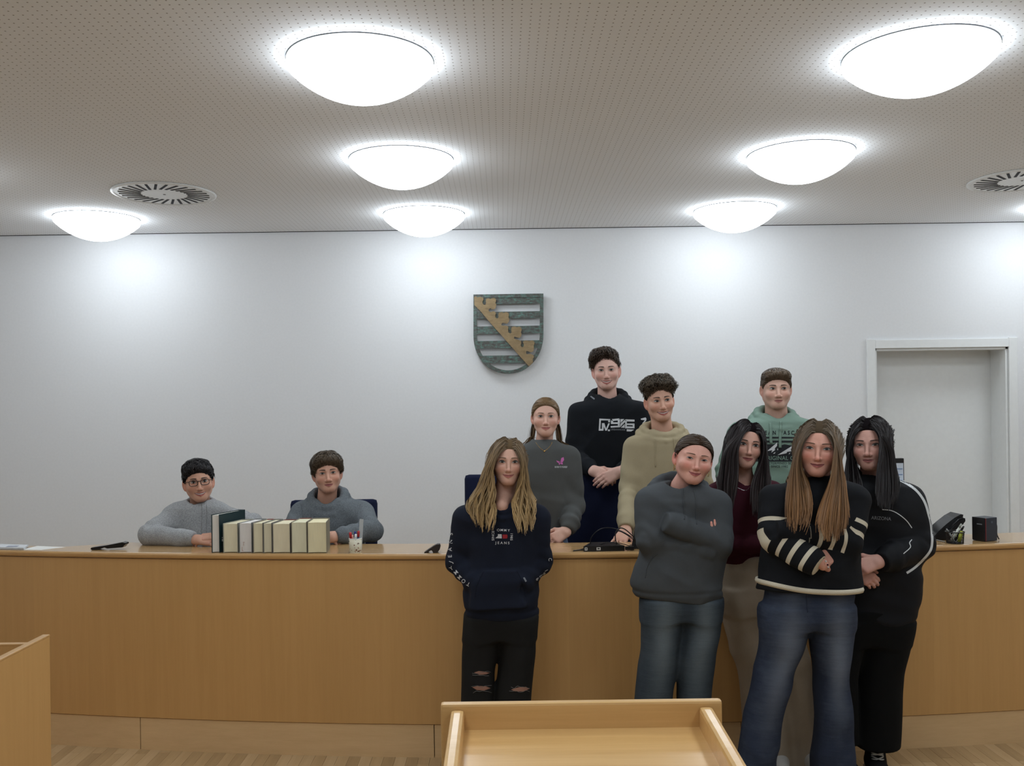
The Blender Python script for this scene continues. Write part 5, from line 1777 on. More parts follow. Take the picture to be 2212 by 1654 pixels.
def hair_short(hd, parent, vols, t, hl, color, n=1400, ln=0.04, lift=0.25, dirf=None, curl=0.0, lump=0.004, lf=70, m=1.0, seed=3, wid=0.0017, tipc=None, extra=None, top=0.03, label=None, var=0.3, kv=0.02, sidec=None):
    rs = np.random.RandomState(seed)
    f, P, Q = hair_cap(hd, t, hl, vols, lump, lf, m, seed, extra=extra, kv=kv)
    base = np.array(lin(color))
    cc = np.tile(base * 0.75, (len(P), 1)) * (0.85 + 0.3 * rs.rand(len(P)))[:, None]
    if sidec is not None:
        wv = np.clip((0.055 - P[:, 2]) / 0.02, 0, 1)[:, None]
        cc = cc * (1 - wv) + np.array(lin(sidec)) * wv
    # lock roots on the cap surface
    d = rs.normal(size=(n * 5, 3)); d /= np.linalg.norm(d, axis=1)[:, None]
    c0 = np.array([0, -0.01, 0.03]); r = np.full(len(d), 0.2)
    for _ in range(40):
        r = r - 0.6 * f((c0 + d * r[:, None]).astype(F32))
    q = c0 + d * r[:, None]
    e = hairline(q.astype(F32), hl, m)
    if extra is not None: e = extra(q.astype(F32), e)
    ok = (e < 0.0018) & (q[:, 2] > top) & (np.abs(f(q.astype(F32))) < 0.003)
    q = q[ok][:n]; S = len(q)
    K = 7
    g = grad(f, q.astype(F32), 0.003).astype(float); g /= np.linalg.norm(g, axis=1)[:, None]
    T = dirf(q) if dirf else np.stack([np.zeros(S), np.ones(S), np.zeros(S)], 1)
    T = T + rs.normal(size=(S, 3)) * 0.25
    T = T - g * np.sum(T * g, 1, keepdims=True); T /= np.linalg.norm(T, axis=1)[:, None]
    p = q - g * 0.004; paths = [p]; nr = [g]
    L = ln * rs.uniform(0.6, 1.25, S)[:, None]
    cs = rs.choice([-1, 1], S)[:, None] * curl * rs.uniform(0.6, 1.4, (S, 1))
    for k in range(K - 1):
        x = np.cross(g, T)
        T = T * np.cos(cs) + x * np.sin(cs)
        li = lift * (1 - 1.3 * k / (K - 1))
        p = p + (T + g * li) * L / (K - 1)
        dd = f(p.astype(F32)).astype(float)
        p = p + g * np.maximum(0.001 - dd, 0)[:, None]
        g2 = grad(f, p.astype(F32), 0.003).astype(float); g = g2 / np.maximum(np.linalg.norm(g2, axis=1)[:, None], 1e-6)
        T = T - g * np.sum(T * g, 1, keepdims=True); T /= np.maximum(np.linalg.norm(T, axis=1)[:, None], 1e-6)
        paths.append(p); nr.append(g)
    paths = np.stack(paths, 1); nr = np.stack(nr, 1)
    tt = np.linspace(0, 1, K)
    prof = np.array([0.7, 1, 1, 0.95, 0.8, 0.5, 0.12])
    col = mixcol(base, lin(tipc) if tipc else base, tt[None].repeat(S, 0)) * rs.uniform(1 - var, 1 + var, S)[:, None, None]
    Wp = hd.wld(paths.reshape(-1, 3)).reshape(paths.shape); Wn = (nr.reshape(-1, 3) @ hd.B).reshape(nr.shape)
    parts = [(hd.wld(P), Q, cc), ribbons(Wp, wid * rs.uniform(0.7, 1.3, S) * hd.sc, prof, Wn, col, 0.5)]
    return hair_obj(hd, parent, parts, label)

# ================================================================== THE TEN PEOPLE
M['c_grey_light'] = cloth('light_grey_melange_fleece', (160, 162, 164), melange=0.28, blotch=0.12)
M['c_grey_mid'] = cloth('mid_grey_melange_fleece', (104, 110, 115), melange=0.3, blotch=0.12)
M['c_grey_sweat'] = cloth('washed_grey_sweat', (84, 86, 86))
M['c_black'] = cloth('black_fleece', (24, 27, 32))
M['c_beige'] = cloth('beige_fleece', (168, 156, 128), blotch=0.08)
M['c_green'] = cloth('sage_green_fleece', (122, 146, 134), blotch=0.08)
M['c_navy'] = cloth('dark_navy_fleece', (27, 32, 46))
M['c_char'] = cloth('charcoal_fleece', (76, 80, 84))
M['c_maroon'] = cloth('maroon_jersey', (66, 24, 36))
M['c_jacket'] = cloth('black_track_jacket', (20, 22, 27), rough=0.7)
M['c_knit_black'] = cloth('black_knit', (24, 26, 30), scale=500)
M['p_black'] = cloth('black_denim', (32, 32, 32))
M['p_black_wide'] = cloth('black_trouser_cloth', (15, 16, 17))
M['p_beige'] = cloth('taupe_trouser_cloth', (166, 153, 136), blotch=0.12)
M['p_navy'] = cloth('navy_trouser_cloth', (30, 36, 56))
M['print_white'] = plain('white_print', (205, 208, 212), 0.8, var=0.04, scale=200)
M['print_dark'] = plain('dark_print', (24, 28, 34), 0.85, var=0.05, scale=200)
M['print_red'] = plain('red_print', (150, 30, 40), 0.8, var=0.04)
M['print_green'] = plain('sage_print', (122, 146, 134), 0.9, var=0.05)
M['print_grey'] = plain('grey_print', (120, 124, 130), 0.85, var=0.05)
M['cream'] = cloth('cream_knit', (214, 206, 186), scale=400)
M['piping'] = plain('white_piping', (210, 214, 216), 0.6, var=0.02)
M['gold'] = plain('gold_metal', (205, 165, 95), 0.25, metal=1.0)
M['silver'] = plain('silver_metal', (200, 202, 206), 0.25, metal=1.0)
M['specs'] = plain('black_spectacle_frame', (24, 20, 22), 0.3)
M['pink'] = plain('pink_print', (196, 104, 172), 0.8, var=0.08, scale=80)

def denim(name, base, fade, zlo, zhi):
    k = NT(name)
    v = k.coord()
    tw = k.noise(k.coord((1, 1, 1)), 700, 2)
    g = k.noise(v, 7, 4, 0.6)
    wv = k.noise(k.coord((3, 3, 26)), 3.2, 3, 0.6)          # whiskers across the thigh
    a = k.n('ShaderNodeAttribute', attribute_name='fade')
    f = k.math('ADD', k.math('MULTIPLY', a.outputs['Fac'], 0.75), k.math('MULTIPLY', k.math('SUBTRACT', g, 0.5), 0.5))
    f = k.math('ADD', f, k.math('MULTIPLY', k.math('SUBTRACT', wv, 0.5), 0.2))
    f = k.math('ADD', f, k.math('MULTIPLY', k.math('SUBTRACT', tw, 0.5), 0.25))
    k.l(k.ramp(f, [(0.0, lin(base)), (0.9, lin(fade))]), k.b.inputs['Base Color'])
    k.b.inputs['Roughness'].default_value = 0.9
    k.b.inputs['Specular IOR Level'].default_value = 0.15
    k.bump(k.math('ADD', tw, k.math('MULTIPLY', wv, 2.0)), 0.5, 0.0018)
    return k.m
M['p_jeans_grey'] = denim('grey_blue_denim', (56, 65, 74), (106, 117, 124), 0.3, 0.9)
M['p_jeans_blue'] = denim('mid_blue_denim', (46, 54, 72), (108, 117, 132), 0.3, 0.9)

def fade_attr(legs, Y, zk):
    """worn lighter zone down the front of each thigh"""
    def fn(P):
        o = np.zeros(len(P))
        for st in legs:
            cx = np.interp(P[:, 2], st.z, st.c[0]); hw = np.interp(P[:, 2], st.z, st.c[2]); cy = np.interp(P[:, 2], st.z, st.c[1])
            u = (P[:, 0] - cx) / hw
            w_ = np.exp(-(u / 0.55) ** 2) * (P[:, 1] < cy) * np.exp(-((P[:, 2] - zk) / 0.24) ** 2)
            o = np.maximum(o, w_)
        return {'fade': o}
    return fn

def spec(hd, nb, nr=0.052):
    return (hd.wld((0, -0.022, -0.07)), np.asarray(nb) + np.array([0, 0, -0.02]), nr + 0.011, nr * 1.12 + 0.013)

TOPS = {}

# ---------------------------------------------------------------- 1: boy with glasses, seated left
def boy_glasses():
    Y = 5.24
    hd = Head(430, 1041, Y - 0.02, 0.95, yaw=2, pitch=4, roll=5, male=True, smile=1.0, teeth=1.0, skin=(205, 156, 132), brow=(40, 30, 26), eye=0.95, ear=1.12, jw=0.95, mw=1.12, blush=0.45)
    nb = at(432, 1093, Y + 0.02)
    tor = row_stack([(1076, 408, 452, 0.055), (1086, 384, 470, 0.08), (1096, 368, 482, 0.10), (1118, 366, 486, 0.115), (1150, 372, 484, 0.12), (1185, 374, 482, 0.12), (1250, 374, 484, 0.125)], Y)
    zt = BH + 0.05
    armL = Arm(at(383, 1110, Y), atz(322, 5.03, zt + 0.002), atz(420, 4.955, zt - 0.012), 0.064, 0.056, 0.046, 0.034)
    armR = Arm(at(472, 1110, Y), at(544, 1131, 5.08), atz(462, 4.95, zt - 0.005), 0.064, 0.055, 0.044, 0.034)
    g = Garment(tor, [armL, armR], spec(hd, nb), [Hood(at(430, 1088, Y), 0.078, 0.07, 0.045, 0.012, 0.022, side=-0.006)], fold=0.007, seed=11)
    hands = [HandA(armL.dir, atz(424, 4.95, BH + 0.034), (1, -0.10, -0.10), (0, -0.45, 0.9), th=-1, sc=0.94, curl=(0.22, 0.25, 0.28, 0.3), thumb=0.6),
             HandA(armR.dir, atz(472, 4.965, BH + 0.05), (-1, -0.12, -0.12), (0, -0.4, 0.92), th=1, sc=0.94, curl=(0.25, 0.25, 0.28, 0.3), thumb=0.5)]
    pants = SeatedPants(float(nb[0]), Y + 0.06, PZ)
    o, _ = body_mesh('seated person with black glasses in a light grey hoodie, arms on the desk', hd, nb, 0.050, hands, [g.sdf, pants.sdf], hd.skin, 'people in the courtroom')
    cloth_obj('hoodie', g, M['c_grey_light'], o, label='light grey hoodie')
    P, Q = nets(pants.sdf, *pants.bounds(), 0.012); obj('trousers', npmesh('trousers', P, Q), M['p_navy'], o)
    for sg in (-1, 1): shoe(o, float(nb[0]) + sg * 0.13, Y - 0.12, PZ, 0.1 * sg, M['shoe_white'])
    for pts in ([(437, 1088), (438, 1110), (437, 1135), (438, 1162)], [(447, 1090), (448, 1112), (447, 1140), (448, 1163)]):
        cord('drawstring', pts, g.sdf, 4.75, 0.0028, M['c_grey_light'], o)
    hair_short(hd, o, [((0, -0.005, 0.082), (0.079, 0.088, 0.055)), ((-0.025, 0.03, 0.082), (0.055, 0.055, 0.042))], 0.011, 0.026, (26, 24, 26), n=2600, ln=0.032, lift=0.35, lump=0.004, lf=95,
               dirf=lambda q: np.stack([0.25 * np.ones(len(q)), np.ones(len(q)), 0.1 * np.ones(len(q))], 1), curl=0.22, seed=21, tipc=(44, 42, 44), label='short thick black hair')
    # glasses
    gb = bmesh.new()
    for sg in (-1, 1):
        ring = []
        for i in range(25):
            a = 2 * PI * i / 24
            x = math.copysign(abs(math.cos(a)) ** 0.6, math.cos(a)) * 0.0235; z = math.copysign(abs(math.sin(a)) ** 0.7, math.sin(a)) * 0.0165
            ring.append(hd.wld((sg * 0.0325 + x, 0.096 - 0.10 * abs(sg * 0.0325 + x) ** 1.0 * 0.25, z - 0.003)))
        add_tube(gb, ring, 0.0019, 6)
        add_tube(gb, [hd.wld((sg * 0.0565, 0.091, 0.006)), hd.wld((sg * 0.077, 0.06, 0.006)), hd.wld((sg * 0.081, 0.0, 0.004)), hd.wld((sg * 0.079, -0.02, -0.006))], 0.0018, 6)
    add_tube(gb, [hd.wld((-0.0095, 0.0965, 0.004)), hd.wld((0, 0.099, 0.006)), hd.wld((0.0095, 0.0965, 0.004))], 0.0020, 6)
    bm_obj('glasses', gb, M['specs'], o, True)['label'] = 'black framed glasses'
boy_glasses()

# ---------------------------------------------------------------- 2: boy in the cowl-neck hoodie, seated
def boy_cowl():
    Y = 5.28
    hd = Head(708, 1022, Y - 0.02, 0.945, yaw=2, pitch=4, roll=4, male=True, smile=0.25, skin=(208, 160, 138), brow=(62, 46, 38), eye=0.8, ear=1.05, jw=0.98, blush=0.5, lip=(170, 100, 98))
    nb = at(706, 1083, Y + 0.02)
    tor = row_stack([(1074, 680, 742, 0.06), (1086, 656, 776, 0.09), (1100, 642, 792, 0.11), (1130, 640, 792, 0.125), (1180, 645, 788, 0.125), (1250, 645, 788, 0.125)], Y)
    armL = Arm(at(655, 1108, Y), at(622, 1160, 5.12), atz(695, 4.98, BH + 0.04), 0.066, 0.056, 0.046, 0.034)
    armR = Arm(at(778, 1108, Y), atz(803, 5.06, BH + 0.056), atz(726, 4.95, BH + 0.040), 0.068, 0.060, 0.046, 0.035)
    hood = Hood(at(709, 1072, Y), 0.092, 0.082, 0.060, 0.020, 0.034)
    g = Garment(tor, [armL, armR], spec(hd, nb, 0.056), [hood], fold=0.0065, seed=13)
    hands = [HandA(armR.dir, atz(722, 4.945, BH + 0.04), (-1, -0.1, -0.15), (0.1, -0.75, 0.65), th=1, sc=0.95, curl=(0.95, 0.95, 1.0, 1.0), thumb=0.4),
             HandA(armL.dir, atz(690, 4.97, BH + 0.036), (1, -0.1, -0.1), (0, -0.3, 0.9), th=-1, sc=0.95, curl=(0.5, 0.5, 0.5, 0.5), thumb=0.4)]
    pants = SeatedPants(float(nb[0]), Y + 0.06, PZ)
    o, _ = body_mesh('seated person with tousled brown hair in a dark grey cowl hoodie', hd, nb, 0.051, hands, [g.sdf, pants.sdf], hd.skin, 'people in the courtroom')
    cloth_obj('hoodie', g, M['c_grey_mid'], o, label='dark grey hoodie with tall hood collar')
    P, Q = nets(pants.sdf, *pants.bounds(), 0.012); obj('trousers', npmesh('trousers', P, Q), M['p_navy'], o)
    for sg in (-1, 1): shoe(o, float(nb[0]) + sg * 0.13, Y - 0.12, PZ, 0.1 * sg, M['shoe_white'])
    cord('seam', [(650, 1088), (653, 1105), (655, 1125), (653, 1140)], g.sdf, 4.8, 0.0022, M['c_grey_mid'], o)
    cord('seam', [(780, 1086), (776, 1105), (775, 1125), (778, 1145)], g.sdf, 4.8, 0.0022, M['c_grey_mid'], o)
    def df(q):
        return np.stack([0.5 * np.sign(q[:, 0] + 0.02) * (q[:, 1] < 0.0) + 0.35, np.ones(len(q)), -0.2 * np.ones(len(q))], 1)
    hair_short(hd, o, [((0, 0.0, 0.074), (0.086, 0.095, 0.052)), ((0, 0.045, 0.062), (0.066, 0.052, 0.034))], 0.014, 0.030, (70, 58, 46), n=2600, ln=0.052, lift=0.3, dirf=df, curl=0.13, lump=0.0035, lf=80, seed=22, tipc=(92, 78, 62), wid=0.0016, top=0.0, label='tousled brown hair')
boy_cowl()

# ---------------------------------------------------------------- 3: girl in grey sweatshirt behind the bench
def girl_sweat():
    Y = 5.12
    hd = Head(1179, 899.6, Y - 0.02, 0.925, yaw=1, pitch=3, roll=-1, fw=0.97, smile=0.6, skin=(218, 174, 156), brow=(110, 84, 66), eye=0.85, jw=0.9, lip=(186, 112, 106), blush=0.6)
    nb = at(1175, 960, Y + 0.02)
    tor = row_stack([(950, 1150, 1200, 0.055), (960, 1136, 1215, 0.075), (970, 1122, 1230, 0.09), (985, 1116, 1238, 0.10), (1020, 1116, 1238, 0.11), (1080, 1120, 1234, 0.11), (1140, 1128, 1226, 0.11), (1162, 1134, 1222, 0.11)], Y)
    armR = Arm(at(1230, 988, Y), at(1243, 1090, Y - 0.02), at(1226, 1146, 4.96), 0.058, 0.055, 0.052, 0.032, mid=0.72)
    armL = Arm(at(1126, 988, Y), at(1108, 1085, Y + 0.01), at(1160, 1158, 4.98), 0.058, 0.052, 0.046, 0.032)
    g = Garment(tor, [armL, armR], spec(hd, nb, 0.046), [Ring(at(1175, 953, Y), 0.066, 0.058, 0.02, 0.008, 0.012)], fold=0.007, seed=15)
    hands = [HandA(armR.dir, at(1224, 1147, 4.955), (-0.75, -0.30, -0.42), (0.25, -0.8, 0.5), th=1, sc=0.9, curl=(0.45, 0.5, 0.5, 0.55), thumb=0.2),
             HandA(armL.dir, at(1166, 1158, 4.97), (0.9, -0.2, -0.1), (0, -0.5, 0.8), th=-1, sc=0.9, curl=(0.5, 0.5, 0.5, 0.5), thumb=0.3)]
    pants = plain_legs(*[float(at(x, 1150, Y)[0]) for x in (1132, 1228)], Y, float(at(1180, 1140, Y)[2]), PZ, 0.105)
    o, _ = body_mesh('person with tied back fair hair in a grey butterfly sweatshirt behind the bench', hd, nb, 0.044, hands, [g.sdf, pants.sdf], hd.skin, 'people in the courtroom')
    cloth_obj('sweatshirt', g, M['c_grey_sweat'], o, label='washed grey sweatshirt')
    cloth_obj('jeans', pants, M['p_light'], o, 0.011)
    for sg in (-1, 1): shoe(o, float(nb[0]) + sg * 0.08, Y - 0.02, PZ, 0.1 * sg, M['shoe_white'])
    # butterfly and lettering on the chest
    bx, by = 1210.5, 995
    drape_poly('butterfly_print', [[(bx - 0, by + 3), (bx + 2, by - 6), (bx + 7, by - 8), (bx + 8, by - 2), (bx + 5, by + 3)], [(bx, by + 3), (bx + 5, by + 4), (bx + 5, by + 8), (bx + 1, by + 7)],
               [(bx - 1, by + 2), (bx - 9, by - 1), (bx - 7, by + 3), (bx - 3, by + 5)], [(bx - 1, by + 4), (bx - 4, by + 6), (bx - 2, by + 9), (bx, by + 6)]], g.sdf, 4.8, M['pink'], o)
    letters('print_lettering', [('BE KIND TO YOURSELF', 1212, 1008.5, 5.2, 0, 0.50, 1.0, 0.02)], g.sdf, 4.8, M['print_white'], o)
    cord('necklace', [(1157, 955), (1163, 963), (1170, 970), (1176, 973), (1182, 970), (1189, 962), (1193, 954)], lambda p: np.minimum(g.sdf(p), hd.sdf(p)), 4.8, 0.0009, M['gold'], o, 28)
    q = hit(g.sdf, [1176], [974.5], 4.8, off=0.003)[0]
    bm = bmesh.new(); bmesh.ops.create_icosphere(bm, subdivisions=2, radius=0.0045); bmesh.ops.translate(bm, vec=q, verts=bm.verts); bm_obj('pendant', bm, M['gold'], o, True)
    # smooth hair drawn back, loose behind the shoulders
    rs = np.random.RandomState(31)
    f, P, Q = hair_cap(hd, 0.008, 0.014, m=1.05, ear_cut=True)
    W = hd.wld(P); root, tip = lin((128, 104, 78)), lin((150, 124, 92))
    parts = [(W, Q, np.tile(np.array(root) * 0.7, (len(P), 1)))]
    region = lambda q: (hairline(q, 0.012, 1.05) < 0) & (q[:, 2] > -0.02)
    R = scalp_roots(hd, 2200, 31, region, 0.005); S = len(R)
    coll = lambda p: np.minimum((hd.local(hd.loc(p))) * F32(hd.sc), g.sdf(p))
    c = hd.wld((0, -0.03, 0))
    paths, nrm = hug_paths(hd, R, np.array([0, -0.115, 0.03]), 13, rs.uniform(0.006, 0.010, S))
    col = mixcol(root, tip, np.linspace(0, 1, 13)[None].repeat(S, 0)) * rs.uniform(0.7, 1.25, S)[:, None, None]
    parts.append(ribbons(paths, np.full(S, 0.0012), np.ones(13), nrm, col))
    # two fuller strands falling beside the neck
    R2, D2 = [], []
    for i in range(260):
        sg = -1 if i % 2 else 1
        R2.append((sg * rs.uniform(0.055, 0.075), rs.uniform(-0.085, -0.03), rs.uniform(-0.06, 0.0))); D2.append((sg * 0.25, -0.35, -0.8))
    R2 = np.array(R2); D2 = np.array(D2)
    bias2 = lambda p, k: np.stack([0.10 * np.sign(p[:, 0] - c[0]), np.full(len(p), 0.10), np.zeros(len(p))], 1)
    paths = grow(hd, R2, D2, rs.uniform(0.16, 0.26, 260), 16, coll, 0.004 + rs.uniform(0, 0.012, 260), bias2, 0.4, 32, 0.03)
    nrm = paths - c; nrm /= np.linalg.norm(nrm, axis=2, keepdims=True); t = np.linspace(0, 1, 16)
    parts.append(ribbons(paths, np.full(260, 0.0022), np.clip(1.05 - t ** 4, 0.1, 1), nrm, mixcol(root, tip, t[None].repeat(260, 0)) * rs.uniform(0.7, 1.2, 260)[:, None, None]))
    hair_obj(hd, o, parts, 'smooth fair hair drawn back')
M['p_light'] = cloth('light_blue_denim', (110, 128, 160))
girl_sweat()

# ---------------------------------------------------------------- 4: tall boy in black hoodie
def boy_black():
    Y = 5.85
    hd = Head(1309.5, 799.5, Y - 0.02, 1.04, yaw=0, pitch=-2, roll=2, fw=0.95, male=True, smile=0.9, teeth=0.9, skin=(214, 172, 158), brow=(72, 56, 48), eye=0.75, ear=1.25, jw=0.95, mw=1.15, blush=0.6)
    nb = at(1312, 868, Y + 0.02)
    tor = row_stack([(852, 1288, 1336, 0.06), (864, 1268, 1366, 0.09), (876, 1244, 1390, 0.11), (890, 1238, 1396, 0.12), (930, 1238, 1396, 0.125), (990, 1240, 1396, 0.125), (1060, 1244, 1394, 0.125), (1100, 1248, 1390, 0.125)], Y)
    armL = Arm(at(1252, 893, Y), at(1240, 985, Y - 0.04), at(1281, 1017, 5.58), 0.066, 0.056, 0.048, 0.034)
    armR = Arm(at(1382, 893, Y), at(1392, 985, Y - 0.04), at(1336, 1021, 5.58), 0.066, 0.056, 0.048, 0.034)
    hood = Hood(at(1314, 861, Y), 0.102, 0.085, 0.030, 0.045, 0.030)
    g = Garment(tor, [armL, armR], spec(hd, nb, 0.056), [hood], fold=0.0065, seed=17)
    hands = [HandA(armL.dir, at(1280, 1016, 5.57), (0.80, -0.25, -0.35), (-0.1, -0.85, 0.5), th=-1, sc=1.05, curl=(0.45, 0.5, 0.5, 0.55), thumb=0.3),
             HandA(armR.dir, at(1338, 1019, 5.53), (-0.84, -0.15, -0.38), (0.1, -0.85, 0.5), th=1, sc=1.05, curl=(0.28, 0.3, 0.32, 0.36), thumb=0.3)]
    pants = plain_legs(*[float(at(x, 1050, Y)[0]) for x in (1252, 1386)], Y, float(at(1320, 1080, Y)[2]), PZ, 0.11)
    o, _ = body_mesh('tallest person, in a black hoodie with white numbers, hands folded behind a chair', hd, nb, 0.057, hands, [g.sdf, pants.sdf], hd.skin, 'people in the courtroom')
    cloth_obj('hoodie', g, M['c_black'], o, label='black hoodie')
    cloth_obj('trousers', pants, M['p_black'], o, 0.012)
    for sg in (-1, 1): shoe(o, float(nb[0]) + sg * 0.1, Y - 0.02, PZ, 0.1 * sg, M['shoe_black'])
    # white number print traced from the chest
    z = lambda pts: [(1260 + x / 13.825, 880 + y / 13.825) for x, y in pts]
    polys = [[(480, 330), (805, 345), (800, 385), (527, 383)], [(480, 330), (527, 383), (510, 635), (460, 690)], [(745, 385), (800, 385), (800, 440), (745, 440)], [(460, 690), (510, 635), (600, 640), (600, 690)],
             [(555, 465), (630, 465), (600, 690), (555, 640)], [(630, 465), (700, 690), (655, 690), (615, 560)], [(655, 690), (745, 470), (795, 470), (700, 690)], [(735, 655), (795, 655), (795, 705), (735, 705)],
             [(850, 345), (1080, 325), (1040, 385), (890, 400)], [(825, 380), (890, 400), (890, 440), (825, 490)], [(825, 490), (890, 440), (1030, 440), (1030, 490)], [(1030, 385), (1095, 340), (1090, 590), (1035, 550)],
             [(815, 555), (1035, 540), (1090, 590), (820, 600)], [(1115, 345), (1225, 345), (1110, 460)], [(1095, 590), (1110, 480), (1260, 350), (1250, 430)], [(1120, 600), (1235, 490), (1235, 605)],
             [(1260, 350), (1530, 360), (1530, 420), (1290, 415)], [(1250, 400), (1300, 400), (1300, 580), (1250, 620)], [(1290, 475), (1525, 475), (1480, 530), (1300, 520)], [(1480, 500), (1530, 480), (1530, 620), (1475, 570)],
             [(1250, 620), (1300, 560), (1480, 565), (1530, 620)], [(1295, 645), (1520, 660), (1430, 712), (1295, 712)]]
    drape_poly('print_number', [z(p) for p in polys], g.sdf, 5.4, M['print_white'], o, maxe=5)
    letters('print_lettering', [('URBANNOISE', 1260 + 1040 / 13.825, 880 + 660 / 13.825, 5.6, -1.5, 0.92, 1.0, 0.01)], g.sdf, 5.4, M['print_grey'], o)
    drape_poly('print_sleeve', [z([(1720, 330), (1860, 295), (1885, 330), (1880, 385), (1800, 470), (1760, 470), (1840, 380), (1720, 365)])], g.sdf, 5.4, M['print_white'], o)
    drape_poly('hood_patch', [[(1274.5, 856.5), (1277, 854.5), (1285, 860.5), (1283.5, 863)]], g.sdf, 5.4, M['print_grey'], o)
    df = lambda q: np.stack([-1.0 * np.ones(len(q)), 0.25 * np.ones(len(q)), 0.35 * np.ones(len(q))], 1)
    hair_short(hd, o, [((-0.012, 0.015, 0.088), (0.072, 0.085, 0.046)), ((-0.058, 0.02, 0.045), (0.034, 0.06, 0.045)), ((-0.045, 0.035, 0.075), (0.045, 0.05, 0.035)), ((-0.068, 0.01, 0.02), (0.020, 0.04, 0.03))], 0.006, 0.0, (50, 42, 38), n=2600, ln=0.046, lift=0.55, dirf=df, curl=0.34, lump=0.005, lf=75, seed=23, tipc=(78, 64, 54), wid=0.0016, top=0.02, label='dark brown hair swept to one side',
               extra=lambda q, e: np.maximum(e, (q[:, 1] - 0.062 - 0.02 * (q[:, 2] > 0.05)) * 0.8 - np.maximum(q[:, 2] - 0.062, 0) * 2.0), sidec=(66, 56, 50))
boy_black()

# ---------------------------------------------------------------- 5: boy in beige hoodie
def boy_beige():
    Y = 5.27
    hd = Head(1430, 865.5, Y - 0.02, 0.985, yaw=10, pitch=0, roll=6, fw=0.96, male=True, smile=1.0, teeth=0.9, skin=(210, 164, 142), brow=(66, 50, 42), eye=0.85, ear=1.1, jw=0.95, mw=1.2, blush=0.6, gaze=0.6)
    nb = at(1431, 934, Y + 0.02)
    tor = row_stack([(924, 1408, 1460, 0.06), (936, 1386, 1480, 0.09), (946, 1362, 1505, 0.10), (962, 1354, 1516, 0.115), (1000, 1356, 1516, 0.12), (1060, 1364, 1514, 0.12), (1150, 1370, 1510, 0.12), (1190, 1372, 1508, 0.12)], Y)
    zt = BH
    armL = Arm(at(1371, 968, Y), at(1358, 1058, Y - 0.05), at(1352, 1141, 5.0), 0.062, 0.052, 0.047, 0.037, mid=0.83)
    armR = Arm(at(1505, 968, Y), at(1521, 1060, Y), at(1510, 1150, 5.1), 0.062, 0.052, 0.046, 0.036)
    hood = Hood(at(1431, 925, Y), 0.105, 0.085, 0.040, 0.015, 0.026)
    g = Garment(tor, [armL, armR], spec(hd, nb, 0.055), [hood], fold=0.007, seed=19)
    hands = [HandA(armL.dir, at(1352, 1146, 4.985), (-0.42, -0.72, -0.42), (-0.1, -0.55, 0.83), th=-1, sc=1.0, curl=(0.12, 0.10, 0.10, 0.14), thumb=-0.3, spread=0.16, pip=0.5),
             HandA(armR.dir, at(1510, 1156, 5.08), (0, -0.6, -0.7), (0, -0.7, 0.7), th=1, sc=1.0)]
    pants = plain_legs(*[float(at(x, 1150, Y)[0]) for x in (1376, 1506)], Y, float(at(1440, 1165, Y)[2]), PZ, 0.11)
    o, _ = body_mesh('person with curly brown hair in a beige hoodie leaning on the bench', hd, nb, 0.055, hands, [g.sdf, pants.sdf], hd.skin, 'people in the courtroom')
    cloth_obj('hoodie', g, M['c_beige'], o, label='beige hoodie')
    cloth_obj('trousers', pants, M['p_black'], o, 0.012)
    for sg in (-1, 1): shoe(o, float(nb[0]) + sg * 0.1, Y - 0.02, PZ, 0.1 * sg, M['shoe_white'])
    cord('drawstring', [(1414, 946), (1415, 965), (1415, 990), (1416, 1008)], g.sdf, 4.85, 0.0032, M['c_beige'], o)
    cord('drawstring', [(1455, 946), (1457, 965), (1458, 990), (1458, 1012)], g.sdf, 4.85, 0.0032, M['c_beige'], o)
    df = lambda q: np.stack([q[:, 0] * 6, q[:, 1] * 4, 0.4 * np.ones(len(q))], 1)
    hair_short(hd, o, [((0.0, 0.012, 0.095), (0.088, 0.090, 0.050)), ((-0.05, 0.02, 0.085), (0.045, 0.06, 0.04)), ((0.045, 0.03, 0.088), (0.045, 0.05, 0.04))], 0.007, 0.012, (58, 50, 42), n=3000, ln=0.040, lift=0.7, dirf=df, curl=0.75, lump=0.0075, lf=85, seed=24, tipc=(88, 76, 62), wid=0.0016, top=0.045, label='thick curly brown hair', var=0.4)
boy_beige()

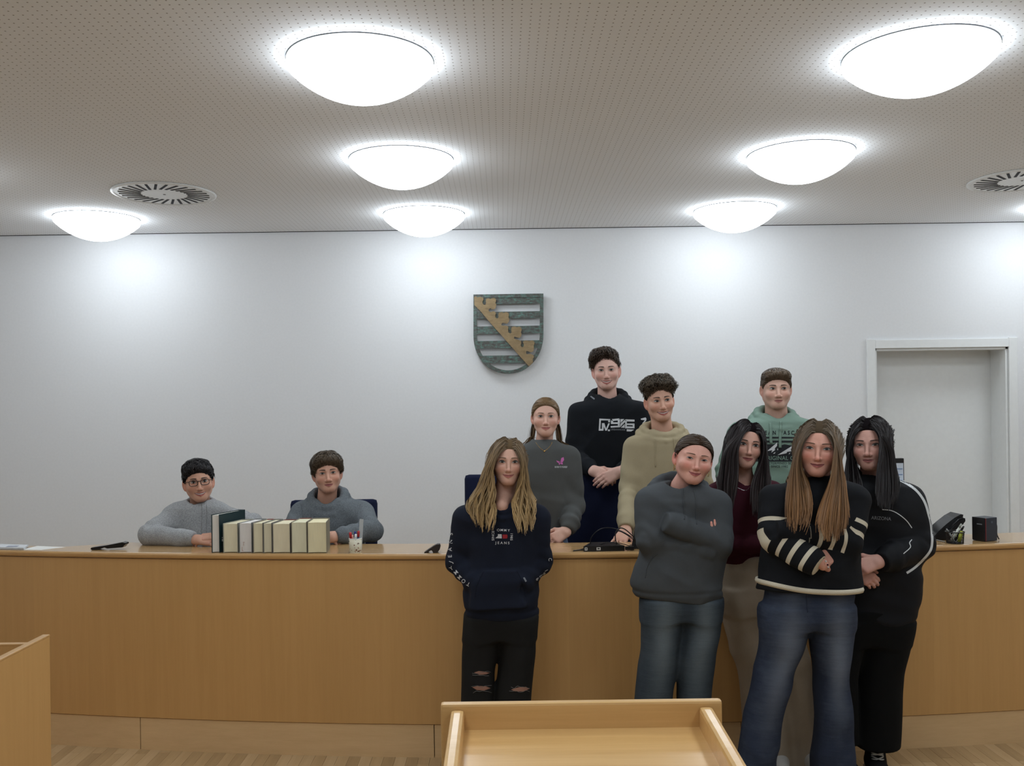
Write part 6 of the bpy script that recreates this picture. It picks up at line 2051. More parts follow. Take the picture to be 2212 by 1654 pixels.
# ---------------------------------------------------------------- 6: boy in green hoodie at the back
def boy_green():
    Y = 5.6
    hd = Head(1681, 839.5, Y - 0.02, 1.03, yaw=8, pitch=0, roll=0, fw=1.02, male=True, smile=0.0, skin=(214, 172, 154), brow=(78, 60, 48), eye=0.85, ear=1.0, jw=1.1, blush=0.55, cheek=1.1, gaze=0.7, lip=(182, 116, 110))
    nb = at(1677, 904, Y + 0.02)
    tor = row_stack([(890, 1652, 1702, 0.06), (902, 1628, 1726, 0.09), (912, 1598, 1756, 0.11), (932, 1584, 1772, 0.125), (975, 1584, 1774, 0.13), (1040, 1588, 1770, 0.13), (1140, 1590, 1768, 0.13), (1160, 1590, 1768, 0.13)], Y)
    armL = Arm(at(1598, 938, Y), at(1568, 1015, Y), at(1578, 1110, 5.4), 0.070, 0.060, 0.050, 0.036)
    armR = Arm(at(1760, 938, Y), at(1786, 1020, Y), at(1772, 1115, 5.4), 0.070, 0.060, 0.050, 0.036)
    hood = Hood(at(1674, 890, Y), 0.108, 0.09, 0.066, 0.012, 0.028)
    g = Garment(tor, [armL, armR], spec(hd, nb, 0.062), [hood], fold=0.0065, seed=23)
    hands = [HandA(armL.dir, at(1580, 1116, 5.39), (0.1, -0.2, -0.9), (-0.9, -0.2, 0), th=1, sc=1.0), HandA(armR.dir, at(1771, 1120, 5.39), (-0.1, -0.2, -0.9), (0.9, -0.2, 0), th=-1, sc=1.0)]
    pants = plain_legs(*[float(at(x, 1100, Y)[0]) for x in (1600, 1758)], Y, float(at(1680, 1135, Y)[2]), PZ, 0.12)
    o, _ = body_mesh('person with short brown fringe in a sage green hoodie at the back', hd, nb, 0.062, hands, [g.sdf, pants.sdf], hd.skin, 'people in the courtroom')
    cloth_obj('hoodie', g, M['c_green'], o, label='sage green hoodie with mountain print')
    cloth_obj('trousers', pants, M['p_black'], o, 0.012)
    for sg in (-1, 1): shoe(o, float(nb[0]) + sg * 0.1, Y - 0.02, PZ, 0.1 * sg, M['shoe_black'])
    z = lambda pts: [(1630 + x / 11.815, 900 + y / 11.815) for x, y in pts]
    ys = 5.1
    for it in (('J E A N   P A S C A L E', 1693.5, 934.8, 12.0, 0, 0.82, 1.0, 0.022), ('DETERMINED SOUL', 1688, 1000.5, 7.2, 0, 1.0, 1.06), ('SINCE 1982', 1684, 1007.5, 7.0, 0, 1.0, 1.06)):
        letters('print_lettering', [it], g.sdf, ys, M['print_dark'], o)
    drape_poly('print_stripes', [z(p) for p in ([(-100, 508), (1320, 512), (1320, 550), (-100, 548)], [(-100, 605), (1320, 608), (1320, 655), (-100, 655)])], g.sdf, ys, M['print_dark'], o)
    drape_poly('print_mountains', [z([(-100, 700), (480, 700), (580, 660), (640, 740), (760, 700), (960, 735), (1100, 700), (1320, 700), (1320, 1140), (-100, 1140)])], g.sdf, ys, M['print_dark'], o)
    drape_poly('print_snow', [z(p) for p in ([(320, 875), (580, 650), (575, 740), (520, 800), (520, 850), (425, 915), (455, 850)], [(470, 940), (500, 915), (535, 900), (515, 940)], [(580, 815), (597, 805), (597, 850), (580, 850)],
               [(580, 980), (960, 740), (955, 790), (925, 825), (935, 880), (830, 895), (815, 930)], [(870, 965), (885, 925), (915, 912), (895, 945)])], g.sdf, ys, M['print_white'], o, off=0.003)
    letters('print_lettering', [('ORIGINAL GEAR', 1692, 989.5, 12.5, 0, 0.92, 1.06, 0.01)], g.sdf, ys, M['print_green'], o, off=0.003)
    cord('drawstring', [(1664, 914), (1665, 930), (1665, 950), (1666, 956)], g.sdf, ys, 0.0085, M['c_green'], o)
    cord('drawstring', [(1687, 910), (1686, 930), (1685, 950), (1685, 967)], g.sdf, ys, 0.0085, M['c_green'], o)
    df = lambda q: np.stack([0.15 * np.ones(len(q)), np.ones(len(q)), -0.25 * np.ones(len(q))], 1)
    hair_short(hd, o, [((0, 0.01, 0.078), (0.078, 0.092, 0.040)), ((0, 0.055, 0.066), (0.062, 0.034, 0.030))], 0.006, 0.028, (84, 68, 54), n=2600, ln=0.036, lift=0.12, dirf=df, lump=0.0018, lf=120, seed=25, tipc=(98, 82, 66), wid=0.0016, top=0.03, label='short brown hair with straight fringe', sidec=(86, 70, 58))
boy_green()

# ---------------------------------------------------------------- 7: girl in navy hoodie, front left
def girl_navy():
    Y = 4.33
    hd = Head(1098.5, 998, Y - 0.02, 0.915, yaw=2, pitch=3, roll=-2, fw=1.0, smile=0.8, skin=(216, 170, 150), brow=(112, 88, 68), eye=0.85, jw=0.92, lip=(184, 108, 102), blush=0.6, lash=1.3, iris=(44, 36, 30))
    nb = at(1088, 1078, Y + 0.02)
    tor = row_stack([(1068, 1056, 1116, 0.055), (1082, 1034, 1140, 0.08), (1096, 1006, 1166, 0.095), (1114, 998, 1172, 0.105), (1150, 1004, 1164, 0.115), (1200, 1008, 1158, 0.115), (1250, 1006, 1160, 0.12), (1300, 1002, 1164, 0.125), (1318, 1002, 1164, 0.122), (1331, 1006, 1161, 0.115)], Y)
    armL = Arm(at(1006, 1120, Y), at(990, 1214, Y + 0.03), at(1036, 1267, Y - 0.09), 0.058, 0.054, 0.048, 0.040, hug=0.02)
    armR = Arm(at(1160, 1120, Y), at(1167, 1210, Y + 0.03), at(1122, 1263, Y - 0.09), 0.058, 0.054, 0.048, 0.040, hug=0.02)
    hood = Hood(at(1087, 1074, Y), 0.090, 0.090, 0.060, 0.012, 0.020)
    # pouch pocket
    pk = row_stack([(1232, 1045, 1116, 0.02, -0.118), (1265, 1030, 1130, 0.03, -0.116), (1312, 1026, 1136, 0.03, -0.112)], Y, 3.0, 0.006)
    g = Garment(tor, [armL, armR], spec(hd, nb, 0.044), [hood], [(pk, 0.012)], fold=0.0065, seed=27, hem=(float(at(1085, 1331, Y)[2]), 0.04, 0.003))
    pel = row_stack([(1300, 1008, 1158, 0.105), (1340, 1005, 1160, 0.11), (1375, 1008, 1156, 0.10)], Y)
    legs = [row_stack([(1330, 1006, 1082, 0.10), (1400, 1001, 1078, 0.095), (1450, 999, 1069, 0.09), (1500, 996, 1064, 0.088), (1560, 994, 1064, 0.085), (1676, 992, 1066, 0.085)], Y),
            row_stack([(1330, 1082, 1160, 0.10), (1400, 1079, 1157, 0.095), (1450, 1075, 1152, 0.09), (1510, 1072, 1147, 0.088), (1560, 1072, 1146, 0.085), (1676, 1072, 1146, 0.085)], Y)]
    pants = Pants(pel, legs, seed=3)
    o, _ = body_mesh('person with long wavy blonde hair in a navy hoodie, hands in the pouch', hd, nb, 0.046, [], [g.sdf, pants.sdf], hd.skin, 'people in the courtroom', at(1084, 1094, Y - 0.068))
    cloth_obj('hoodie', g, M['c_navy'], o, 0.007, label='dark navy hoodie with white lettering')
    cloth_obj('jeans', pants, M['p_black'], o, 0.0085, label='ripped black jeans')
    for x, dx in ((1030, -0.1), (1108, 0.1)):
        q = at(x, 1680, Y); shoe(o, float(q[0]), Y - 0.02, 0, dx, M['shoe_black'])
    ys = 3.95
    letters('print_lettering', [('T', 1074.0, 1144.5, 7.5, 0, 1.15, 1, .012), ('O', 1076.5, 1144.8, 7.5, 0, 1.1, 1, .012), ('M', 1084, 1144.8, 7.5, 0, 1.1, 1, .012), ('M', 1091.5, 1145.2, 7.5, 0, 1.0, 1, .012), ('Y', 1099, 1145.6, 7.5, 0, 1.1, 1, .012),
             ('JEANS', 1085.5, 1172.5, 7.5, -1, 1.08, 1.55, .012), ('SINCE', 1065.3, 1156.8, 7.5, 90, 1.0, 1.06, .012), ('1985', 1104.8, 1159, 7.5, -92, 1.0, 1.12, .012)][1:], g.sdf, ys, M['print_white'], o)
    drape_poly('flag_print', [[(1070, 1162), (1075.5, 1157.5), (1075.5, 1153.3), (1083.5, 1153.5), (1084, 1162.6)]], g.sdf, ys, M['print_white'], o)
    drape_poly('flag_print', [[(1085.5, 1154.2), (1095.5, 1154.2), (1096.5, 1158), (1095.5, 1162.6), (1086, 1163)]], g.sdf, ys, M['print_red'], o)
    z = lambda x, y: (950 + x / 8.508, 1120 + y / 8.508)
    sl = [('S', 207, 285, 100), ('N', 200, 425, 95), ('A', 190, 565, 95), ('E', 190, 690, 95), ('J', 205, 795, 70), ('Y', 212, 915, 35), ('M', 300, 990, 40), ('M', 365, 1080, 45), ('O', 437, 1150, 45), ('T', 525, 1200, 150)]
    letters('sleeve_lettering', [(t_, *z(x, y), 11.5, 180 + (a if a < 90 else a) if False else a, 1.0, 1, .01) for t_, x, y, a in sl], g.sdf, ys, M['print_white'], o)
    sr = [('1', 1955, 955, -60), ('9', 1910, 1015, -55), ('8', 1858, 1060, -50), ('6', 1793, 1110, -42), ('C', 2025, 750, -80)]
    letters('sleeve_lettering', [(t_, *z(x, y), 10.5, a, 0.9, 1, .01) for t_, x, y, a in sr], g.sdf, ys, M['print_white'], o)
    drape_poly('pocket_tag', [[z(1530, 1085), z(1560, 1075), z(1600, 1145), z(1575, 1165)]], g.sdf, ys, M['print_grey'], o)
    cord('pocket_seam', [(1046, 1232), (1036, 1250), (1028, 1272), (1026, 1290)], g.sdf, ys, 0.0016, M['c_navy'], o)
    cord('pocket_seam', [(1116, 1232), (1126, 1250), (1133, 1272), (1136, 1290)], g.sdf, ys, 0.0016, M['c_navy'], o)
    # torn knees: skin showing through with loose white threads
    for poly in ([(1024, 1452), (1034, 1449), (1046, 1450), (1058, 1453), (1050, 1456), (1036, 1457)], [(1020, 1484), (1032, 1481), (1050, 1482), (1060, 1486), (1046, 1491), (1030, 1490)], [(1104, 1489), (1120, 1484), (1136, 1483), (1144, 1487), (1132, 1493), (1112, 1493)]):
        drape_poly('torn_patch', [poly], pants.sdf, ys, M['skin_patch'], o, maxe=6)
    rs = np.random.RandomState(8)
    for cx, cy, wd in ((1040, 1452, 20), (1038, 1458, 18), (1040, 1482, 22), (1042, 1494, 20), (1124, 1484, 20), (1122, 1493, 22)):
        pts = [(cx - wd + i * wd / 3 * 1.0, cy + rs.uniform(-2.5, 2.5)) for i in range(7)]
        cord('frayed_thread', pts, pants.sdf, ys, 0.0010, M['thread'], o, 26, 0.0016)
    hair_long(hd, o, g.sdf, Y, [(950, 1097, 1080), (960, 1088, 1064), (985, 1078, 1052), (1000, 1064, 1048), (1020, 1065, 1044), (1045, 1068, 1034), (1070, 1072, 1019), (1085, 1072, 1009), (1100, 1072, 1010), (1120, 1070, 1022), (1148, 1064, 1030)],
              [(950, 1100, 1112), (960, 1108, 1126), (985, 1119, 1134), (1000, 1124, 1136), (1020, 1124, 1138), (1045, 1116, 1142), (1070, 1108, 1150), (1100, 1108, 1157), (1120, 1112, 1158), (1152, 1116, 1154)],
              (122, 102, 78), (178, 148, 102), part=0.006, wave=0.0085, hl=0.010, seed=41, label='long wavy dark blonde hair', tiprange=0.2)
M['skin_patch'] = plain('skin_under_tear', (150, 110, 94), 0.6)
M['thread'] = plain('grey_thread', (110, 108, 106), 0.9)
girl_navy()

# ---------------------------------------------------------------- 8: girl in charcoal hoodie, arms crossed
def girl_char():
    Y = 4.18
    hd = Head(1506, 992, Y - 0.03, 0.955, yaw=12, pitch=2, roll=-11, fw=1.06, smile=0.9, skin=(220, 166, 150), brow=(96, 70, 54), eye=0.55, jw=1.0, lip=(176, 96, 96), blush=0.9, cheek=1.12, lash=1.2, gaze=-0.5)
    nb = at(1472, 1055, Y + 0.03)
    tor = row_stack([(1040, 1430, 1500, 0.055), (1052, 1408, 1525, 0.08), (1064, 1392, 1546, 0.095), (1085, 1384, 1562, 0.11), (1130, 1386, 1570, 0.12), (1180, 1384, 1568, 0.125), (1230, 1374, 1562, 0.13), (1262, 1366, 1558, 0.13), (1278, 1368, 1557, 0.125), (1291, 1376, 1553, 0.115)], Y)
    armA = Arm(at(1404, 1082, Y), at(1402, 1164, Y - 0.07), at(1543, 1192, Y - 0.085), 0.060, 0.055, 0.050, 0.044, hug=0.004)
    armB = Arm(at(1548, 1092, Y), at(1556, 1170, Y - 0.08), at(1436, 1126, Y - 0.135), 0.060, 0.054, 0.048, 0.040, hug=0.004)
    hood = Hood(at(1462, 1042, Y + 0.01), 0.105, 0.090, 0.052, 0.012, 0.024, side=0.012)
    g = Garment(tor, [armA, armB], spec(hd, nb, 0.046), [hood], fold=0.007, seed=29, hem=(float(at(1460, 1291, Y)[2]), 0.04, 0.003))
    hands = [HandA(armA.dir, at(1547, 1188, Y - 0.100), (0.02, -0.10, 0.99), (0.2, -0.95, -0.1), th=-1, stub=0.0, sc=0.78, curl=(0.1, 0.1, 0.1, 0.15), thumb=1.0)]
    pel = row_stack([(1262, 1388, 1552, 0.105), (1300, 1386, 1556, 0.11), (1335, 1390, 1552, 0.10)], Y)
    legs = [row_stack([(1295, 1386, 1472, 0.10), (1340, 1386, 1471, 0.098), (1420, 1383, 1462, 0.092), (1500, 1373, 1452, 0.088), (1560, 1368, 1448, 0.085), (1690, 1362, 1450, 0.088)], Y),
            row_stack([(1295, 1472, 1556, 0.10), (1340, 1474, 1555, 0.098), (1420, 1464, 1546, 0.092), (1500, 1463, 1535, 0.088), (1560, 1462, 1534, 0.085), (1690, 1460, 1540, 0.088)], Y)]
    pants = Pants(pel, legs, seed=5)
    o, _ = body_mesh('person with tied back hair in a charcoal hoodie, arms crossed, head tilted', hd, nb, 0.048, hands, [g.sdf, pants.sdf], hd.skin, 'people in the courtroom')
    cloth_obj('hoodie', g, M['c_char'], o, 0.007, label='charcoal hoodie')
    cloth_obj('jeans', pants, M['p_jeans_grey'], o, 0.0085, label='washed grey blue jeans', attrs=fade_attr(legs, Y, 0.72))
    for x, dx in ((1408, -0.1), (1500, 0.1)):
        q = at(x, 1690, Y); shoe(o, float(q[0]), Y - 0.02, 0, dx, M['shoe_white'])
    cord('drawstring', [(1474, 1053), (1476, 1080), (1478, 1105), (1478, 1122)], g.sdf, 3.76, 0.0026, M['c_char'], o)
    cord('drawstring', [(1499, 1058), (1503, 1080), (1504, 1110), (1505, 1132)], g.sdf, 3.76, 0.0026, M['c_char'], o)
    cord('pocket_seam', [(1394, 1248), (1398, 1225), (1408, 1206), (1420, 1196)], g.sdf, 3.76, 0.0016, M['c_char'], o)
    for sg in (-1, 1):
        c = hd.wld((sg * 0.082, -0.004, -0.052)); pts = [c + 0.017 * (hd.B[1] * math.cos(a) * 0.9 + hd.B[2] * math.sin(a)) for a in np.linspace(0, 2 * PI, 25)]
        tube('earring', pts, 0.0010, M['gold'], o, 5)
    rs = np.random.RandomState(33)
    f, P, Q = hair_cap(hd, 0.006, 0.012, m=1.05)
    root, tip = lin((66, 52, 42)), lin((96, 78, 60))
    parts = [(hd.wld(P), Q, np.tile(np.array(root) * 0.8, (len(P), 1)))]
    bun = lambda q: elld(q, (0, -0.125, 0.0), (0.042, 0.035, 0.042)) + 0.003 * wob(q, 9, 160)
    P, Q = nets(bun, np.array([-0.07, -0.18, -0.07]), np.array([0.07, -0.07, 0.07]), 0.005)
    parts.append((hd.wld(P), Q, np.tile(np.array(root) * 0.9, (len(P), 1))))
    region = lambda q: (hairline(q, 0.010, 1.05) < 0) & (q[:, 2] > -0.04)
    R = scalp_roots(hd, 2400, 33, region, 0.004); S = len(R)
    paths, nr = hug_paths(hd, R, np.array([0, -0.12, 0.0]), 12, rs.uniform(0.006, 0.0085, S))
    col = mixcol(root, tip, np.linspace(0, 0.7, 12)[None].repeat(S, 0)) * rs.uniform(0.65, 1.3, S)[:, None, None]
    parts.append(ribbons(paths, np.full(S, 0.0012), np.ones(12), nr, col))
    hair_obj(hd, o, parts, 'brown hair parted in the middle and tied back')
girl_char()

# ---------------------------------------------------------------- 9: girl in maroon top
def girl_maroon():
    Y = 4.46
    hd = Head(1619, 961, Y - 0.03, 0.955, yaw=13, pitch=2, roll=-9, fw=0.97, smile=0.4, skin=(214, 166, 148), brow=(48, 34, 28), eye=0.8, jw=0.86, lip=(168, 92, 92), blush=0.6, lash=1.6, iris=(50, 36, 26))
    nb = at(1604, 1040, Y + 0.03)
    tor = row_stack([(1030, 1570, 1640, 0.052), (1042, 1545, 1668, 0.075), (1056, 1532, 1680, 0.09), (1085, 1536, 1676, 0.10), (1130, 1546, 1672, 0.105), (1180, 1552, 1662, 0.10), (1212, 1552, 1656, 0.10)], Y)
    armA = Arm(at(1547, 1070, Y), at(1566, 1178, Y - 0.06), at(1652, 1176, Y - 0.13), 0.048, 0.046, 0.040, 0.032, hug=0.006)
    armB = Arm(at(1668, 1066, Y), at(1694, 1165, Y), at(1704, 1260, Y - 0.04), 0.048, 0.043, 0.038, 0.030)
    g = Garment(tor, [armA, armB], spec(hd, nb, 0.042), [Ring(at(1606, 1036, Y), 0.074, 0.070, 0.048, 0.005, 0.015, True)], fold=0.003, seed=31)
    hands = [HandA(armA.dir, at(1655, 1176, Y - 0.13), (0.95, -0.2, 0.0), (0, -0.8, 0.5), th=1, sc=0.9), HandA(armB.dir, at(1704, 1264, Y - 0.04), (0, -0.1, -1), (0.9, -0.2, 0), th=-1, sc=0.9)]
    pel = row_stack([(1200, 1552, 1656, 0.098), (1240, 1550, 1664, 0.108), (1290, 1554, 1672, 0.108), (1320, 1560, 1670, 0.10)], Y)
    legs = [row_stack([(1270, 1554, 1626, 0.098), (1300, 1558, 1640, 0.096), (1380, 1574, 1664, 0.09), (1440, 1588, 1688, 0.088), (1546, 1605, 1706, 0.09), (1600, 1622, 1710, 0.092), (1664, 1640, 1714, 0.095)], Y),
            row_stack([(1270, 1616, 1676, 0.095), (1300, 1630, 1700, 0.094), (1440, 1680, 1752, 0.088), (1550, 1694, 1762, 0.090), (1664, 1708, 1764, 0.095)], Y)]
    pants = Pants(pel, legs, seed=7, fold=0.009)
    o, _ = body_mesh('person with long straight black hair in a maroon top and taupe trousers', hd, nb, 0.043, hands, [g.sdf, pants.sdf], hd.skin, 'people in the courtroom', at(1605, 1058, Y - 0.045))
    cloth_obj('jumper', g, M['c_maroon'], o, 0.007, label='maroon long-sleeved top')
    cloth_obj('trousers', pants, M['p_beige'], o, 0.0085, label='wide taupe trousers')
    for x, dx in ((1676, -0.1), (1742, 0.1)):
        q = atz(x, Y, 0.0); shoe(o, float(q[0]), Y - 0.02, 0, dx, M['shoe_white'])
    cord('necklace', [(1582, 1044), (1592, 1052), (1602, 1057), (1610, 1059), (1616, 1056), (1621, 1050)], lambda p: np.minimum(g.sdf(p), hd.sdf(p)), 4.0, 0.0005, M['silver'], o, 26)
    hair_long(hd, o, g.sdf, Y, [(908, 1622, 1604), (920, 1614, 1582), (940, 1600, 1568), (960, 1594, 1562), (1000, 1597, 1556), (1040, 1593, 1548), (1070, 1588, 1552), (1098, 1584, 1562)],
              [(908, 1628, 1642), (920, 1632, 1649), (940, 1638, 1654), (960, 1640, 1657), (1000, 1637, 1661), (1040, 1624, 1665), (1070, 1622, 1664), (1098, 1624, 1660)],
              (34, 28, 30), (42, 31, 31), part=0.012, hl=0.008, seed=43, label='long straight black hair', fly=0.006)
girl_maroon()

# ---------------------------------------------------------------- 10: girl in striped jumper
def girl_stripe():
    Y = 3.97
    hd = Head(1767.5, 969, Y - 0.03, 1.01, yaw=-1, pitch=2, roll=-4, fw=1.06, smile=0.7, skin=(218, 162, 144), brow=(96, 70, 54), eye=0.75, jw=0.98, lip=(168, 92, 90), blush=0.85, cheek=1.1, lash=1.0, iris=(60, 66, 72))
    nb = at(1764, 1046, Y + 0.03)
    tor = row_stack([(1028, 1736, 1796, 0.058), (1040, 1706, 1826, 0.08), (1052, 1680, 1846, 0.10), (1072, 1662, 1856, 0.115), (1110, 1660, 1854, 0.125), (1160, 1656, 1850, 0.125), (1210, 1648, 1852, 0.13), (1240, 1642, 1855, 0.135), (1268, 1637, 1858, 0.138)], Y)
    armA = Arm(at(1673, 1078, Y), at(1672, 1158, Y - 0.07), at(1768, 1222, Y - 0.185), 0.062, 0.062, 0.056, 0.044, hug=0.006, mid=0.8)
    armB = Arm(at(1846, 1082, Y), at(1832, 1168, Y - 0.07), at(1674, 1146, Y - 0.115), 0.062, 0.058, 0.052, 0.040, hug=0.004, mid=0.8)
    neck = Ring(at(1765, 1040, Y), 0.060, 0.058, 0.012, 0.020, 0.004)
    g = Garment(tor, [armA, armB], None, [neck], fold=0.0065, seed=33)
    hands = [HandA(armA.dir, at(1774, 1217, Y - 0.165), (0.62, 0.72, 0.30), (0.3, -0.9, 0.3), th=1, sc=0.9, curl=(0.5, 0.5, 0.5, 0.5), thumb=0.4),
             HandA(armB.dir, at(1678, 1147, Y - 0.07), (0.0, 0.98, 0.05), (0, -0.7, 0.7), th=1, sc=0.85, curl=(0.6, 0.6, 0.6, 0.6), thumb=0.6)]
    pel = row_stack([(1248, 1656, 1840, 0.115), (1285, 1652, 1842, 0.118), (1330, 1648, 1842, 0.115), (1350, 1650, 1838, 0.10)], Y)
    legs = [row_stack([(1310, 1648, 1746, 0.108), (1350, 1643, 1742, 0.105), (1398, 1638, 1736, 0.10), (1460, 1628, 1710, 0.092), (1528, 1614, 1692, 0.09), (1622, 1598, 1674, 0.095), (1680, 1588, 1672, 0.10), (1742, 1580, 1672, 0.105)], Y),
            row_stack([(1310, 1744, 1842, 0.108), (1350, 1748, 1841, 0.105), (1398, 1752, 1838, 0.10), (1475, 1762, 1831, 0.092), (1563, 1763, 1840, 0.09), (1650, 1757, 1842, 0.095), (1742, 1752, 1848, 0.105)], Y)]
    pants = Pants(pel, legs, seed=9, fold=0.008)
    o, _ = body_mesh('person with long light brown hair in a black jumper with cream stripes', hd, nb, 0.052, hands, [g.sdf, pants.sdf], hd.skin, 'people in the courtroom')
    # striped sleeves: attribute = distance along the sleeve
    def attr(P):
        p = P.astype(F32); td = g.torso(p)
        tA, dA = armA.param(p); tB, dB = armB.param(p)
        tB = np.where(tB > armB.L1 + 0.60 * armB.L2, 0.0, tB)
        return {'sleeveA': tA, 'sleeveB': tB, 'whicharm': (dA - dB) * 20 + 0.5, 'onarm': (td - np.minimum(dA, dB)) * 20 + 0.6}
    k = NT('striped_knit')
    def stripes(nm):
        a1 = k.n('ShaderNodeAttribute', attribute_name=nm).outputs['Fac']
        fr = k.math('FRACT', k.math('DIVIDE', k.math('SUBTRACT', a1, 0.10), 0.056))
        return k.math('MULTIPLY', k.math('LESS_THAN', fr, 0.34), k.math('GREATER_THAN', a1, 0.10))
    isb = k.math('GREATER_THAN', k.n('ShaderNodeAttribute', attribute_name='whicharm').outputs['Fac'], 0.5)
    sa_, sb_ = stripes('sleeveA'), stripes('sleeveB')
    st = k.math('ADD', k.math('MULTIPLY', sb_, isb), k.math('MULTIPLY', sa_, k.math('SUBTRACT', 1.0, isb)))
    st = k.math('MULTIPLY', st, k.math('GREATER_THAN', k.n('ShaderNodeAttribute', attribute_name='onarm').outputs['Fac'], 0.5))
    mx = k.n('ShaderNodeMixRGB'); mx.inputs[1].default_value = (*lin((24, 26, 30)), 1); mx.inputs[2].default_value = (*lin((206, 198, 178)), 1)
    k.l(st, mx.inputs[0]); k.l(mx.outputs[0], k.b.inputs['Base Color'])
    k.b.inputs['Roughness'].default_value = 0.95; k.b.inputs['Specular IOR Level'].default_value = 0.2
    k.bump(k.noise(k.coord(), 600, 2), 0.4, 0.0015)
    cloth_obj('jumper', g, k.m, o, 0.006, label='black knitted jumper with cream sleeve stripes', attrs=attr)
    # cream hem
    hp = []
    for a in np.linspace(0, 2 * PI, 61):
        x0, x1 = at(1637, 1250, Y)[0], at(1858, 1272, Y)[0]
        cx, hw = (x0 + x1) / 2, (x1 - x0) / 2
        ca, sa = math.cos(a), math.sin(a)
        x = cx + hw * math.copysign(abs(ca) ** 0.87, ca); y = Y + 0.139 * math.copysign(abs(sa) ** 0.87, sa)
        zz = float(at(1747, 1262, Y)[2]) - 0.020 * ca - 0.004 * math.sin(3 * a)
        hp.append((x, y, zz))
    hb = bmesh.new(); rings = []
    for x, y, zz in hp[:-1]:
        v = Vector((x - hp[0][0] * 0, y, 0)); n_ = Vector((x - (hp[0][0] + hp[30][0]) / 2, y - Y, 0)).normalized()
        rings.append([hb.verts.new(Vector((x, y, zz)) + n_ * dx + Vector((0, 0, dz))) for dx, dz in ((0.004, 0.011), (0.008, 0.0), (0.004, -0.011), (-0.006, -0.009), (-0.006, 0.009))])
    for i in range(60):
        A_, B_ = rings[i], rings[(i + 1) % 60]
        for j in range(5): hb.faces.new((A_[j], A_[(j + 1) % 5], B_[(j + 1) % 5], B_[j]))
    bmesh.ops.recalc_face_normals(hb, faces=hb.faces)
    bm_obj('hem_band', hb, M['cream'], o, True)
    cloth_obj('jeans', pants, M['p_jeans_blue'], o, 0.0085, label='wide mid blue jeans', attrs=fade_attr(legs, Y, 0.68))
    cord('fly_seam', [(1742, 1272), (1742, 1290), (1743, 1308), (1745, 1322)], pants.sdf, 3.6, 0.0016, M['p_jeans_blue'], o)
    for x, dx in ((1628, -0.2), (1796, 0.15)):
        q = atz(x, Y, 0.0); shoe(o, float(q[0]), Y - 0.02, 0, dx, M['shoe_black'])
    c = at(1784, 1214, Y - 0.19)
    for i in range(7):
        a = i / 6 * PI * 1.1 - 0.4
        bm = bmesh.new(); bmesh.ops.create_icosphere(bm, subdivisions=1, radius=0.0042)
        q = hands[0].w + 0.030 * (np.array([-0.45, 0, 0.85]) * math.cos(a) + np.array([0, -1, 0]) * math.sin(a)) + np.array([0.012, 0, 0.008])
        bmesh.ops.translate(bm, vec=q, verts=bm.verts); bm_obj('bracelet_bead', bm, M['print_white'] if i % 2 else M['c_maroon'], o, True)
    hair_long(hd, o, g.sdf, Y, [(916, 1768, 1745), (930, 1756, 1729), (950, 1743, 1722), (970, 1734, 1716), (1000, 1731, 1710), (1020, 1738, 1705), (1050, 1750, 1699), (1100, 1757, 1695), (1125, 1745, 1699), (1145, 1735, 1706)],
              [(916, 1772, 1792), (930, 1784, 1804), (950, 1791, 1812), (970, 1796, 1816), (1000, 1799, 1820), (1020, 1797, 1822), (1050, 1786, 1827), (1100, 1766, 1832), (1125, 1762, 1832), (1148, 1766, 1824)],
              (98, 84, 68), (136, 98, 62), part=-0.002, hl=0.010, seed=45, label='long straight light brown hair', fly=0.012)
girl_stripe()

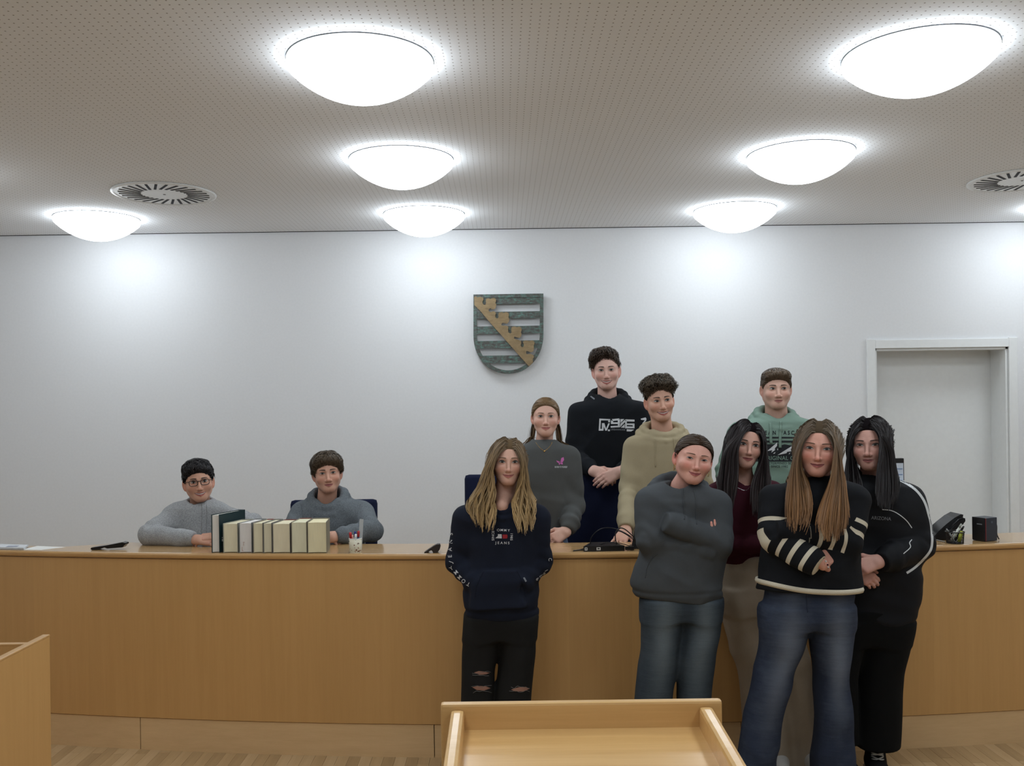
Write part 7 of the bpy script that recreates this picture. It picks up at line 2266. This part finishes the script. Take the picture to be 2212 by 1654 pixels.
# ---------------------------------------------------------------- 11: girl in black track jacket
def girl_jacket():
    Y = 4.33
    hd = Head(1874, 961, Y - 0.03, 1.01, yaw=-9, pitch=-1, roll=2, fw=1.03, smile=0.1, skin=(206, 158, 144), brow=(50, 36, 32), eye=0.7, jw=1.0, lip=(168, 100, 98), blush=0.5, cheek=1.1, lash=1.5)
    nb = at(1882, 1046, Y + 0.03)
    tor = row_stack([(1026, 1848, 1912, 0.06), (1040, 1824, 1944, 0.085), (1054, 1806, 1968, 0.105), (1080, 1800, 1982, 0.12), (1130, 1806, 1984, 0.128), (1200, 1812, 1987, 0.130), (1260, 1818, 1988, 0.130), (1300, 1824, 1982, 0.128), (1325, 1828, 1975, 0.126), (1340, 1834, 1968, 0.122)], Y)
    armR = Arm(at(1960, 1082, Y), at(1984, 1176, Y - 0.04), at(1902, 1214, Y - 0.205), 0.074, 0.070, 0.060, 0.042, hug=0.006)
    armL = Arm(at(1820, 1082, Y), at(1806, 1170, Y), at(1842, 1226, Y - 0.16), 0.066, 0.058, 0.050, 0.040, hug=0.006)
    g = Garment(tor, [armL, armR], spec(hd, nb, 0.050), [Ring(at(1880, 1040, Y), 0.075, 0.07, 0.03, 0.014, 0.02)], fold=0.008, seed=37)
    hands = [HandA(armR.dir, at(1898, 1212, Y - 0.205), (-0.88, -0.18, -0.22), (0.1, -0.85, 0.5), th=1, sc=0.95, curl=(0.55, 0.6, 0.65, 0.7), thumb=0.2),
             HandA(armL.dir, at(1846, 1228, Y - 0.165), (0.6, -0.2, -0.45), (-0.2, -0.9, 0.3), th=-1, sc=0.9, curl=(0.5, 0.5, 0.5, 0.5), thumb=0.3)]
    pel = row_stack([(1310, 1812, 1972, 0.125), (1350, 1808, 1968, 0.125), (1385, 1812, 1960, 0.115)], Y)
    legs = [row_stack([(1340, 1808, 1866, 0.11), (1400, 1800, 1856, 0.105), (1470, 1796, 1847, 0.10), (1598, 1794, 1848, 0.10)], Y),
            row_stack([(1340, 1858, 1970, 0.12), (1398, 1856, 1960, 0.112), (1460, 1855, 1946, 0.105), (1530, 1852, 1943, 0.105), (1608, 1848, 1940, 0.108)], Y)]
    pants = Pants(pel, legs, seed=11)
    o, _ = body_mesh('person with long black hair in a black track jacket with white piping', hd, nb, 0.050, hands, [g.sdf, pants.sdf], hd.skin, 'people in the courtroom')
    cloth_obj('jacket', g, M['c_jacket'], o, 0.007, label='black track jacket with white piping')
    cloth_obj('trousers', pants, M['p_black_wide'], o, 0.0085, label='wide cropped black trousers')
    ys = 3.88
    z = lambda x, y: (1600 + x / 3.596, 880 + y / 3.596)
    band('piping', [z(1215, 552), z(1290, 590), z(1360, 640), z(1410, 700), z(1440, 760), z(1460, 830), z(1476, 890), z(1484, 960), z(1488, 1040), z(1474, 1110), z(1420, 1180), z(1350, 1245), z(1290, 1285)], 5.2, g.sdf, ys, M['piping'], o, 60)
    band('piping', [z(1100, 792), z(1170, 800), z(1230, 830), z(1290, 880), z(1330, 935)], 1.8, g.sdf, ys, M['piping'], o)
    band('piping', [z(1330, 1025), z(1312, 1050), z(1318, 1085), z(1265, 1135)], 1.8, g.sdf, ys, M['piping'], o)
    letters('chest_lettering', [('ARIZONA', 1903.5, 1119.5, 10.5, -4, 0.92, 1.0, .01)], g.sdf, ys, M['print_grey'], o)
    # high-top canvas shoes with white laces
    for x, dx, main in ((1893, -0.18, True), (1826, -0.05, False)):
        q = atz(x, Y - 0.01, 0.0)
        so, f, W = shoe(o, float(q[0]), Y - 0.01, 0, dx, M['shoe_black'], 0.13, label='black canvas high-top')
        def surf(a, b):
            p = np.array([W(0.30, b, a)]); d0 = W(-1, 0, 0) - W(0, 0, 0)
            for _ in range(60): p = p + d0 * f(p.astype(F32)).astype(float)[:, None] * 0.7
            return p[0]
        lb = bmesh.new()
        for i in range(8):
            hgt = 0.085 + i * 0.0165
            for sg in (-1, 1):
                pts = [surf(hgt + 0.010 * t_, sg * 0.026 * (1 - 2 * t_)) - (W(-1, 0, 0) - W(0, 0, 0)) * 0.003 for t_ in np.linspace(0, 1, 7)]
                add_tube(lb, pts, 0.0036, 6)
        bm_obj('laces', lb, M['lace'], so, True)
    hair_long(hd, o, g.sdf, Y, [(902, 1872, 1858), (915, 1868, 1848), (930, 1860, 1842), (950, 1852, 1836), (980, 1850, 1830), (1010, 1856, 1825), (1050, 1862, 1822), (1075, 1860, 1828)],
              [(902, 1878, 1905), (915, 1884, 1914), (930, 1889, 1921), (950, 1893, 1928), (980, 1897, 1933), (1010, 1893, 1937), (1050, 1888, 1944), (1085, 1890, 1936)],
              (32, 28, 30), (30, 25, 27), part=-0.004, hl=0.006, seed=47, label='long straight black hair', crown=0.003, fly=0.006)
girl_jacket()
